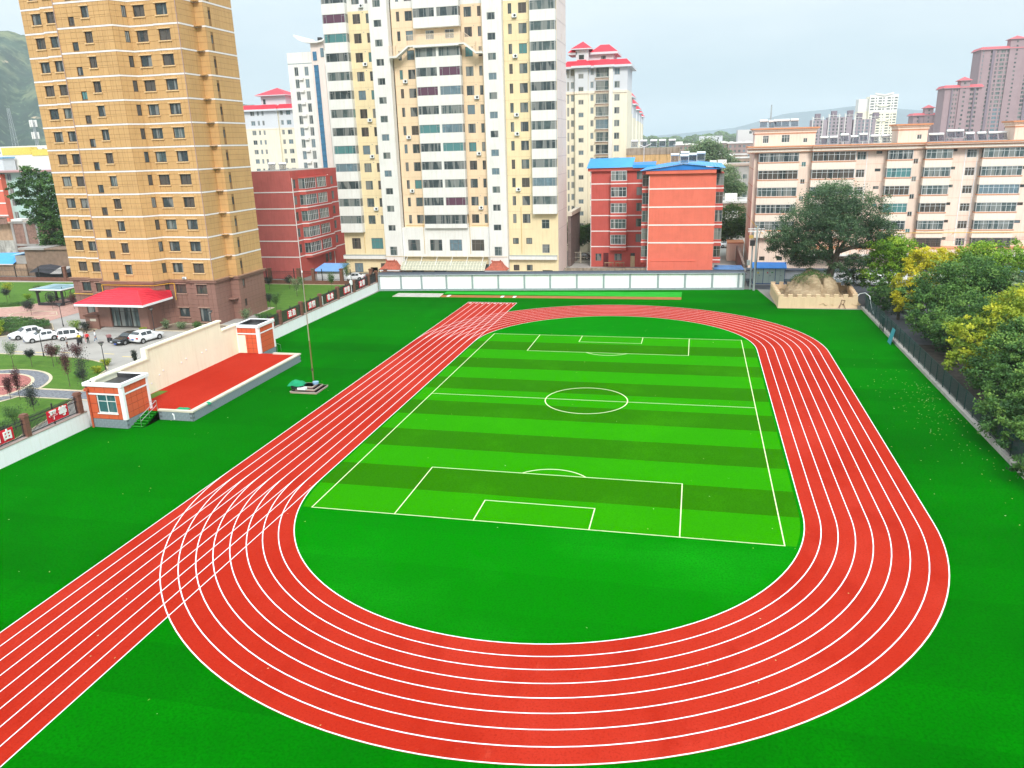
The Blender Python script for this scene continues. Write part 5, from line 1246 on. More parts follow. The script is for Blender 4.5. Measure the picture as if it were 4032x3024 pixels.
tag(m.build('hose'), 'pale hose arching from the planter corner over the mesh fence', 'hose')
m = MB(); WR = mat('rusty rod',(0.16,0.06,0.05,1))
for a, b_ in (((31.0,48.0,0),(31.2,48.0,1.3)),((31.2,48.0,1.3),(31.7,48.0,1.2)),((31.7,48.0,1.2),(31.5,48.0,0.7)),((31.2,47.9,0.9),(30.8,47.9,0.1)),((31.5,48.0,0.7),(31.8,47.9,0.0)),((31.2,48,0.7),(31.6,48,0.5))): m.tube(a,b_,0.035,0.035,WR,5)
tag(m.build('rusty_stand'), 'small rusty rod stand leaning on the beige planter wall', 'stand')
# ------------------------------------------------------------------ towers and blocks farther off
def pagoda_roof(mb, x0, x1, y0, y1, z, h, inset, m=REDROOF, under=LGREY):
    A = [(x0,y0,z),(x1,y0,z),(x1,y1,z),(x0,y1,z)]; B = [(x0+inset,y0+inset,z+h),(x1-inset,y0+inset,z+h),(x1-inset,y1-inset,z+h),(x0+inset,y1-inset,z+h)]
    for i in range(4): j = (i+1) % 4; mb.poly([A[i],A[j],B[j],B[i]], m)
    mb.poly(B, m); mb.box(x0,y0,z-0.45,x1,y1,z,under)
def cream_tower():
    root = thing('apartment_tower', 'cream and pale grey tower with red tiled pagoda roofs, right behind the yellow tower gable', 'building', (-14,115,0))
    Y = 110.0; FH = 2.68; zs = [38.3-FH*k for k in range(13)]; ZG = 35.2; w = MB()
    def face(x0, x1, y, wins, m0=CREAMT):
        hs = [(xa-x0, z+dz, wd, h, st) for (xa, wd, dz, h, st) in wins for z in zs if z+dz > 2]
        hi = [h for h in hs if h[1] > ZG-0.2]; lo = [h for h in hs if h[1] <= ZG-0.2 and h[1]+h[3] < ZG]
        facade(root, w, x0, y, x1, y, 0, ZG, lo, m0, PAL_FAR); facade(root, w, x0, y, x1, y, ZG, 40.3, hi, LGREY, PAL_FAR)
    face(-19.5,-17.25,Y+0.3,[(-19.2,0.45,-0.2,1.9,'far'),(-18.35,0.72,0.25,1.4,'far')])
    face(-17.25,-14.4,Y-0.9,[(-16.5,1.15,-0.5,1.0,'far')])
    face(-14.4,-12.85,Y,[(-13.95,0.7,0.2,1.35,'far')])
    face(-12.85,-9.8,Y-0.2,[(-12.75,2.85,-0.35,2.0,'twr')])
    w.box(-9.8,Y-0.9,0,-8.95,Y+0.2,40.3,WHITE_C)
    face(-8.95,-5.85,Y,[(-8.7,1.2,0.05,1.4,'far')])
    for k in range(13): w.box(-12.85,Y-0.3,zs[k]-0.85,-9.8,Y-0.2,zs[k]-0.45,PEACH); w.box(-12.85,Y-0.7,zs[k]-0.42,-9.8,Y-0.2,zs[k]-0.3,WHITE_C)
    for x0, x1, y in ((-19.5,-17.25,Y+0.3),(-17.3,-14.35,Y-0.9),(-14.4,-12.85,Y),(-8.95,-5.85,Y)): w.box(x0,y-0.15,ZG-0.5,x1,y,ZG,PEACHL)
    w.poly([(-17.25,Y+0.3,0),(-17.25,Y-0.9,0),(-17.25,Y-0.9,40.3),(-17.25,Y+0.3,40.3)],LGREY); w.poly([(-14.4,Y-0.9,0),(-14.4,Y,0),(-14.4,Y,40.3),(-14.4,Y-0.9,40.3)],CREAMT)
    facade(root, w, -5.85, Y, -5.85, Y+12, 0, ZG, [], CREAMT, PAL_FAR); facade(root, w, -5.85, Y, -5.85, Y+12, ZG, 40.3, [], LGREY, PAL_FAR)
    w.poly([(-5.85,Y+12,0),(-19.5,Y+12,0),(-19.5,Y+12,40.3),(-5.85,Y+12,40.3)],CREAMT); w.poly([(-19.5,Y+12,0),(-19.5,Y,0),(-19.5,Y,40.3),(-19.5,Y+12,40.3)],CREAMT)
    w.build('wall', root)
    r = MB(); pagoda_roof(r,-20.3,-4.9,Y-0.9,Y+13,40.35,1.2,1.2); pagoda_roof(r,-17.9,-13.7,Y-1.9,Y+4,40.4,1.25,1.2); pagoda_roof(r,-13.0,-8.6,Y-1.4,Y+4,40.38,1.22,1.2); r.build('roof', root)
    u = MB(); u.box(-17.2,Y+0.2,41.5,-14.4,Y+8,43.9,LGREY); u.box(-14.4,Y+1.5,41.5,-9.1,Y+9,43.2,LGREY); u.box(-16.5,Y+0.15,41.85,-15.4,Y+0.2,42.75,G_DARK); u.box(-11.8,Y+1.45,41.6,-10.8,Y+1.5,42.4,G_DARK); u.build('penthouse', root)
    r = MB(); A = [(-18.2,Y-0.6,44.0),(-13.6,Y-0.6,44.0),(-13.6,Y+8.8,44.0),(-18.2,Y+8.8,44.0)]; T = [(-15.8,Y+1.6,45.6),(-15.8,Y+6.5,45.6)]
    r.poly([A[0],A[1],T[0]],REDROOF); r.poly([A[1],A[2],T[1],T[0]],REDROOF); r.poly([A[2],A[3],T[1]],REDROOF); r.poly([A[3],A[0],T[0],T[1]],REDROOF); r.box(-18.2,Y-0.6,43.8,-13.6,Y+8.8,44.0,LGREY)
    pagoda_roof(r,-14.2,-8.1,Y+0.7,Y+9.8,43.2,1.65,2.1); pagoda_roof(r,-19.0,-17.0,Y+0.2,Y+6,43.3,0.8,0.8); r.build('roof', root)
cream_tower()
for i, (x1, y, zt) in enumerate(((-9.98,165,38.2),(-12.7,215,38.2),(-15.4,270,38.4),(-19.9,350,39.6),(-24.9,440,40.4))):
    o = thing('apartment_tower', 'cream tower in the receding row behind the pagoda tower, %s of the row' % ORD[i+1], 'building', (x1-8,y+6,0), group='row of cream towers with red roofs')
    w = MB(); w.box(x1-14,y,0,x1,y+12,zt-6.0,CREAMT); w.box(x1-14.02,y-0.02,zt-6.0,x1+0.02,y+12.02,zt-1.5,LGREY)
    w.build('wall', o)
    r = MB(); pagoda_roof(r,x1-15,x1+1.0,y-1,y+13,zt-1.4,1.6,1.4); r.box(x1-9,y+3,zt,x1-5,y+8,zt+2,LGREY); pagoda_roof(r,x1-10,x1-4,y+2,y+9,zt+2,1.6,2.4); r.build('roof', o)
    for k in range(11):
        put_window(o, x1, y+2.0, zt-4.6-2.9*k, PI/2, 0.8, 1.5, 'far', PAL_FAR); put_window(o, x1, y+8.5, zt-4.6-2.9*k, PI/2, 0.8, 1.5, 'far', PAL_FAR)
# grey commercial house with glass corner at the street
root = thing('office_building', 'grey street building with a green glass corner and a white cap', 'building', (-18,125,0))
m = MB(); hs = []
for z in (13.2,10.3,8.1,5.5,3.0): hs += [(2.8,z,1.1,1.0,'far'),(6.0,z,1.2,1.9,'far')]
facade(root, m, -20.8,120,-12,120,0,16.5,hs,mat('grey brown render',(0.40,0.36,0.31,1),0.9,0.1,0.5),PAL_FAR); m.box(-20.8,120.01,16.5,-12,132,16.9,LGREY); m.build('wall', root)
m = MB(); m.box(-20.8,119.2,2,-18.1,119.9,15.1,mat('green curtain glass',(0.12,0.25,0.24,1),0.12,0.3,0.7,spec=0.6)); m.build('glass_corner', root)
m = MB()
for z in np.arange(2,15.2,1.45): m.box(-20.85,119.15,z,-18.05,119.22,z+0.08,FR_W)
for x in (-20.8,-19.9,-19.0,-18.1): m.box(x-0.04,119.14,2,x+0.04,119.22,15.1,FR_W)
m.build('glazing_bar', root)
m = MB(); m.box(-21.0,119.0,15.1,-17.9,121,16.6,WHITE_C); m.build('cap', root)

# white tower with the blue glass strip and upswept roof
root = thing('apartment_tower', 'white tower with a tall blue glass strip and upswept roof, left behind the yellow tower', 'building', (-83,122,0))
m = MB(); Y = 115.0; FH = 2.8
hs = [(x+88.9, 41.85-FH*k, 1.05, 2.05, 'far') for k in range(15) for x in (-87.3,-84.6) if 41.85-FH*k > 1]
facade(root, m, -88.9, Y, -82.2, Y, 0, 47.2, hs, WHITE_C, PAL_FAR)
facade(root, m, -82.2, Y-0.5, -78.9, Y-0.5, 0, 49.3, [], PINKW, PAL_FAR)
facade(root, m, -78.9, Y-0.4, -68, Y-0.4, 0, 47.2, [], WHITE_C, PAL_FAR)
m.poly([(-88.9,Y+12,0),(-88.9,Y,0),(-88.9,Y,47.2),(-88.9,Y+12,47.2)],WHITE_C); m.poly([(-68,Y,0),(-68,Y+12,0),(-68,Y+12,47.2),(-68,Y,47.2)],WHITE_C); m.poly([(-68,Y+12,0),(-88.9,Y+12,0),(-88.9,Y+12,47.2),(-68,Y+12,47.2)],WHITE_C); m.poly([(-88.9,Y,44.9),(-68,Y,44.9),(-68,Y+12,44.9),(-88.9,Y+12,44.9)],WHITE_C)
m.box(-82.2,Y-0.45,44,-78.9,Y+8,49.3,PINKW); m.build('wall', root)
m = MB(); m.box(-81.7,Y-0.62,2,-80.55,Y-0.5,44.0,G_STRIP); m.box(-81.75,Y-0.62,45.1,-80.75,Y-0.5,47.1,G_STRIP); m.box(-79.7,Y-0.6,45.8,-78.9,Y-0.4,47.8,G_BLUE); m.build('glass_strip', root)
m = MB()
for z in np.arange(2,44,1.4): m.box(-81.72,Y-0.66,z,-80.53,Y-0.6,z+0.08,mat('blue strip bar',(0.03,0.10,0.18,1)))
for k in range(15): 
    z = 40.9-FH*k
    if z > 1: m.box(-86.1,Y-0.5,z,-85.0,Y,z+0.5,WHITE_C)
m.box(-88.9,Y-0.05,44.6,-82.2,Y-0.0,44.75,GREYP); m.build('ledge', root)
m = MB(); q = [(-85.9,51.0),(-84.8,50.1),(-83.4,49.55),(-82.0,49.3),(-80.2,49.25),(-78.6,49.5),(-77.0,50.3),(-75.6,51.3)]
for (xa,za),(xb,zb) in zip(q[:-1],q[1:]):
    m.poly([(xa,Y-1.5,za),(xb,Y-1.5,zb),(xb,Y+9,zb),(xa,Y+9,za)],WHITE_C); m.poly([(xa,Y-1.5,za-0.35),(xb,Y-1.5,zb-0.35),(xb,Y-1.5,zb),(xa,Y-1.5,za)],WHITE_C); m.poly([(xa,Y+9,za-0.35),(xb,Y+9,zb-0.35),(xb,Y-1.5,zb-0.35),(xa,Y-1.5,za-0.35)],WHITE_C)
m.box(-80.9,Y+1,49.3,-80.0,Y+2,50.4,DARKM); m.build('roof', root)

# grey and cream block with red roof and a little pagoda, left
root = thing('apartment_block', 'pale grey and cream block with red roof and small pagoda top', 'building', (-104,136,0))
m = MB(); Y = 130.0; FH = 2.5; ws = []
for k in range(13):
    z = 33.75-FH*k-0.02
    if z < 2: break
    for x, w_ in ((-109.5,1.25),(-107.5,0.65),(-106.1,0.65),(-100.9,0.8),(-99.2,1.35)): ws.append((x, z, w_, 1.22))
for (a, b_, y) in ((-118,-101.4,Y),(-101.4,-90,Y+0.7)):
    lo = [(x-a,z,w_,h,'far') for (x,z,w_,h) in ws if a < x < b_ and z+h < 30.4]; hi = [(x-a,z,w_,h,'far') for (x,z,w_,h) in ws if a < x < b_ and z > 30.4]
    facade(root,m,a,y,b_,y,0,30.4,lo,CREAMT,PAL_FAR); facade(root,m,a,y,b_,y,30.4,35.3,hi,LGREY,PAL_FAR); m.box(a,y-0.08,30.2,b_,y,30.45,PEACHL)
m.poly([(-101.4,Y,0),(-101.4,Y+0.7,0),(-101.4,Y+0.7,35.3),(-101.4,Y,35.3)],CREAMT)
m.poly([(-118,Y,0),(-118,Y,35.3),(-118,Y+12,35.3),(-118,Y+12,0)],CREAMT); m.poly([(-90,Y,0),(-90,Y+12,0),(-90,Y+12,35.3),(-90,Y,35.3)],CREAMT); m.poly([(-90,Y+12,0),(-118,Y+12,0),(-118,Y+12,35.3),(-90,Y+12,35.3)],CREAMT)
m.box(-106.6,Y+1.5,35.3,-99.3,Y+8,38.9,LGREY); m.box(-106.0,Y+1.45,36.7,-105.3,Y+1.5,37.95,G_DARK); m.build('wall', root)
m = MB(); pagoda_roof(m,-118.6,-101.0,Y-0.9,Y+13,35.35,1.15,1.0); pagoda_roof(m,-101.9,-89.5,Y-0.3,Y+13,35.38,1.15,1.0)
A = [(-107.7,Y+0.2,38.95),(-98.4,Y+0.2,38.95),(-98.4,Y+9.5,38.95),(-107.7,Y+9.5,38.95)]; T = (-103.2,Y+4.8,41.0)
for i in range(4): m.poly([A[i],A[(i+1)%4],T],REDROOF)
m.box(-107.7,Y+0.2,38.75,-98.4,Y+9.5,38.93,LGREY); m.build('roof', root)

# generic far block with real window openings joined per building
def far_block(name, label, x0, x1, y0, y1, H, wall, fh, cols, pal, roof=None, z0=3.0, extra=None, group=None, ww=1.3, wh=1.4, side=None):
    root = thing(name, label, 'building', ((x0+x1)/2,(y0+y1)/2,0), group=group)
    m = MB(); holes = []; n = int((H-1.0-z0)/fh)
    for k in range(n+1):
        z = H-1.0-wh-fh*k
        if z < z0: break
        for c in cols: holes.append((c if not isinstance(c, tuple) else c[0], z, ww if not isinstance(c, tuple) else c[1], wh))
    holed_wall(m, x0, y0, 0, 0, x1-x0, H, holes, wall, depth=0.25)
    m.poly([(x1,y0,0),(x1,y1,0),(x1,y1,H),(x1,y0,H)],wall); m.poly([(x1,y1,0),(x0,y1,0),(x0,y1,H),(x1,y1,H)],wall)
    m.poly([(x0,y1,0),(x0,y0,0),(x0,y0,H),(x0,y1,H)],side or wall); m.poly([(x0,y0,H),(x1,y0,H),(x1,y1,H),(x0,y1,H)],GREYP if roof is None else roof)
    m.build('wall', root)
    cache = {}
    off = root.location; cnt = 0; left = MB()
    for (u, z, w_, h) in holes:
        mt = pal[(int(u*7)+int(z*3)) % len(pal)]; cnt += 1
        if cnt > 300: left.box(x0+u,y0+0.2,z,x0+u+w_,y0+0.25,z+h,mt); continue
        k = (w_, h, mt.name)
        if k not in cache:
            q = MB(); q.box(0,0.2,0,w_,0.25,h,mt,skip='tbewn'); q.box(w_/2-0.05,0.15,0,w_/2+0.05,0.19,h,FR_G,skip='tbn'); cache[k] = q.mesh('window')
        obj('window', cache[k], root, (x0+u-off.x, y0-off.y, z))
    left.build('windows', root, 'stuff')
    if extra: extra(root, x0, x1, y0, y1, H)
    return root
def pink_top(px0, px1, pz):
    def f(root, x0, x1, y0, y1, H):
        r = MB(); pagoda_roof(r,x0-1.2,x1+1.2,y0-1.2,y1+1.2,H,1.8,1.5,mat('faded red roof',(0.55,0.11,0.13,1),0.7),PINKT)
        r.build('roof', root)
        t = MB(); t.box(px0,y0+1,H-30,px1,y0+8,pz,PINKT) if False else t.box(px0,y0-0.8,0,px1,y0+7,pz,PINKT)
        k = 0
        while pz-2.6-3*k > 5: t.box((px0+px1)/2-0.8,y0-0.85,pz-2.6-3*k,(px0+px1)/2+0.6,y0-0.8,pz-1.3-3*k,G_DARK); k += 1
        t.build('stair_tower', root)
        q = MB(); A = [(px0-1.3,y0-2,pz),(px1+1.3,y0-2,pz),(px1+1.3,y0+8,pz),(px0-1.3,y0+8,pz)]; T = ((px0+px1)/2,y0+3,pz+2.6)
        for i in range(4): q.poly([A[i],A[(i+1)%4],T],MATS['faded red roof'])
        q.box(px0-1.3,y0-2,pz-0.3,px1+1.3,y0+8,pz-0.02,PINKT); q.build('roof', root)
        v = MB(); w = x1-x0
        for fx in (0.18, 0.47, 0.80):
            v.box(x0+w*fx,y0-0.7,0,x0+w*fx+w*0.04,y0,H,PINKD)
        v.build('pilaster', root)
    return f
far_block('apartment_tower','tallest mauve tower with red roofs at the right edge, far behind the peach block',219.5,262,641,662,84.5,PINKT,3.02,[(1.2,0.7),(6.6,3.0),(10.9,1.3),(13.4,3.2),(17.6,1.8),(26.5,2.2),(31.5,2.4),(36,2.6),(39.8,1.6)],[G_BLUE,G_MID,G_DARK],extra=pink_top(238.6,248.6,91.0),wh=1.9)
far_block('apartment_tower','middle mauve tower with red roofs, left of the tallest one',177.6,201,567,585,54.2,PINKT,3.0,[(4.6,1.8),(7.3,1.0),(9.3,1.5),(16.3,2.2),(19.3,2.2)],[G_BLUE,G_MID,G_DARK],extra=pink_top(187.0,193.0,58.8),wh=1.5)
far_block('apartment_tower','smallest mauve tower with red roofs, just right of the yellow and white far tower',189,213,695,712,39.0,PINKT,3.0,[(3.0,2.6),(10,2.0),(18,2.2),(21,1.8)],[G_BLUE,G_MID,G_DARK],extra=pink_top(197.5,204.0,44.8),wh=1.5)
def yel_extra(root, x0, x1, y0, y1, H):
    t = MB()
    for a in (0.30, 0.52): 
        for zc in (H-12, H-29, H-46):
            for s in (0, 1):
                xa = x0+(x1-x0)*(0.33+0.34*s); xb = x0+(x1-x0)*(0.42+0.16*s)
                t.tube((xa,y0-0.8,zc+2.0),(xb,y0-0.8,zc),0.8,0.8,WHITE_C,4)
            t.box(x0+(x1-x0)*0.42,y0-1.4,zc-0.7,x0+(x1-x0)*0.58,y0,zc+0.7,WHITE_C)
        break
    t.build('fin', root)
    c = MB(); c.box(x0-0.05,y0-0.35,H-17,x1+0.05,y1,H+2.5,WHITE_C); 
    for (a, b) in ((0.0,0.22),(0.3,0.36),(0.64,0.70),(0.8,1.0)): c.box(x0+(x1-x0)*a,y0-1.2,0,x0+(x1-x0)*b,y0-0.3,H+1.0,WHITE_C) if 0 else None
    c.build('white_crown', root)
    s = MB(); s.box(x0-11,y0+4,0,x0,y1,H-3,CREAMT); s.box(x0-11.1,y0+3.9,H-18,x0,y1,H-2.5,WHITE_C); s.box(x0-2.5,y0+3.8,20,x0-1.0,y0+4,H-8,G_DARK); s.build('side_wing', root)
def far_yellow():
    x0,x1,y0,y1,H = 200.5,231,953,975,66.5
    root = thing('apartment_tower','cream tower with white crown and chevron balconies, far behind the peach block roof', 'building', (216,964,0))
    m = MB(); n = 20; cols = [(1.2,4.0),(6.6,1.2),(9.6,3.6),(14.5,1.5),(19.0,3.6),(24.0,1.2),(26.6,3.2)]; Hs = []
    for k in range(n): 
        for c, w_ in cols: Hs.append((c, H-3.2-3.0*k, w_, 1.5))
    lo = [h for h in Hs if h[1]+1.5 < H-17]; hi = [h for h in Hs if h[1] >= H-17+0.02]
    holed_wall(m,x0,y0,0,0,x1-x0,H-17,lo,CREAMT,0.3); holed_wall(m,x0,y0,0,H-17,x1-x0,17+1.5,hi,WHITE_C,0.3)
    m.poly([(x1,y0,0),(x1,y1,0),(x1,y1,H),(x1,y0,H)],CREAMT); m.poly([(x0,y1,0),(x0,y0,0),(x0,y0,H),(x0,y1,H)],CREAMT); m.poly([(x1,y1,0),(x0,y1,0),(x0,y1,H),(x1,y1,H)],CREAMT); m.poly([(x0,y0,H),(x1,y0,H),(x1,y1,H),(x0,y1,H)],WHITE_C)
    m.box(x0-11,y0+4,0,x0,y1,H-16,CREAMT); m.box(x0-11,y0+4,H-16,x0,y1,H-2.5,WHITE_C)
    m.build('wall', root)
    for (c,z,w_,h) in Hs:
        if (c,z) and True:
            q = WIN.setdefault(('fy',w_), None)
            if q is None: t = MB(); t.box(0,0.25,0,w_,0.3,h,G_MID,skip='tbewn'); q = t.mesh('window'); WIN[('fy',w_)] = q
            obj('window', q, root, (x0+c-216, y0-964, z))
    t = MB()
    for zc in (H-11, H-27, H-44):
        t.box(x0+11,y0-1.2,zc-0.6,x0+19,y0-0.02,zc+0.5,CREAM)
        for s in (-1, 1): t.tube((x0+15+s*4,y0-0.7,zc),(x0+15+s*8,y0-0.7,zc+2.0),0.6,0.6,CREAM,4)
    for s in (-1, 1): t.tube((x0+15.2,y0,H+0.8),(x0+15.2+s*10,y0,H+3.0),1.2,1.2,WHITE_C,4)
    t.build('balcony_chevron', root)
far_yellow()
def grey_extra(root, x0, x1, y0, y1, H):
    t = MB(); 
    for i in range(int((x1-x0)/14)+1):
        x = x0+i*14+3; t.box(x,y0+1,H,x+4.5,y0+8,H+5.5,PINKD); t.box(x-2.5,y0-0.3,0,x-1.9,y0,H+3.0,WHITE_C); t.box(x-3,y0+0.2,H+1.2,x+8,y0+0.6,H+1.6,WHITE_C); t.box(x+6.3,y0-0.3,0,x+6.9,y0,H+3.0,WHITE_C)
        for q in (0, 3.5, 7): t.box(x-3+q*1.2,y0+0.2,H,x-2.8+q*1.2,y0+0.6,H+3.2,WHITE_C)
    t.build('roof_frame', root)
for i, (x0, x1, H) in enumerate(((111,124.5,38.5),(125,146,40.5),(147,166,38.0))):
    far_block('apartment_block','grey mauve slab block with white roof frames, %s from the left behind the peach roof' % ORD[i],x0,x1,730,745,H,mat('grey mauve render',(0.33,0.28,0.31,1),0.9,0.08,0.2),3.0,[c for c in np.arange(1.0,x1-x0-3,3.4)],[G_BLUE,G_BLUE,G_DARK],extra=grey_extra,group='grey mauve slab blocks',ww=1.7,wh=1.8)
BRN = mat('brown grey render',(0.30,0.22,0.205,1),0.9,0.1,0.2)
def white_top(root, x0, x1, y0, y1, H):
    t = MB(); t.box(x0-0.5,y0-0.5,H,x1+0.5,y0,H+1.0,WHITE_C); 
    x = x0+1; r_ = random.Random(int(x0))
    while x < x1-3: w_ = r_.uniform(2,5); t.box(x,y0+1,H,x+w_,y0+5,H+r_.uniform(1.2,2.6),WHITE_C); x += w_+r_.uniform(1,4)
    t.build('roof_house', root)
for i, (x0, x1, y, H) in enumerate(((-6,9,480,21),(9.5,28,484,21.6),(28.5,47,480,21.2),(47.5,64,486,21.5),(60,84,520,22))):
    far_block('apartment_block','low brown grey block with white roof houses in the distance, %s from the left' % ORD[i],x0,x1,y,y+12,H,BRN,3.0,[c for c in np.arange(1.0,x1-x0-1.5,2.9)],[G_BLUE,G_DARK,G_MID],extra=white_top,group='distant brown grey blocks',ww=1.3,wh=1.5)
far_block('office_building','pale block with a single window beside the far left corner of the peach block',35.2,46,500,520,29.8,mat('pale grey render',(0.60,0.58,0.57,1)),3.5,[7.5],[G_DARK],ww=1.8,wh=1.6,z0=24)
far_block('office_building','distant flat grey hall with a pale tower behind the brown grey blocks',10,26,520,535,26.5,LGREY,3.5,[12.5],[G_MID],ww=1.0,z0=20)
r_ = random.Random(11)
LOWC = [mat('low roof grey',(0.36,0.34,0.32,1),0.9,0.2,0.3),mat('low roof pale',(0.58,0.56,0.53,1),0.9,0.15,0.3),mat('low roof brown',(0.33,0.24,0.19,1),0.9,0.2,0.3),mat('low roof sheet blue',(0.12,0.24,0.40,1),0.7,0.2,0.3)]
lows = [(15.5,30,215,235,15.2,2),(12,24,245,262,13,0),(14,40,300,320,13,1),(11,22,182,196,10.5,2),(16,23.5,138,152,8.6,1),(15.8,24,124,133,5.2,0),(8,20,340,356,13,2),(24,44,380,396,14,1),(0,16,400,412,14,0),(50,75,330,352,12,1),(-20,-2,420,440,14,2),(20,38,420,436,15,1)]
for i, (xa, xb, ya, yb, H, c) in enumerate(lows):
    root = thing('low_building', 'low flat roofed town building seen between red block and peach block, number %s going back' % ORD[i], 'building', ((xa+xb)/2,(ya+yb)/2,0), group='low town buildings in the gap')
    m = MB(); m.box(xa,ya,0,xb,yb,H,LOWC[(c+1) % 3]); m.build('wall', root)
    m = MB(); m.box(xa-0.3,ya-0.3,H,xb+0.3,yb+0.3,H+0.5,LOWC[c]); m.box(xa+1,ya+2,H+0.5,xa+4,ya+5,H+2.2,WHITE_C); m.build('roof', root)
    m = MB()
    for x in np.arange(xa+0.8, xb-1.6, 2.2):
        for z in np.arange(1.5, H-1.6, 3.2): m.box(x,ya-0.04,z,x+1.3,ya-0.01,z+1.4,G_MID)
    m.build('window_row', root)
# left background: blocks, sheds, walls
far_block('apartment_block','white block with yellow upper storey and blue grey flat roofs at the far left',-226,-203,160,175,28.5,WHITE_C,3.1,[c for c in np.arange(1.2,22,2.6)],[G_DARK,G_MID],ww=1.1,wh=1.3)
root = thing('apartment_block','yellow trimmed white block stepping down in front of the far left white block','building',(-208,155,0))
m = MB(); m.box(-219,156,0,-196,159,25.6,WHITE_C); m.box(-219,155.9,25.6,-207.5,159,28,mat('bright yellow render',(0.72,0.56,0.12,1))); m.box(-207,155.8,25.2,-196,156,27.2,MATS['bright yellow render']); m.box(-222.5,150,0,-213.6,155,24.6,LGREY); m.box(-223,149.6,24.6,-213.2,155,25.1,mat('pale blue roof edge',(0.20,0.42,0.65,1))); m.build('wall', root)
for k in range(6):
    for q in range(8): put_window(root,-212.5+q*2.1,156,22.6-3*k,0,1.0,1.3,'far',PAL_FAR)
root = thing('town_house','red and mint green town house with a pink roof edge at the left edge','building',(-156,100,0))
m = MB(); hs = [(1.9+4.4*i,19.2-3.1*k,1.3,1.7,'far') for i in (0,1,2,3) for k in range(5)]
facade(root,m,-160,95,-142,95,0,21.2,hs,mat('mint render',(0.42,0.58,0.54,1),0.9,0.08,0.5),PAL_FAR); m.box(-166,93.5,8,-158.6,95,20.8,REDL); 
for k in range(4): m.box(-166,93.4,10.7+3.0*k,-158.5,93.5,11.0+3*k,BAND_W)
m.box(-142,95.01,0,-141.8,108,21.2,CREAMT); m.build('wall', root)
m = MB(); m.box(-167,93,21.2,-141,108,21.6,mat('pinkish roof',(0.42,0.25,0.24,1))); m.box(-150,96,21.6,-141,106,22.6,LGREY); m.build('roof', root)
BRK = mat('old brick',(0.28,0.17,0.135,1),0.95,0.25,1.5,bump=0.5)
root = thing('brick_house','unfinished brick house with grey concrete posts at the left edge','building',(-143,84,0))
m = MB(); m.box(-144.5,80,0,-137.5,88,10.1,BRK); m.box(-150,80.5,0,-144.5,88,10.1,mat('tan plaster',(0.44,0.30,0.20,1),0.95,0.15,0.8,streak=0.3)); m.box(-150,80.2,0,-144.0,80.5,6.2,mat('patched cement',(0.45,0.44,0.40,1),0.95,0.3,0.9,streak=0.4)); m.build('wall', root)
m = MB()
for x in (-144.4,-140.9,-137.6): m.box(x-0.3,79.8,0,x+0.3,80,10.2,LOWC[0])
for z in (5.0,10.1): m.box(-144.5,79.75,z,-137.3,80,z+0.45,LOWC[0])
m.box(-144,79.5,10.6,-141,82,11.1,WHITE_C); m.build('concrete_post', root)
m = MB(); m.box(-150,78.6,11.5,-144.5,80,11.7,BRK); m.box(-150,78.8,10.1,-144.5,79,11.5,BRK); m.build('parapet', root)
root = thing('shed','long windowless brown brick shed behind the left garden fence','shed',(-118,70,0))
m = MB(); m.box(-130.6,68,0,-92,74,5.7,mat('dark brown brick',(0.24,0.165,0.12,1),0.95,0.18,1.0,bump=0.4)); m.box(-131.5,67.4,5.7,-125,74,6.1,LOWC[0]); m.box(-125,67.6,5.7,-92,74,5.95,MATS['dark brown brick']); m.build('wall', root)
root = thing('shed','bright blue roofed shed at the left edge behind the garden fence','shed',(-137,69,0))
m = MB(); m.box(-146,68,0,-131,73,2.5,MATS['tan plaster']); m.build('wall', root)
m = MB(); m.poly([(-146,67.2,2.6),(-133.4,67.2,2.7),(-133.2,71.5,4.6),(-146,71.5,4.4)],BLUERL); m.box(-146,67.15,2.5,-133.4,67.2,2.68,PINKW); m.build('roof', root)
m = MB(); m.poly([(-134.6,68,4.4),(-130.0,68,4.9),(-129.8,71,5.2),(-134.4,71,4.7)],mat('pale blue sheet',(0.35,0.50,0.60,1))); m.box(-133.5,68.2,2.6,-130.4,70,4.4,LOWC[0]); m.build('lean_to', root)
root = thing('tarpaulin_lean_to','dark sagging tarpaulin lean-to behind the garden fence beside the tan tower','shed',(-112,66,0))
m = MB(); DT = mat('dark tarpaulin',(0.05,0.05,0.06,1),0.8,0.3,1.5)
n = 12
for i in range(n): a = -127+i*2.7; za = 2.2+0.25*math.sin(i*1.9); zb = 2.2+0.25*math.sin((i+1)*1.9); m.poly([(a,64.2,za-0.9),(a+2.7,64.2,zb-0.9),(a+2.7,67.8,zb+0.2),(a,67.8,za+0.2)],LOWC[0] if i % 5 == 2 else DT)
m.box(-127,66,0,-94,66.2,1.4,DT); m.build('sheet', root)
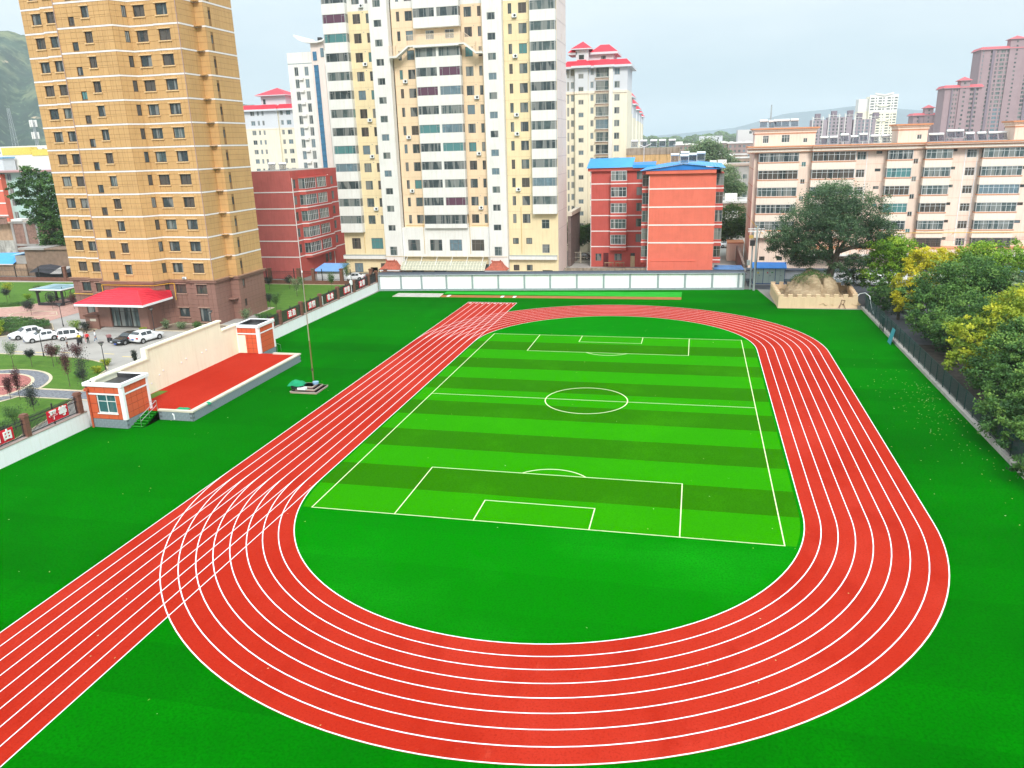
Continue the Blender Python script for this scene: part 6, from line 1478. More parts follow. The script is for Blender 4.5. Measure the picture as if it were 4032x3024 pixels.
# lattice masts
def lattice(x, y, H, w, label, panels=True):
    root = thing('mast', label, 'mast', (x,y,0)); m = MB(); n = int(H/3)
    for i in range(n):
        z0, z1 = H*i/n, H*(i+1)/n; a, b = w*(1-0.75*i/n), w*(1-0.75*(i+1)/n)
        P = [(-a,-a),(a,-a),(a,a),(-a,a)]; Q = [(-b,-b),(b,-b),(b,b),(-b,b)]
        for k in range(4):
            j = (k+1) % 4; m.tube((x+P[k][0],y+P[k][1],z0),(x+Q[k][0],y+Q[k][1],z1),0.09,0.08,PG,4,False); m.tube((x+P[k][0],y+P[k][1],z0),(x+Q[j][0],y+Q[j][1],z1),0.05,0.05,PG,3,False); m.tube((x+Q[k][0],y+Q[k][1],z1),(x+Q[j][0],y+Q[j][1],z1),0.05,0.05,PG,3,False)
    m.build('lattice', root)
    if panels:
        for z in (H-1, H-5.5):
            for k in range(4):
                t = 2*PI*k/4+0.4; q = MB(); q.box(x+1.1*math.cos(t)-0.25,y+1.1*math.sin(t)-0.2,z-1.3,x+1.1*math.cos(t)+0.25,y+1.1*math.sin(t)+0.2,z+1.3,WHITE_C); q.build('antenna', root)
lattice(-245.5,200,38.5,0.9,'mobile phone mast with white antenna panels in front of the wooded hill')
lattice(-402,350,54,2.0,'faint lattice mast on the slope at the left edge',False)
lattice(24.7,112,31.0,0.25,'thin antenna behind the left roof house of the peach block',False)

# ------------------------------------------------------------------ hills and far woods
def hill(name, path, depth, m, seed, nx=90, ny=26, rough=1.0, kind='structure', back=0.55):
    """path = crest points (x, y, z); the slope falls towards the camera over 'depth' metres"""
    r_ = np.random.RandomState(seed); V = []; F = []
    path = np.array(path, float); d = np.r_[0, np.cumsum(np.hypot(*np.diff(path[:, :2], axis=0).T))]
    s = np.linspace(0, d[-1], nx); X = np.interp(s, d, path[:,0]); Y = np.interp(s, d, path[:,1]); Z = np.interp(s, d, path[:,2])
    cx, cy = 9.8, -72.7
    N1 = r_.rand(6)*6
    for i in range(nx):
        L_ = math.hypot(X[i]-cx, Y[i]-cy); ux, uy = (cx-X[i])/L_, (cy-Y[i])/L_
        for j in range(ny+4):
            t = (j-3)/ny
            if t < 0: h = Z[i]*(1+t*back*8*0.3); q = t*depth*1.2
            else: h = Z[i]*(1-t)**1.15; q = t*depth
            bump = (math.sin(i*0.31+N1[0]+t*4)*0.05+math.sin(i*0.83+N1[1]+t*9)*0.03+math.sin(i*0.17+N1[2]-t*13)*0.04)*Z[i]*min(1, max(0,t)*4)*rough
            V.append((X[i]+ux*q, Y[i]+uy*q, max(-0.4, h+bump+(r_.rand()-0.5)*Z[i]*0.015*rough)))
    M = ny+4
    for i in range(nx-1):
        for j in range(M-1): p = i*M+j; F.append((p,p+M,p+M+1,p+1))
    me = bpy.data.meshes.new(name); me.from_pydata(V,[],F); me.materials.append(m); me.polygons.foreach_set('use_smooth',[True]*len(F)); me.update()
    return obj(name, me, None, kind=kind)
HG = mix_noise_layers('wooded slope', [((0.046,0.090,0.064,1),0,0,0,0),((0.022,0.052,0.044,1),0.012,0.42,0.56,(1,1,2)),((0.16,0.19,0.10,1),0.0065,0.52,0.66,(1,1,1)),((0.02,0.055,0.04,1),0.045,0.48,0.60,(1,1,1)),((0.14,0.19,0.11,1),0.07,0.56,0.66,(1,1,1)),((0.42,0.33,0.22,1),0.010,0.66,0.70,(1,1,3))], bump=1.0, bscale=0.05)
HB = mat('far ridge', (0.09,0.155,0.19,1), 0.95, 0.15, 0.004)  # distant haze put into this bluish base colour
HP = [(-980,330,132),(-760,400,128),(-600,455,126),(-544,504,124),(-530,517,121),(-521,526,116),(-480,560,98),(-440,595,76),(-402,613,67),(-388,621,65.5),(-366,633,58),(-330,660,44),(-260,720,24),(-180,800,12)]
hill('hill', [(9.8+(x-9.8)*2.5, -72.7+(y+72.7)*2.5, 24.4+(z-24.4)*2.5) for x, y, z in HP], 830, HG, 4, nx=220, ny=60)
RID = [(-900,2700,50),(-500,2620,40),(-146,2540,38),(-5,2527,46),(121,2525,56),(200,2520,76),(256,2516,91),(300,2511,94),(391,2499,100),(459,2488,106),(566,2467,92),(641,2450,84),(760,2417,84),(853,2387,87),(1100,2300,95),(1500,2150,80)]
hill('hills', [(9.8+(x-9.8)*1.75, -72.7+(y+72.7)*1.75, 24.4+(z-24.4)*1.75) for x, y, z in RID], 900, HB, 9, rough=0.5)


# ------------------------------------------------------------------ foliage
def leaf_mesh(name, P, S, T, m, up=0.35, seed=0, aspect=0.55):
    """rhombic leaves: centres P (n,3), sizes S (n), tint T (n)"""
    r_ = np.random.RandomState(seed); n = len(P)
    d = r_.normal(size=(n,3)); d /= np.linalg.norm(d,axis=1)[:,None]
    nrm = r_.normal(size=(n,3)); nrm[:,2] = np.abs(nrm[:,2])+up; nrm /= np.linalg.norm(nrm,axis=1)[:,None]
    a = np.cross(nrm, d); a /= np.linalg.norm(a,axis=1)[:,None]+1e-9; b = np.cross(nrm, a)
    s = S[:,None]
    v = np.stack([P-a*s*0.5, P+b*s*aspect*0.5, P+a*s*0.5, P-b*s*aspect*0.5], 1).reshape(-1,3).astype(np.float32)
    me = bpy.data.meshes.new(name); me.vertices.add(4*n); me.vertices.foreach_set('co', v.ravel())
    me.loops.add(4*n); me.loops.foreach_set('vertex_index', np.arange(4*n, dtype=np.int32))
    me.polygons.add(n); me.polygons.foreach_set('loop_start', np.arange(0,4*n,4, dtype=np.int32))
    try: me.polygons.foreach_set('loop_total', np.full(n,4,dtype=np.int32))
    except Exception: pass
    at = me.attributes.new('tint','FLOAT','FACE'); at.data.foreach_set('value', np.clip(T,0,1).astype(np.float32))
    me.materials.append(m); me.update(calc_edges=True); return me
def crown_points(blobs, n, seed, clump=26, sig=0.20, shell=0.70):
    """leaves in clumps spread through each blob, mostly near its outside"""
    r_ = np.random.RandomState(seed); vol = np.array([b[3]**2.2 for b in blobs]); P = []; T = []
    for b, v in zip(blobs, vol):
        k = int(n*v/vol.sum()); nc = max(6, k//clump); bx, by, bz, R = b[:4]; fz = b[4] if len(b) > 4 else 0.8
        c = r_.normal(size=(nc,3)); c /= np.linalg.norm(c,axis=1)[:,None]; rad = R*(shell+(1-shell)*r_.rand(nc)**0.6)*(1+0.16*np.sin(c[:,0]*7+seed)*np.cos(c[:,1]*6))
        inner = r_.rand(nc) < 0.25; rad[inner] *= r_.rand(inner.sum())**0.5
        c = c*rad[:,None]*np.array([1,1,fz])+np.array([bx,by,bz])
        idx = r_.randint(0,nc,k); cs = R*sig*(0.6+0.8*r_.rand(nc))
        p = c[idx]+r_.normal(size=(k,3))*cs[idx][:,None]*np.array([1,1,0.62])
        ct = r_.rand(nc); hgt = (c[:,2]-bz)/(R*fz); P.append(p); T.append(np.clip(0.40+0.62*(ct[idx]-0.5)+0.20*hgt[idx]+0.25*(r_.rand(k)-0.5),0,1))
    return np.concatenate(P), np.concatenate(T)
def limb(mb, a, b, r0, r1, m, bend=0.15, n=4, seed=0):
    r_ = random.Random(seed); a, b = Vector(a), Vector(b); L_ = (b-a).length; pts = [a]
    off = Vector((r_.uniform(-1,1), r_.uniform(-1,1), r_.uniform(-0.3,0.6)))*L_*bend
    for i in range(1, n+1):
        t = i/n; pts.append(a.lerp(b,t)+off*math.sin(PI*t))
    for i in range(n): mb.tube(pts[i], pts[i+1], lerp(r0,r1,i/n), lerp(r0,r1,(i+1)/n), m, 7, i == n-1)
    return pts
def tree(name, label, x, y, z0, blobs, n, size, m, trunk=(0.22, 3.0), group=None, seed=1, clump=26, sig=0.2, lean=(0,0), bark=None, twigs=True, aspect=0.55, cat='tree'):
    root = thing(name, label, cat, (x,y,z0), group=group); bark = bark or BARK; r_ = random.Random(seed)
    t = MB(); top = (x+lean[0], y+lean[1], z0+trunk[1]); pts = limb(t,(x,y,z0-0.1),top,trunk[0],trunk[0]*0.7,bark,0.05,4,seed)
    for i, b in enumerate(blobs):
        s = pts[2 + i % 3]; e = (b[0],b[1],b[2]-b[3]*0.15); q = limb(t,s,e,trunk[0]*0.5,trunk[0]*0.16,bark,0.14,4,seed+i)
        if twigs:
            for k in range(3):
                w = Vector((r_.uniform(-1,1),r_.uniform(-1,1),r_.uniform(-0.2,1))).normalized()*b[3]*0.8; limb(t,q[3],Vector(e)+w,trunk[0]*0.14,trunk[0]*0.04,bark,0.1,2,seed+i*7+k)
    t.build('trunk', root)
    P, T = crown_points(blobs, n, seed, clump, sig); rs = np.random.RandomState(seed+5); P = P-np.array([x,y,z0])
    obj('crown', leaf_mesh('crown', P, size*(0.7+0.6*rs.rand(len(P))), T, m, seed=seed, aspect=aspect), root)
    return root
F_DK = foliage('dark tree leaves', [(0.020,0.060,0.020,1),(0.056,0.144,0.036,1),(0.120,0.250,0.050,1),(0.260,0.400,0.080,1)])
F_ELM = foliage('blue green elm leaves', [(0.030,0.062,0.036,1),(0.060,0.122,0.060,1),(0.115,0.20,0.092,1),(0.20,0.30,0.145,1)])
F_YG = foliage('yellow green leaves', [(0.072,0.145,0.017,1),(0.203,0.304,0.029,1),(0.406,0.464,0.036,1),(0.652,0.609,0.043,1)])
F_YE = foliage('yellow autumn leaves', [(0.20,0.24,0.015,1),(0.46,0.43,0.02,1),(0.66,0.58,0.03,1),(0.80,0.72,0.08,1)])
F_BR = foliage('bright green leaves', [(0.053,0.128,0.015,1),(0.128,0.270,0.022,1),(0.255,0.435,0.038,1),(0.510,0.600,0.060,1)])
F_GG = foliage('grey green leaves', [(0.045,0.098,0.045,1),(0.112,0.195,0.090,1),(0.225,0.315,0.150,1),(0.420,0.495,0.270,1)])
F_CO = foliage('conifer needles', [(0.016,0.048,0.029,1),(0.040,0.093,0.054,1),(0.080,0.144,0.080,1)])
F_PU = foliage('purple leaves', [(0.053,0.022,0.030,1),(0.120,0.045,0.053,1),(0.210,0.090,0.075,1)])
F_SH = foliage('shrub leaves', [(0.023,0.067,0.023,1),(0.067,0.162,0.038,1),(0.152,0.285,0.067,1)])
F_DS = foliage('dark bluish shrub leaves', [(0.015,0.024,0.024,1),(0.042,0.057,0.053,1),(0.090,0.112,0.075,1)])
# old elm on the mound
el = (30.4,55.6)
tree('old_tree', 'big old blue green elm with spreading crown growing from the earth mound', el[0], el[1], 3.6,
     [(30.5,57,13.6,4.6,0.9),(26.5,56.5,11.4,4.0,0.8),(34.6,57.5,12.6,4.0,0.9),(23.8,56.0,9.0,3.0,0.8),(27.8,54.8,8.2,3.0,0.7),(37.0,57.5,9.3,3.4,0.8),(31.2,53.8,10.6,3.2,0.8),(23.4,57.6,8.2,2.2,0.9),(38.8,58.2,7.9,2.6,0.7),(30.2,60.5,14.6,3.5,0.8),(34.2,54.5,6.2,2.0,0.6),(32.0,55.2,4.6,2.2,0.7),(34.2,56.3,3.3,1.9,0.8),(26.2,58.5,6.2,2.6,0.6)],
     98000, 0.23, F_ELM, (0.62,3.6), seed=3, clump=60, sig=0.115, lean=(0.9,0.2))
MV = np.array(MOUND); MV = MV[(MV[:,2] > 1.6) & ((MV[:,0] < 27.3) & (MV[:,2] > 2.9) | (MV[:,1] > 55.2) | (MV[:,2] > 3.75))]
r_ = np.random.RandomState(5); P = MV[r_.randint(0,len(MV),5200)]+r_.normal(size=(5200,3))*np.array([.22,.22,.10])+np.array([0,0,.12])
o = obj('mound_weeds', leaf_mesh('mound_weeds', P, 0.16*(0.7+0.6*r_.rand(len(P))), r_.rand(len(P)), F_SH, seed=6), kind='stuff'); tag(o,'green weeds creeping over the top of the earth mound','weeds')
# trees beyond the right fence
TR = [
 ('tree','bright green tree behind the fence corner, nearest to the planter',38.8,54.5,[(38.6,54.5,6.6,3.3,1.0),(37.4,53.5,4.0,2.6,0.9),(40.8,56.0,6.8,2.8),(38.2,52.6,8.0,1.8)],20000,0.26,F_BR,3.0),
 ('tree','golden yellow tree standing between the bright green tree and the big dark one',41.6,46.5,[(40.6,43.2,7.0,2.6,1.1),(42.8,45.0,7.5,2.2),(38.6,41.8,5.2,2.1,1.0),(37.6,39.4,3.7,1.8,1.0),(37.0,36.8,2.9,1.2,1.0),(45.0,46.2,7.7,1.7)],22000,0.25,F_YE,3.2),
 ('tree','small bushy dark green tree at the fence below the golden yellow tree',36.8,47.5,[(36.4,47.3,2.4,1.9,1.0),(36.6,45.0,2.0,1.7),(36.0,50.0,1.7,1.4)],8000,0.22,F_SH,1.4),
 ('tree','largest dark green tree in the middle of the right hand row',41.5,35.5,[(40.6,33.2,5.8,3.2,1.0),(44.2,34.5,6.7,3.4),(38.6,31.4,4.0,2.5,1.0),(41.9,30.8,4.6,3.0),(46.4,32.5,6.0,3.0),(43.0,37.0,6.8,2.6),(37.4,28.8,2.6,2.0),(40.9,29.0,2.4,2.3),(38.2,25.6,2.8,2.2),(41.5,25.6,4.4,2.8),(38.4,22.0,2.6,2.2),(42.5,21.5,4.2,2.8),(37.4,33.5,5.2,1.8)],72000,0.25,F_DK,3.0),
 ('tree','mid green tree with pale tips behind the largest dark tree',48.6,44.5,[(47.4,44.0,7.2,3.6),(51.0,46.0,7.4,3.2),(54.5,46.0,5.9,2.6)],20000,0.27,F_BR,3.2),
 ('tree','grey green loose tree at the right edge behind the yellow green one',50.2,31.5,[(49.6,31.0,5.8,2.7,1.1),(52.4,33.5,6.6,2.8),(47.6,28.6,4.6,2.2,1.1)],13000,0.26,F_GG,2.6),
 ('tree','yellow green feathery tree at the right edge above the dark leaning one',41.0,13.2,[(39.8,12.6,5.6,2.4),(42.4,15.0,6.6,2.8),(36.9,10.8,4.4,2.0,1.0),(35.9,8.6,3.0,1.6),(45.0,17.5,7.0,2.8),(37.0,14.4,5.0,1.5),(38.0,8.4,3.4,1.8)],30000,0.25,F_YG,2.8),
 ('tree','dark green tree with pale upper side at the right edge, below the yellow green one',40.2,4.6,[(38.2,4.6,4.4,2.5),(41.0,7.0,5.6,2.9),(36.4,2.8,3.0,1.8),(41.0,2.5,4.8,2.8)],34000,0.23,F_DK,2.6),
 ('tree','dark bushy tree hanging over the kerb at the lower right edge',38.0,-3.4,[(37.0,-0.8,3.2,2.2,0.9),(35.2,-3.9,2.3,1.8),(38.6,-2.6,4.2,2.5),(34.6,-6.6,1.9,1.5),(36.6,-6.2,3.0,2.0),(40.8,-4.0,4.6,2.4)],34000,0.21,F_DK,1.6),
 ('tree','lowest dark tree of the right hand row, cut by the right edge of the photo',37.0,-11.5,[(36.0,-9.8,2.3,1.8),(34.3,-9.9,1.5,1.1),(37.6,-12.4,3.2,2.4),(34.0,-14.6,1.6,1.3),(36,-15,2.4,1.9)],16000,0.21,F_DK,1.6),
]
for i, (nm, lab, x, y, blobs, n, sz, m, th) in enumerate(TR):
    tree(nm, lab, x, y, 0, blobs, int(n*0.72), sz*1.18, m, (0.2,th), group='trees behind the right hand fence', seed=20+i*3, clump=70, sig=0.125)
def conifer(x, y, H, R, label, seed=1, n=9000, group=None):
    root = thing('conifer', label, 'conifer', (x,y,0), group=group); t = MB(); t.tube((x,y,0),(x,y,H),0.22,0.04,BARK,6); r_ = np.random.RandomState(seed); P = []
    for k in range(int(H*2.2)):
        z = 1.2+(H-1.4)*k/(H*2.2); rr = R*(1-z/H)**0.8
        for a in range(7):
            th = a*0.9+k*0.7; e = (x+rr*math.cos(th), y+rr*math.sin(th), z-0.25*rr)
            t.tube((x,y,z),e,0.05,0.015,BARK,4,False); m_ = 22; s = r_.rand(m_)[:,None]**0.6
            P.append(np.array([0,0,z])+s*np.array([e[0]-x,e[1]-y,e[2]-z])+r_.normal(size=(m_,3))*np.array([.22,.22,.12]))
    t.build('trunk', root); P = np.concatenate(P); obj('crown', leaf_mesh('crown', P, 0.30*(0.7+0.6*r_.rand(len(P))), r_.rand(len(P)), F_CO, seed=seed, aspect=0.35), root)
conifer(58.5,55,9.6,3.6,'dark spruce at the right edge in front of the peach block',2)
conifer(37.4,41.0,5.0,1.8,'small dark spruce behind the fence under the golden yellow tree',5)
conifer(52.5,54,7.5,2.8,'dark spruce further left beside the blue shed roof',7)
root = thing('shed','low shed with a bright blue roof behind the trees at the right edge','shed',(64,72,0))
m = MB(); m.box(58,70,0,74,75,1.2,PEACH); m.build('wall', root)
m = MB(); m.poly([(57,69,1.2),(75,69,1.2),(75,75,2.3),(57,75,2.3)],BLUERL)
for i in range(36): m.tube((57+i*0.5,69,1.22),(57+i*0.5,75,2.32),0.03,0.03,BLUER,3,False)
m.build('roof', root)
# street trees between the blocks, on the left, and in the distance
tree('street_tree','dark street tree left of the red block behind the iron gate',-17.4,101,0,[(-17.0,101,5.2,2.4,1.0),(-19.5,102,5.0,2.4),(-14.6,101.5,4.8,2.2),(-16,102,3.6,1.8)],12000,0.32,F_SH,(0.2,2.6),group='street trees in the gap',seed=61)
tree('street_tree','second dark street tree behind the iron gate, further right',-12.8,103,0,[(-12.6,103,5.4,2.2),(-10.8,104,4.8,2.0)],8000,0.32,F_SH,(0.2,2.6),group='street trees in the gap',seed=63)
tree('street_tree','dark green tree between the red block flank and the peach block',17.6,104,0,[(17.6,104,7.4,3.2,1.1),(15.6,103,5.2,2.4),(19.6,105,6.0,2.4)],16000,0.32,F_SH,(0.2,3.2),group='street trees in the gap',seed=65)
tree('street_tree','pale green tree above the low town roofs in the gap',17.6,146,0,[(17.6,146,14.0,3.0,1.2),(20.4,147,11.5,2.2)],9000,0.4,F_GG,(0.3,8),group='street trees in the gap',seed=67)
tree('street_tree','broad hazy green tree before the distant brown blocks',14,330,0,[(10,330,17,7,0.8),(19,332,16,6,0.8),(14,331,20,6,0.7),(24,334,13,5)],12000,0.9,F_GG,(0.6,8),group='street trees in the gap',seed=69)
tree('poplar','tall dark broadleaf tree left of the tan tower, leaning over the brick shed',-127.5,75,0,[(-131.5,74.5,19.6,2.6,1.3),(-128.0,75,17.6,3.2,1.1),(-134.6,74,17.2,2.4,0.9),(-127.0,75.5,12.6,3.6,1.1),(-131.6,74.5,13.4,3.0,1.0),(-127.6,74.5,8.0,3.8,1.1),(-124.6,75.5,6.6,3.4,1.2),(-129.4,74.0,5.4,2.0,0.9),(-122,76,9.5,3.4,1.2)],26000,0.50,F_SH,(0.4,8),seed=71,clump=40,sig=0.12)
def wood(name, pts, n, size, h, m, seed):
    """a far-off belt of trees that reads as one mass"""
    r_ = np.random.RandomState(seed); P = []; T = []
    for (xa,ya,xb,yb,w,hh) in pts:
        k = max(3, int(math.hypot(xb-xa,yb-ya)/(hh*0.9)))
        for i in range(k):
            t = r_.rand(); cx, cy = xa+(xb-xa)*t, ya+(yb-ya)*t+r_.rand()*w; R = hh*(0.35+0.3*r_.rand()); q = r_.normal(size=(n//k,3)); q /= np.linalg.norm(q,axis=1)[:,None]
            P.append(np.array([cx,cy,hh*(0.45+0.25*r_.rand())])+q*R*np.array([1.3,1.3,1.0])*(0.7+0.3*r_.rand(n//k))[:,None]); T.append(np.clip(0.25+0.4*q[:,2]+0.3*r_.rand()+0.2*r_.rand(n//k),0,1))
    P = np.concatenate(P); T = np.concatenate(T); P[:,2] = np.abs(P[:,2])
    o = obj(name, leaf_mesh(name, P, size*(0.7+0.6*r_.rand(len(P))), T, m, seed=seed, aspect=0.8), kind='stuff'); return o
o = wood('distant_wood', [(-420,1900,320,1900,160,30),(-300,2300,560,2300,160,34),(-240,1500,160,1500,90,22),(60,1300,420,1400,60,20)], 34000, 8.0, 1, F_SH, 3); tag(o,'hazy belt of trees along the horizon behind the distant town','wood')
o = wood('hill_wood', [(-175,430,-60,460,40,14),(-300,330,-210,360,40,12)], 6000, 2.5, 1, F_SH, 5); tag(o,'dark trees at the foot of the wooded hill','wood')
o = wood('town_trees', [(-5,250,40,260,10,9),(5,300,60,306,10,10),(-10,360,50,366,10,10),(15,160,26,166,3,7)], 9000, 1.2, 1, F_SH, 8); tag(o,'scattered trees among the low town roofs','trees')

# ------------------------------------------------------------------ garden yard on the left
Z = 0.01
sheet('driveway', [(-170,-20),(-45.4,-20),(-45.4,62),(-130,62),(-170,62)], 0.0, CONC)
def lawn(pts, name='lawn', m=None, z=0.02, kerb=True):
    o = sheet(name, pts, z, m or LAWN)
    if kerb:
        k = MB(); n = len(pts)
        for i in range(n):
            (xa,ya),(xb,yb) = pts[i], pts[(i+1)%n]; l = math.hypot(xb-xa,yb-ya)
            if l > 0.01: k.obox((xa,ya),((xb-xa)/l,(yb-ya)/l),(0,l),(-0.14,0.0),(0,0.09),KERB)
        k.build('kerb', o)
    return o
KERB = mat('pale yellow kerb stone', (0.58,0.50,0.36,1), 0.85, 0.1, 1.5)
arc = [(-110,8.6),(-78,8.3),(-72,8.25),(-66.7,7.9),(-63,7.0),(-60.4,5.9),(-58.1,3.7),(-57.2,1.2),(-56.0,-1.5),(-54.6,-4.4)]
lawn(arc[::-1]+[(-110,-4.4)][::1] if False else [(-110,-4.4)]+[(-54.6,-4.4)]+arc[::-1][1:])
lawn([(-110,-19),(-49.5,-19),(-51.0,-13.0),(-53.2,-7.4),(-110,-7.4)])
GST = mix_noise_layers('grey mosaic paving', [((0.20,0.21,0.235,1),0,0,0,0),((0.09,0.10,0.12,1),2.2,0.5,0.62,(1,2.5,1)),((0.34,0.34,0.33,1),3.0,0.55,0.66,(1,2.5,1))], bump=0.3, bscale=8)
RST = mix_noise_layers('red mosaic paving', [((0.40,0.15,0.13,1),0,0,0,0),((0.22,0.075,0.075,1),2.2,0.5,0.64,(1,2.5,1)),((0.50,0.27,0.24,1),3.0,0.56,0.68,(1,2.5,1))], bump=0.3, bscale=8)
PNK = mix_noise_layers('pink paving', [((0.50,0.30,0.25,1),0,0,0,0),((0.38,0.21,0.18,1),1.6,0.5,0.66,(1,1,1)),((0.60,0.45,0.38,1),0.6,0.6,0.7,(1,1,1))], bump=0.3, bscale=8)
circ = lambda cx, cy, r, n=48: [(cx+r*math.cos(2*PI*i/n), cy+r*math.sin(2*PI*i/n)) for i in range(n)]
PC = (-68.2,-6.0)
sheet('garden_plaza', circ(*PC,8.3), 0.036, KERB); sheet('plaza_ring', circ(*PC,7.95), 0.044, GST); sheet('plaza_ring', circ(*PC,6.5), 0.052, KERB); sheet('plaza_centre', circ(*PC,6.15), 0.060, RST)
sheet('garden_path', [(-61.5,-7.4),(-46.0,-7.4),(-46.0,-4.4),(-61.5,-4.4)], 0.030, KERB); sheet('garden_path', [(-61.5,-7.1),(-50.5,-7.1),(-50.5,-4.7),(-60.5,-4.7)], 0.038, GST)
lawn([(-135,29),(-112,33),(-103,37),(-99,46),(-92,46),(-92,61.5),(-135,60)])
sheet('garden_path', [(-125,22.5),(-108,27.5),(-97,29.5),(-88,27.5),(-88,40),(-94,45.5),(-100,45),(-104,36),(-112,32.5),(-128,26.5)], 0.028, PNK)
lawn([(-98,29.8),(-93,29.6),(-90.2,31.2),(-92.5,33.6),(-96.6,33.8),(-99,31.6)],'flower_bed',LAWN)
lawn([(-125,16),(-88.5,15.0),(-84.6,19.5),(-82.5,22.0),(-86,25.5),(-93,27.2),(-98,27.4),(-110,24.0),(-125,20)],'planting_bed',EARTH)
lawn([(-56.5,35),(-45.5,26),(-45.5,61.8),(-83,61.8),(-83,40.5),(-56.5,40.5)])
lawn([(-66.0,23.2),(-58.0,23.2),(-56.0,27.0),(-57.8,27.4),(-66.0,27.4)],'planting_bed',EARTH)
lawn([(-79.5,20.8),(-75.6,20.8),(-75.6,22.8),(-79.5,22.8)],'planting_bed',EARTH)
YEL = mat('worn yellow road paint', (0.62,0.50,0.22,1), 0.9, 0.1, 2)
for i, (x, y) in enumerate(((-77.5,9.6),(-74,9.6),(-70.5,10.0),(-64,10.2),(-60.5,9.2))):
    mb = MB(); mb.poly([(x,y,0.012),(x+1.6,y-0.1,0.012),(x+1.6,y+0.15,0.012),(x,y+0.25,0.012)],YEL); mb.build('road_marking', None, 'structure')
def hedge(label, poly, h, n, m, seed, size=0.17):
    r_ = np.random.RandomState(seed); xs = [p[0] for p in poly]; ys = [p[1] for p in poly]; P = []
    def ins(x, y):
        c = False; j = len(poly)-1
        for i in range(len(poly)):
            if ((poly[i][1] > y) != (poly[j][1] > y)) and (x < (poly[j][0]-poly[i][0])*(y-poly[i][1])/(poly[j][1]-poly[i][1])+poly[i][0]): c = not c
            j = i
        return c
    while len(P) < n:
        x, y = r_.uniform(min(xs),max(xs)), r_.uniform(min(ys),max(ys))
        if ins(x, y): P.append((x, y, h*(1+0.18*math.sin(x*1.9)*math.cos(y*1.6))*r_.rand()**0.35))
    P = np.array(P); c = P.mean(0); c[2] = 0
    T = np.clip(0.45+0.3*np.sin(P[:,0]*0.9)*np.cos(P[:,1]*1.1)+0.3*(r_.rand(n)-0.5),0,1)
    o = obj('hedge', leaf_mesh('hedge', P-c, size*(0.7+0.6*r_.rand(n)), T, m, seed=seed), None, tuple(c)); return tag(o, label, 'hedge', None)
hedge('broad dark clipped hedge between the parked cars and the pink path', [(-112,19),(-88.5,15.6),(-85,19.6),(-82.8,22.0),(-86,25.2),(-93,26.9),(-104,24.6)], 0.8, 34000, F_SH, 1)
hedge('narrow hedge strip between the pink path and the back lawn', [(-128,27.2),(-112,32.8),(-103.5,37.4),(-104.3,38.8),(-113,34.6),(-129,29.0)], 0.6, 9000, F_SH, 2)
hedge('low hedge along the white wall by the lawn beside the tan tower', [(-56,33.2),(-46.4,24.5),(-45.9,26),(-54.5,35.0)], 0.6, 4000, F_SH, 3)
def shrub(label, x, y, h, r, m, seed, n=900, stem=0.5, size=0.13, name='shrub', group=None, upright=False, cat='shrub'):
    root = thing(name, label, cat, (x,y,0), group=group); t = MB(); r_ = np.random.RandomState(seed); P = []
    k = 7
    for i in range(k):
        a = 2*PI*i/k+r_.rand(); q = r*(0.35 if upright else 0.75)*(0.5+0.5*r_.rand()); e = (x+q*math.cos(a), y+q*math.sin(a), h*(0.72+0.28*r_.rand()))
        t.tube((x,y,0 if stem < 0.05 else 0),(x,y,h*stem),0.035,0.025,BARK,4,False) if i == 0 else None
        t.tube((x,y,h*stem),e,0.018,0.006,BARK,3,False); mm = n//k; s = r_.rand(mm)[:,None]**0.6
        P.append(np.array([0,0,h*stem])+s*(np.array([e[0]-x,e[1]-y,e[2]-h*stem]))+r_.normal(size=(mm,3))*np.array([r*0.24,r*0.24,h*0.05]))
    t.build('stem', root); P = np.concatenate(P); obj('foliage', leaf_mesh('foliage', P, size*(0.7+0.6*r_.rand(len(P))), r_.rand(len(P)), m, seed=seed), root)
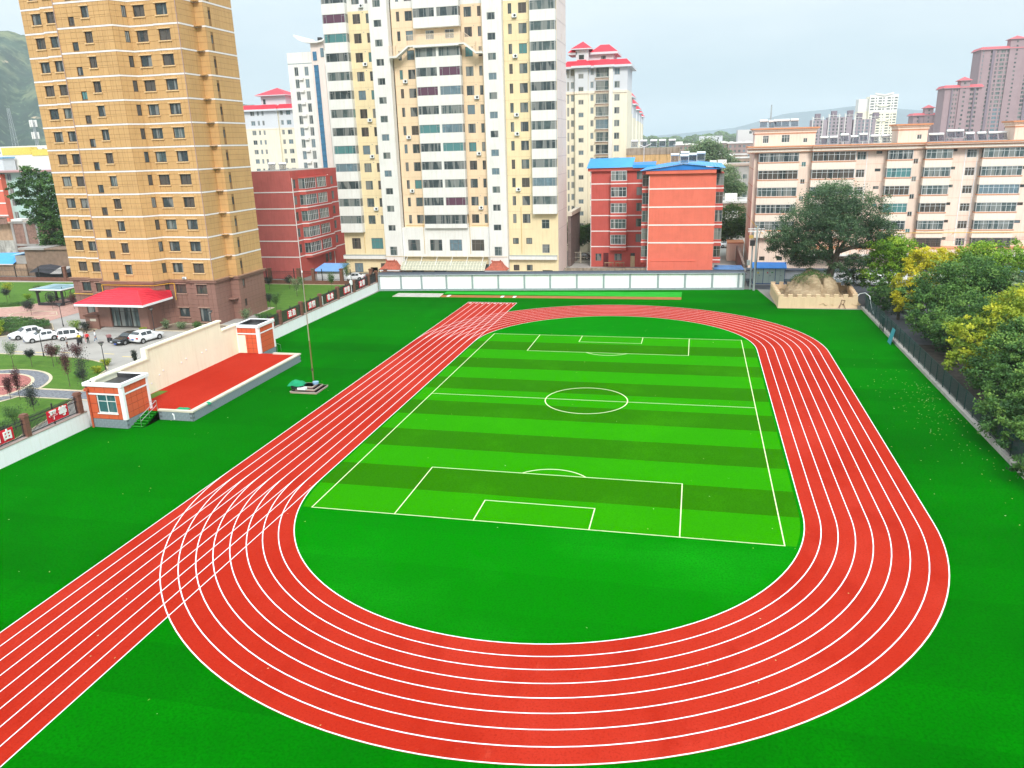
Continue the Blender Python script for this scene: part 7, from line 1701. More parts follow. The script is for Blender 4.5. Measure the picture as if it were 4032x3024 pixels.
SHR = [
 (-70.9,3.06,3.4,0.9,F_GG,0.45,'slender pale sapling on the lawn at the far left of the garden',False),
 (-68.5,3.4,2.4,0.65,F_DS,0.55,'small round topped sapling second from the left on the garden lawn',False),
 (-65.7,3.75,2.9,0.9,F_PU,0.45,'purple leaved sapling near the middle lamp',False),
 (-62.8,4.6,3.0,1.0,F_PU,0.4,'broad purple sapling between the two garden lamps',False),
 (-67.2,5.9,2.2,0.8,F_GG,0.4,'grey green sapling by the lamp at the lawn edge',False),
 (-57.23,-3.2,4.6,0.9,F_PU,0.35,'tall thin branched purple sapling left of the near booth',True),
 (-54.2,-4.4,4.6,1.2,F_DS,0.1,'dark upright shrub right behind the near booth',True),
 (-59.0,-8.2,3.6,0.75,F_PU,0.3,'bare looking purple sapling on the round plaza',True),
 (-60.3,-8.1,2.4,0.7,F_PU,0.3,'short purple sapling on the round plaza at the left edge',True),
 (-54.4,-11.2,3.0,1.15,F_DS,0.15,'dark vase shaped shrub behind the fence sign with two characters',True),
 (-51.6,-16.3,2.6,1.15,F_SH,0.3,'green bushy shrub behind the fence near the left edge',False),
 (-50.4,-19.0,2.2,1.0,F_SH,0.3,'green shrub behind the fence at the left edge',False),
 (-56.6,6.8,1.6,0.5,F_DS,0.1,'upright dark shrub showing over the low part of the stage wall',True),
 (-55.2,8.2,1.7,0.5,F_DS,0.1,'second upright dark shrub showing over the stage wall',True),
 (-59.2,5.0,0.9,0.6,F_YG,0.1,'small yellow green shrub at the foot of the right garden lamp',False),
 (-58.0,2.0,0.9,0.7,F_YG,0.1,'yellow green shrub at the lawn tip beside the near booth',False),
 (-58.8,0.2,0.8,0.7,F_SH,0.1,'low green shrub at the lawn tip',False),
 (-78.3,21.9,1.6,1.0,F_BR,0.1,'bright green round shrub left of the entrance steps',False),
 (-76.6,21.8,1.4,0.9,F_DS,0.1,'dark shrub beside the entrance steps',False),
 (-65.0,24.3,1.5,0.7,F_GG,0.1,'grey green shrub right of the entrance porch',False),
 (-62.6,24.6,1.0,0.9,F_GG,0.05,'low grey green shrub in the bed under the tan tower',False),
 (-60.4,25.2,1.0,0.9,F_SH,0.05,'low green shrub in the bed under the tan tower',False),
 (-67.3,22.4,0.7,0.5,F_YG,0.05,'small yellow green shrub at the right end of the entrance steps',False),
 (-88.6,18.4,1.7,0.8,F_BR,0.2,'bright green shrub in the hedge bed at the left edge',False),
 (-87.0,17.0,1.5,0.7,F_YG,0.2,'yellow green shrub in the hedge bed left of the parked cars',False),
 (-90.5,20.6,1.6,0.9,F_BR,0.2,'round green shrub at the far left of the hedge bed',False),
 (-94.8,31.0,2.8,1.0,F_DS,0.35,'dark round tree in the bed before the pavilion',False),
 (-91.2,36.2,3.0,1.0,F_PU,0.35,'dark purple tree at the right side of the pavilion',False),
 (-94.9,35.6,2.9,0.9,F_DS,0.35,'dark tree directly in front of the pavilion posts',False),
 (-97.6,33.0,2.2,0.9,F_DS,0.3,'dark shrub left of the flower bed by the pavilion',False),
 (-104.0,42.5,2.8,1.0,F_DS,0.5,'dark ball shaped tree on the back lawn left of the pavilion',False),
 (-109.5,41.0,2.4,0.9,F_DS,0.5,'smaller dark ball shaped tree on the back lawn',False),
 (-112.5,44.5,2.8,1.1,F_YG,0.45,'yellow green sapling on the back lawn at the far left',False),
 (-107.0,43.0,1.3,0.8,F_BR,0.1,'low bright shrub between the two dark ball trees',False),
 (-102.0,52.0,3.0,1.0,F_SH,0.4,'green sapling before the dark tarpaulin lean-to',False),
 (-99.0,56.0,3.0,1.2,F_DS,0.4,'dark sapling behind the pavilion roof',False),
 (-52.5,53.5,3.8,0.9,F_SH,0.5,'green sapling before the blue roofed kiosk',False),
 (-50.9,56.6,5.4,1.2,F_SH,0.45,'taller green tree on the lawn near the field corner',False),
 (-57.6,50.2,3.3,1.1,F_GG,0.3,'loose grey green shrub in the middle of the side lawn',False),
 (-54.3,37.2,3.1,0.9,F_SH,0.4,'dark sapling behind the fence past the second far sign',False),
 (-56.8,39.6,3.0,0.9,F_DS,0.4,'dark blurred sapling behind the flagpole top',False),
 (-62.4,43.5,1.4,0.8,F_YG,0.2,'small yellow shrub on the lawn beside the tan tower',False),
 (-63.8,41.0,2.6,1.0,F_GG,0.2,'pale grassy shrub on the lawn beside the tan tower',False),
 (-66.2,56.0,2.6,0.9,F_DS,0.4,'dark sapling in front of the dull red block, leftmost',False),
 (-63.0,57.5,2.6,0.9,F_DS,0.4,'dark sapling in front of the dull red block, second from the left',False),
 (-60.4,57.5,2.2,0.8,F_SH,0.4,'sapling in front of the dull red block, third from the left',False),
 (-66.0,46.5,3.6,1.2,F_SH,0.5,'green tree at the corner between tan tower and dull red block',False),
 (-56.0,31.0,1.8,1.1,F_GG,0.15,'grey green shrub at the corner of the tan tower behind the far booth',False),
]
for i, (x, y, h, r, m, st, lab, up) in enumerate(SHR): shrub(lab, x, y, h, r, m, 100+i, n=1300 if h < 2 else 1500, stem=st, upright=up, group='shrubs and saplings of the yard', name='sapling' if st > 0.25 else 'shrub', cat='sapling' if st > 0.25 else 'shrub')
# garden rail fence along the back of the yard
root = thing('yard_fence','dark iron yard fence on a brown plinth along the back of the garden','fence',(-85,62.3,0))
m = MB(); m.box(-135,62.1,0,-45.6,62.45,0.75,BROWN_P); m.build('plinth', root)
pm = MB(); pm.box(-0.28,-0.28,0,0.28,0.28,2.9,BROWN_P); pm.box(-0.34,-0.34,2.9,0.34,0.34,3.05,BROWN_P); pme = pm.mesh('pillar')
for x in (-63.4,-60.4,-54.6,-48.7,-45.8,-69.5,-92,-104,-116): obj('pillar', pme, root, (x+85,0,0))
m = MB()
for x in np.arange(-134,-46,0.24): m.box(x-0.015,62.26,0.75,x+0.015,62.3,2.55,DARKM)
for z in (0.95,2.1,2.4): m.box(-135,62.25,z,-45.8,62.31,z+0.05,DARKM)
for x in np.arange(-134,-46,5.8): m.box(x-0.06,62.2,0.75,x+0.06,62.35,3.0,DARKM)
m.build('railing', root, 'stuff')
root = thing('kiosk','small kiosk with a blue roof behind the yard fence','kiosk',(-58,65,0))
m = MB(); m.box(-60.5,64,0,-55.5,66.5,2.4,WHITE_T); m.build('wall', root)
m = MB(); m.poly([(-61.2,63.4,2.3),(-55.6,63.4,2.3),(-54.8,66.8,3.4),(-60.2,66.8,3.4)],mat('pale blue roof',(0.16,0.32,0.60,1),0.5,0.08,1)); m.build('roof', root)
root = thing('camera_post','white post with a security camera on the white wall between two signs','camera',(-45.2,45.8,1.6))
m = MB(); m.tube((-45.2,45.8,1.6),(-45.2,45.8,4.6),0.05,0.05,WHITE_T,8); m.build('post', root)
m = MB(); m.tube((-45.2,45.8,4.55),(-45.0,45.0,4.55),0.035,0.035,WHITE_T,6); m.box(-45.15,44.9,4.35,-44.9,45.3,4.5,WHITE_T); m.build('camera_arm', root)
m = MB(); m.box(-45.4,45.6,3.0,-45.0,46.0,3.7,WHITE_T); m.build('box', root)
m = MB(); m.box(-45.25,34.85,1.75,-45.2,35.3,3.1,WHITE_T); tag(m.build('notice_board'),'narrow blank white board on the fence beside the pillar before the third far sign','board')
# pavilion
root = thing('pavilion','flat roofed dark steel pavilion with round openings on the pink path','pavilion',(-98,40.5,0))
x0,x1,y0,y1 = -101.2,-94.6,37.8,43.4
m = MB(); m.box(x0,y0,2.75,x1,y1,2.9,FR_W); m.box(x0+0.1,y0+0.1,2.62,x1-0.1,y1-0.1,2.75,BLACKR); m.box(x0+0.3,y0+0.3,2.9,x1-0.3,y1-0.3,2.93,mat('bluish roof sheet',(0.33,0.50,0.58,1),0.25,0.35,0.5)); m.tube((-95.6,39,2.9),(-95.6,39,3.2),0.08,0.04,DARKM,6); m.build('roof', root)
for px, py in ((x0+0.8,y0+0.8),(x1-0.8,y0+0.8),(x0+0.8,y1-0.8),(x1-0.8,y1-0.8)): m = MB(); m.box(px-0.15,py-0.15,0,px+0.15,py+0.15,2.62,DARKM); m.build('post', root)
m = MB()
for (cx,cy,ux,uy) in ((-99.4,y1-0.8,1,0),(-96.4,y1-0.8,1,0),(-97.9,y0+0.8,1,0)):
    for q in range(16):
        t0,t1 = 2*PI*q/16,2*PI*(q+1)/16; m.tube((cx+ux*math.cos(t0),cy+uy*math.cos(t0),1.35+math.sin(t0)),(cx+ux*math.cos(t1),cy+uy*math.cos(t1),1.35+math.sin(t1)),0.05,0.05,DARKM,4,False)
m.build('round_frame', root)
m = MB(); m.box(x0+0.8,y1-1.3,0.4,x1-0.8,y1-0.9,0.5,DARKM); m.box(x1-1.2,y0+1,0.4,x1-0.8,y1-1,0.5,DARKM); m.box(x0+0.7,y0+0.6,0,x1-0.7,y0+0.9,0.5,DARKM); m.build('bench', root)
# lamps
def lamp_proto():
    root = thing('garden_lamp','proto','lamp',(0,0,0),group='black garden lamps')
    m = MB(); m.tube((0,0,0),(0,0,0.5),0.09,0.075,DARKM,8); m.tube((0,0,0.5),(0,0,3.05),0.05,0.04,DARKM,8); m.tube((0,0,3.05),(0,0,3.12),0.1,0.1,DARKM,8); m.build('post', root, off=(0,0,0))
    m = MB()
    for i in range(4):
        a = PI/4+i*PI/2; m.tube((0.06*math.cos(a),0.06*math.sin(a),3.1),(0.30*math.cos(a),0.30*math.sin(a),3.42),0.02,0.02,DARKM,4)
    m.tube((0,0,3.42),(0,0,3.5),0.36,0.30,DARKM,8); m.build('lantern_frame', root, off=(0,0,0))
    m = MB(); m.tube((0,0,3.12),(0,0,3.41),0.07,0.24,mat('frosted lamp glass',(0.42,0.42,0.40,1),0.3,0.05,3),8); m.build('lamp_shade', root, off=(0,0,0)); return root
lp = lamp_proto(); lk = kids_of(lp)
LM = [(-71.15,8.05,'black garden lamp at the lawn edge in front of the two parked white cars'),(-57.82,3.18,'black garden lamp just left of the near stage booth'),(-82.5,24.03,'black garden lamp in the hedge behind the parked white cars'),(-65.62,22.57,'black garden lamp right of the entrance porch'),(-55.4,21.5,'black garden lamp showing over the far end of the stage wall')]
for i, (x, y, lab) in enumerate(LM):
    if i == 0: lp.location = (x,y,0); lp['label'] = lab
    else: copy_tree(lp, lk, (x,y,0), 0, lab, 'black garden lamps')
# ------------------------------------------------------------------ cars
CW = mat('white car paint', (0.80,0.81,0.82,1), 0.2, 0.02, 1, spec=0.6); CB = mat('black car paint', (0.012,0.014,0.018,1), 0.15, 0.1, 1, spec=0.7)
CG = mat('car glass', (0.02,0.028,0.032,1), 0.06, 0.2, 2, spec=0.8); TY = mat('tyre rubber', (0.02,0.02,0.02,1), 0.85); RIM = mat('alloy rim', (0.42,0.43,0.44,1), 0.3, 0.1, 6, metal=0.7)
LT = mat('headlamp glass', (0.62,0.66,0.68,1), 0.1, 0.05, 6, spec=0.7); RT = mat('tail lamp', (0.45,0.01,0.015,1), 0.2); PLB = mat('blue number plate', (0.015,0.08,0.42,1), 0.4)
def car(name, label, x, y, rz, paint, prof, W=1.78, cat='car', wheels=(0.78,3.45), wr=0.32, plate=True, group='cars parked by the tan tower'):
    """prof: stations (x, z_sill, z_belt, z_top, half width factor); x=0 is the front"""
    root = thing(name, label, cat, (x,y,0), rz, group); L_ = prof[-1][0]; hw = W/2
    b = MB(); b.sm = True; R = []
    for (px, zs, zb, zt, f) in prof:
        w = hw*f; cab = zt-zb > 0.2; wt = w*(0.76 if cab else 0.93)
        ring_ = [(w*0.90,zs),(w,zs+0.16),(w*1.0,(zs+zb)/2+0.04),(w*0.97,zb),(wt*1.02,zb+(zt-zb)*0.86),(wt*0.86,zt),(0,zt+0.02)]
        full = ring_+[(-a,c) for a,c in ring_[-2::-1]]; R.append([(px-L_/2,a,c) for a,c in full])
    n = len(R[0]); k = b.mi(paint)
    for r in R: b.v += r
    for i in range(len(R)-1):
        for j in range(n-1): b.f.append((i*n+j,(i+1)*n+j,(i+1)*n+j+1,i*n+j+1)); b.m.append(k)
        b.f.append((i*n+n-1,(i+1)*n+n-1,(i+1)*n,i*n)); b.m.append(k)
    b.f.append(tuple(range(n))); b.m.append(k); b.f.append(tuple((len(R)-1)*n+j for j in reversed(range(n)))); b.m.append(k)
    b.build('body', root, off=(0,0,0))
    # glass set just proud of the body
    cabs = [i for i,p in enumerate(prof) if p[3]-p[2] > 0.2]
    def q(i, j, o=0.012):
        p = R[i][j]; return (p[0], p[1]+(o if p[1] > 0 else -o), p[2]+0.0)
    side = []
    for s in (0, 1):
        js = (3,4) if s == 0 else (n-1-3, n-1-4)
        for a, c in zip(cabs[:-1], cabs[1:]):
            g = MB(); A, B_, C_, D = q(a,js[0]), q(c,js[0]), q(c,js[1]), q(a,js[1])
            ctr = [sum(v[i] for v in (A,B_,C_,D))/4 for i in range(3)]
            pts = [tuple(ctr[i]+(v[i]-ctr[i])*(0.90 if i != 1 else 1.0) for i in range(3)) for v in (A,B_,C_,D)]
            g.poly(pts if s == 0 else pts[::-1], CG); g.build('window', root, off=(0,0,0))
    for (a, c, nm) in ((cabs[0]-1, cabs[0], 'windscreen'), (cabs[-1], cabs[-1]+1, 'rear_window')):
        if a < 0 or c >= len(R): continue
        g = MB(); lo, hi = (a, c) if nm == 'windscreen' else (c, a); dx = -0.03 if nm == 'windscreen' else 0.03
        js = list(range(4, n-4)); lp_ = [R[lo][j] for j in js]; hp_ = [R[hi][j] for j in js]
        lo_, hi_ = [], []
        for A, B_ in zip(lp_, hp_):
            pt = lambda t: tuple(A[i]+(B_[i]-A[i])*t+(dx,0,0.025)[i] for i in range(3)); lo_.append(pt(0.10)); hi_.append(pt(0.93))
        for q_ in range(len(js)-1):
            P = [lo_[q_],lo_[q_+1],hi_[q_+1],hi_[q_]]; g.poly(P if nm == 'windscreen' else P[::-1], CG)
        g.build(nm, root, off=(0,0,0))
    wt = MB(); wt.tube((0,-0.11,0),(0,0.11,0),wr,wr,TY,20); wme = wt.mesh('tyre'); wi = MB(); wi.tube((0,-0.125,0),(0,0.125,0),wr*0.62,wr*0.62,RIM,12)
    for i in range(5): a = 2*PI*i/5; wi.tube((0,-0.13,0),(wr*0.55*math.cos(a),-0.13,wr*0.55*math.sin(a)),0.03,0.03,STEEL,4); wi.tube((0,0.13,0),(wr*0.55*math.cos(a),0.13,wr*0.55*math.sin(a)),0.03,0.03,STEEL,4)
    rme = wi.mesh('rim')
    for wx in wheels:
        for s in (-1, 1):
            w = obj('wheel', wme, root, (wx-L_/2, s*(hw-0.11), wr)); obj('rim', rme, w)
            am = MB(); 
            am.tube((wx-L_/2,s*(hw-0.03),wr+0.02),(wx-L_/2,s*(hw+0.004),wr+0.02),wr*1.16,wr*1.16,TY,20); am.build('wheel_arch', root, off=(0,0,0))
    f0 = prof[0]; zf = f0[2]
    for s in (-1, 1):
        h = MB(); h.box(-L_/2-0.03,s*hw*0.55,zf-0.16,-L_/2+0.16,s*hw*0.93,zf-0.02,LT); h.build('headlight', root, off=(0,0,0))
        h = MB(); zr = prof[-1][2]; h.box(L_/2-0.12,s*hw*0.66,zr-0.24,L_/2+0.03,s*hw*0.95,zr-0.05,RT); h.build('tail_light', root, off=(0,0,0))
        h = MB(); zc = prof[cabs[0]][2]; h.box(prof[cabs[0]][0]-L_/2-0.1,s*(hw+0.0),zc,prof[cabs[0]][0]-L_/2+0.08,s*(hw+0.17),zc+0.13,paint); h.build('mirror', root, off=(0,0,0))
    h = MB(); h.box(-L_/2-0.035,-0.42,zf-0.32,-L_/2+0.03,0.42,zf-0.14,BLACKR); h.box(-L_/2-0.03,-0.6,f0[1]+0.06,-L_/2+0.05,0.6,f0[1]+0.14,BLACKR); h.build('grille', root, off=(0,0,0))
    if plate:
        h = MB(); h.box(-L_/2-0.05,-0.22,zf-0.40,-L_/2-0.03,0.22,zf-0.27,PLB); h.box(L_/2+0.0,-0.22,0.62,L_/2+0.04,0.22,0.76,PLB); h.build('number_plate', root, off=(0,0,0))
    return root
SEDAN = [(0,0.34,0.62,0.66,0.78),(0.18,0.24,0.72,0.76,0.93),(0.9,0.22,0.84,0.90,1.0),(1.35,0.22,0.90,0.98,1.0),(2.0,0.22,0.93,1.38,1.0),(2.75,0.22,0.94,1.44,1.0),(3.4,0.22,0.95,1.36,1.0),(4.0,0.24,0.97,1.05,0.98),(4.35,0.30,0.96,1.03,0.93),(4.5,0.40,0.86,0.92,0.82)]
HATCH = [(0,0.34,0.66,0.70,0.80),(0.18,0.24,0.76,0.80,0.94),(0.85,0.22,0.88,0.95,1.0),(1.25,0.22,0.94,1.02,1.0),(1.9,0.22,0.97,1.50,1.0),(2.7,0.22,0.98,1.56,1.0),(3.5,0.22,1.0,1.50,0.98),(4.05,0.26,1.02,1.20,0.95),(4.3,0.36,0.96,1.02,0.86)]
SUVP = [(0,0.40,0.78,0.82,0.80),(0.18,0.30,0.88,0.92,0.94),(0.9,0.28,0.98,1.05,1.0),(1.25,0.28,1.04,1.12,1.0),(1.95,0.28,1.06,1.58,1.0),(2.8,0.28,1.08,1.66,1.0),(3.7,0.28,1.12,1.58,0.98),(4.2,0.32,1.14,1.26,0.95),(4.45,0.42,1.02,1.08,0.86)]
MINI = [(0,0.36,0.62,0.66,0.80),(0.12,0.26,0.74,0.80,0.94),(0.45,0.24,0.84,0.95,1.0),(0.85,0.24,0.88,1.48,1.0),(1.6,0.24,0.90,1.58,1.0),(2.4,0.24,0.90,1.58,1.0),(3.0,0.24,0.92,1.54,0.98),(3.15,0.34,0.86,1.10,0.93)]
VANP = [(0,0.45,0.85,0.90,0.85),(0.2,0.35,1.0,1.08,0.96),(0.9,0.34,1.15,1.25,1.0),(1.5,0.34,1.2,2.0,1.0),(2.4,0.34,1.22,2.15,1.0),(5.2,0.34,1.22,2.15,1.0),(5.35,0.5,1.1,1.30,0.96)]
dirn = lambda x0,y0,x1,y1: math.atan2(y1-y0,x1-x0)
car('parked_car','white hatchback parked leftmost by the hedge',-82.3,17.0,dirn(-83.5,15.2,-81.4,19.0),CW,HATCH,wheels=(0.8,3.4))
car('parked_car','white saloon parked second from the left in front of the hatchback',-78.4,15.7,dirn(-79.7,14.0,-77.2,17.4),CW,SEDAN,wheels=(0.85,3.55))
car('electric_minicar','boxy white electric mini van behind the standing people',-74.9,17.0,dirn(-73.6,18.3,-76.2,16.0)+0.0,CW,MINI,W=1.5,cat='mini van',wheels=(0.55,2.6),wr=0.26)
car('parked_car','black saloon parked before the entrance steps',-64.9,16.3,dirn(-65.4,14.4,-64.6,18.6),CB,SEDAN,wheels=(0.85,3.55))
car('parked_car','white crossover parked beside the black saloon, partly behind the stage wall',-62.9,17.3,dirn(-62.3,19.6,-63.2,15.1),CW,SUVP,W=1.85,wheels=(0.85,3.6),wr=0.35)
car('white_van','white delivery van on the street behind the planter wall',39.3,67.6,dirn(41.9,67.2,36.9,68.1),CW,VANP,W=1.9,cat='van',wheels=(0.95,4.3),wr=0.36,group='vehicles on the streets')
car('parked_car','white car parked on the street behind the red block right flank',17.2,118,0.4,CW,SEDAN,wheels=(0.85,3.55),group='vehicles on the streets')
car('parked_car','dark car behind the pale iron gate',-14.2,97,0.1,CB,SEDAN,wheels=(0.85,3.55),group='vehicles on the streets')
car('parked_car','white car parked behind the yard fence before the yellow tower',-54.6,67.5,0.2,CW,SEDAN,wheels=(0.85,3.55),group='vehicles on the streets')
car('parked_car','white car with only its roof showing over the yard wall of the red block',-8.8,67.8,0.1,CW,HATCH,wheels=(0.8,3.4),group='vehicles on the streets')
# scooters
def scooter(label, x, y, rz, m, seat=None):
    root = thing('scooter', label, 'scooter', (x,y,0), rz, 'scooters in the yard'); wt = MB(); wt.tube((0,-0.05,0),(0,0.05,0),0.24,0.24,TY,14); me = wt.mesh('wheel')
    for wx in (-0.6,0.6): obj('wheel', me, root, (wx,0,0.24))
    b = MB(); b.box(-0.35,-0.15,0.28,0.30,0.15,0.36,m); b.tube((0.6,0,0.3),(0.42,0,1.02),0.06,0.05,m,8); b.box(0.30,-0.17,0.3,0.42,0.17,0.95,m); b.box(-0.75,-0.14,0.36,-0.15,0.14,0.68,m); b.build('body', root, off=(0,0,0))
    b = MB(); b.box(-0.78,-0.15,0.68,-0.10,0.15,0.78,BLACKR); b.build('saddle', root, off=(0,0,0))
    b = MB(); b.tube((0.42,-0.32,1.02),(0.42,0.32,1.02),0.025,0.025,BLACKR,6); b.tube((0.42,-0.2,1.02),(0.40,-0.28,1.2),0.012,0.012,STEEL,4); b.tube((0.42,0.2,1.02),(0.40,0.28,1.2),0.012,0.012,STEEL,4); b.build('handlebar', root, off=(0,0,0))
    if seat: b = MB(); b.box(-0.2,-0.25,0.80,0.3,0.25,1.15,seat); b.build('cover', root, off=(0,0,0))
scooter('dark scooter ridden by the person in the yellow jacket',-71.2,14.4,-1.2,DARKM)
scooter('dark scooter with a pinkish wind cover parked left of the black saloon',-67.4,15.6,2.6,DARKM,mat('dull pink cloth',(0.32,0.15,0.15,1)))
# ------------------------------------------------------------------ people
SKIN = mat('skin', (0.50,0.30,0.21,1), 0.6, 0.05, 6); HAIR = mat('black hair', (0.012,0.010,0.010,1), 0.5, 0.1, 8)
def person(label, x, y, rz, H, top, trous, shoe, pose='stand', seed=0):
    """one skinned body from a joint skeleton; clothing by region of the same surface, hair as a child"""
    root = thing('person', label, 'person', (x,y,0), rz, 'people in the yard'); s = H/1.72
    J = {}; E = []; Rr = {}
    def j(n, p, r, par=None):
        J[n] = (p[0]*s, p[1]*s, p[2]*s); Rr[n] = r*s
        if par: E.append((par, n))
    sit = pose == 'sit'; hz = 0.80 if sit else 0.92; walk = 0.22 if pose == 'walk' else 0.04
    j('pelvis',(0,0,hz),0.125); j('waist',(0,0,hz+0.16),0.115,'pelvis'); j('chest',(0.01,0,hz+0.36),0.135,'waist'); j('neck',(0.01,0,hz+0.54),0.05,'chest'); j('head0',(0.03,0,hz+0.60),0.075,'neck'); j('head1',(0.04,0,hz+0.72),0.088,'head0'); j('crown',(0.03,0,hz+0.79),0.055,'head1')
    for sd, sg in (('l',1),('r',-1)):
        j('sh'+sd,(0,0.17*sg,hz+0.46),0.058,'chest')
        if pose == 'reach' or sit: j('el'+sd,(0.20,0.24*sg,hz+0.26),0.042,'sh'+sd); j('wr'+sd,(0.42,0.17*sg,hz+0.28),0.028,'el'+sd); hd = Vector((1,0,0))
        else: j('el'+sd,(0.0+0.06*sg*(walk > 0.1),0.25*sg,hz+0.19),0.042,'sh'+sd); j('wr'+sd,(0.08+0.10*sg*(walk > 0.1),0.24*sg,hz-0.06),0.028,'el'+sd); hd = Vector((0.3,0,-1)).normalized()
        w = Vector(J['wr'+sd])/s; pm = w+hd*0.06; j('pa'+sd,tuple(pm),0.026,'wr'+sd)
        side = Vector((0,1,0))
        for f in range(4):
            b0 = pm+hd*0.03+side*(0.012*(f-1.5)); ln = (0.050,0.058,0.055,0.042)[f]; curl = Vector((-hd.z,0,hd.x))*(-0.35); tip = b0+(hd+curl*0.5).normalized()*ln; j('f%d%s'%(f,sd),tuple(b0),0.009,'pa'+sd); j('g%d%s'%(f,sd),tuple(tip),0.007,'f%d%s'%(f,sd))
        tb = w+hd*0.03+Vector((0.03,0,0.0))+side*(-0.012*sg); j('t'+sd,tuple(tb+hd*0.03),0.009,'pa'+sd)
        if sit: j('hi'+sd,(0.03,0.09*sg,hz-0.02),0.10,'pelvis'); j('kn'+sd,(0.42,0.14*sg,hz-0.10),0.066,'hi'+sd); j('an'+sd,(0.34,0.14*sg,0.36),0.042,'kn'+sd); j('to'+sd,(0.50,0.14*sg,0.33),0.034,'an'+sd)
        else: j('hi'+sd,(0,0.09*sg,hz-0.05),0.095,'pelvis'); j('kn'+sd,(0.03+walk*0.5*sg,0.10*sg,0.49),0.064,'hi'+sd); j('an'+sd,(walk*sg-0.02,0.10*sg,0.08),0.040,'kn'+sd); j('to'+sd,(walk*sg+0.15,0.12*sg,0.035),0.034,'an'+sd)
    names = list(J); idx = {n: i for i, n in enumerate(names)}
    me = bpy.data.meshes.new('skel'); me.from_pydata([J[n] for n in names],[(idx[a],idx[b]) for a,b in E],[])
    o = bpy.data.objects.new('skel', me); COL.objects.link(o)
    sk = o.modifiers.new('skin','SKIN'); sk.use_smooth_shade = True
    for n in names: v = me.skin_vertices[0].data[idx[n]]; v.radius = (Rr[n], Rr[n]); v.use_root = (n == 'pelvis')
    o.modifiers.new('sub','SUBSURF').levels = 1
    dg = bpy.context.evaluated_depsgraph_get(); bm = bpy.data.meshes.new_from_object(o.evaluated_get(dg)); bpy.data.objects.remove(o)
    bm.materials.clear()
    for m in (SKIN, top, trous, shoe): bm.materials.append(m)
    K_ = [n for n in names]; JP = np.array([J[n] for n in K_])
    for p in bm.polygons:
        c = np.array(p.center); n = K_[int(((JP-c)**2).sum(1).argmin())]
        p.material_index = 1 if n[:2] in ('wa','ch','sh','el') else 2 if (n[:2] in ('pe','hi','kn') or (n[:2] == 'an' and c[2] > (0.14*s if not sit else 0.42*s))) else 3 if n[:2] in ('an','to') else 0
        if n == 'neck' and c[2] < J['neck'][2]-0.02: p.material_index = 1
        if n[:2] == 'wr': p.material_index = 0
        p.use_smooth = True
    obj('body', bm, root)
    hc = Vector(J['head1']); h = MB(); h.sm = True; N, M = 12, 8; k = h.mi(HAIR)
    for i in range(M+1):
        th = PI*0.60*i/M
        for q in range(N):
            a = 2*PI*q/N; R_ = 0.118*s; d = Vector((math.sin(th)*math.cos(a), math.sin(th)*math.sin(a)*0.92, math.cos(th)*1.05)); cut = 0.035*s*max(0, math.cos(a))*math.sin(th)
            h.v.append(tuple(hc+Vector((-0.012*s,0,0.006*s))+d*(R_-cut)))
    for i in range(M):
        for q in range(N): h.f.append((i*N+q,(i+1)*N+q,(i+1)*N+(q+1)%N,i*N+(q+1)%N)); h.m.append(k)
    h.build('hair', root, off=(0,0,0))
    f = MB(); fx = hc.x+0.098*s
    for sg in (-1,1): f.tube((fx,0.033*s*sg,hc.z+0.005*s),(fx+0.012*s,0.033*s*sg,hc.z+0.005*s),0.010*s,0.008*s,HAIR,6)
    f.build('eyes', root, off=(0,0,0))
    f = MB(); f.tube((fx-0.01*s,0,hc.z+0.0),(fx+0.025*s,0,hc.z-0.03*s),0.008*s,0.014*s,SKIN,6); f.build('nose', root, off=(0,0,0))
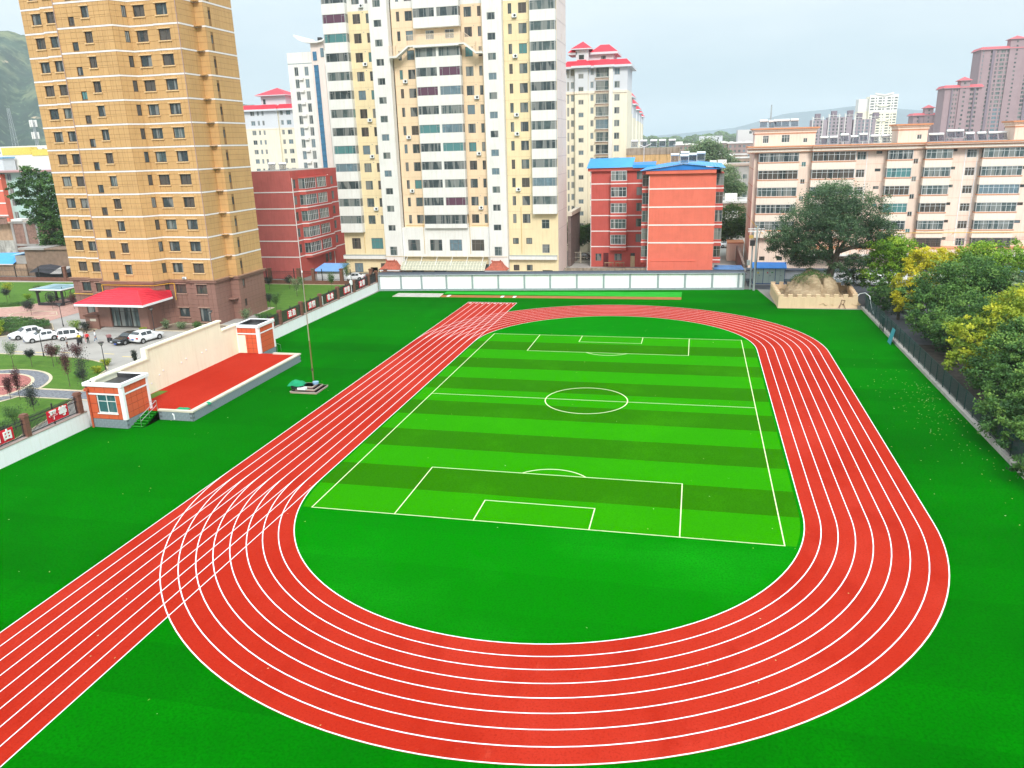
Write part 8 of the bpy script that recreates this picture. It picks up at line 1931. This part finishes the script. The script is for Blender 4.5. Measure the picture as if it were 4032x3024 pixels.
CR = mat('red shirt',(0.62,0.02,0.025,1),0.8); CY = mat('yellow jacket',(0.66,0.55,0.04,1),0.8); CK = mat('black trousers',(0.012,0.012,0.015,1),0.9); CJ = mat('blue jeans',(0.10,0.18,0.30,1),0.9); CWt = mat('white shirt',(0.72,0.74,0.76,1),0.8); CP = mat('pink dress',(0.62,0.33,0.34,1),0.8); CGy = mat('grey shirt',(0.36,0.34,0.35,1),0.85)
person('person in a red shirt and black trousers standing among the group by the mini van',-69.9,14.5,1.9,1.74,CR,CK,CWt,seed=1)
person('person in a yellow jacket sitting on the dark scooter',-71.25,14.5,-1.2,1.66,CY,CK,CK,'sit',seed=2)
person('person in pink clothes standing behind the one in red',-70.8,15.1,-2.2,1.60,CP,CP,CWt,seed=3)
person('person in a white shirt and blue jeans walking at the right of the group',-69.9,15.9,0.9,1.66,CWt,CJ,CWt,'walk',seed=4)
person('person in a grey shirt and dark trousers standing apart in front of the group',-71.4,12.4,0.6,1.52,CGy,CK,CK,seed=5)

# ------------------------------------------------------------------ leaves and litter blown on the turf
r_ = np.random.RandomState(44); n = 240
P = np.stack([33.4-np.abs(r_.normal(size=n))*2.6, r_.normal(1.5,8.0,n), np.full(n,0.03)],1); P = P[(P[:,0] > 20) & (P[:,1] < 42)]
Q = np.stack([r_.uniform(-44,34,160), r_.uniform(-62,50,160), np.full(160,0.03)],1); P = np.concatenate([P,Q])
o = obj('fallen_leaves', leaf_mesh('fallen_leaves', P, 0.075+0.07*r_.rand(len(P)), r_.rand(len(P)), foliage('dry leaves',[(0.35,0.33,0.08,1),(0.55,0.50,0.16,1),(0.62,0.60,0.45,1)]), up=6, seed=9), kind='stuff'); tag(o,'pale fallen leaves scattered on the turf, thickest by the right hand kerb','leaves')

# ------------------------------------------------------------------ air between here and the far hills
def haze():
    m = bpy.data.materials.new('haze'); m.use_nodes = True; nt = m.node_tree; nt.nodes.clear()
    out = nt.nodes.new('ShaderNodeOutputMaterial'); v = nt.nodes.new('ShaderNodeVolumePrincipled')
    v.inputs['Color'].default_value = (0.87,0.92,0.95,1); v.inputs['Density'].default_value = HAZE_D; v.inputs['Anisotropy'].default_value = 0.0
    nt.links.new(v.outputs[0], out.inputs['Volume'])
    b = MB(); b.box(-5100,-560,-1.6,5100,5400,230,m); o = b.build('haze', None, 'stuff'); tag(o,'thin pale haze filling the valley air','haze')
HAZE_D = 0.00013
haze()
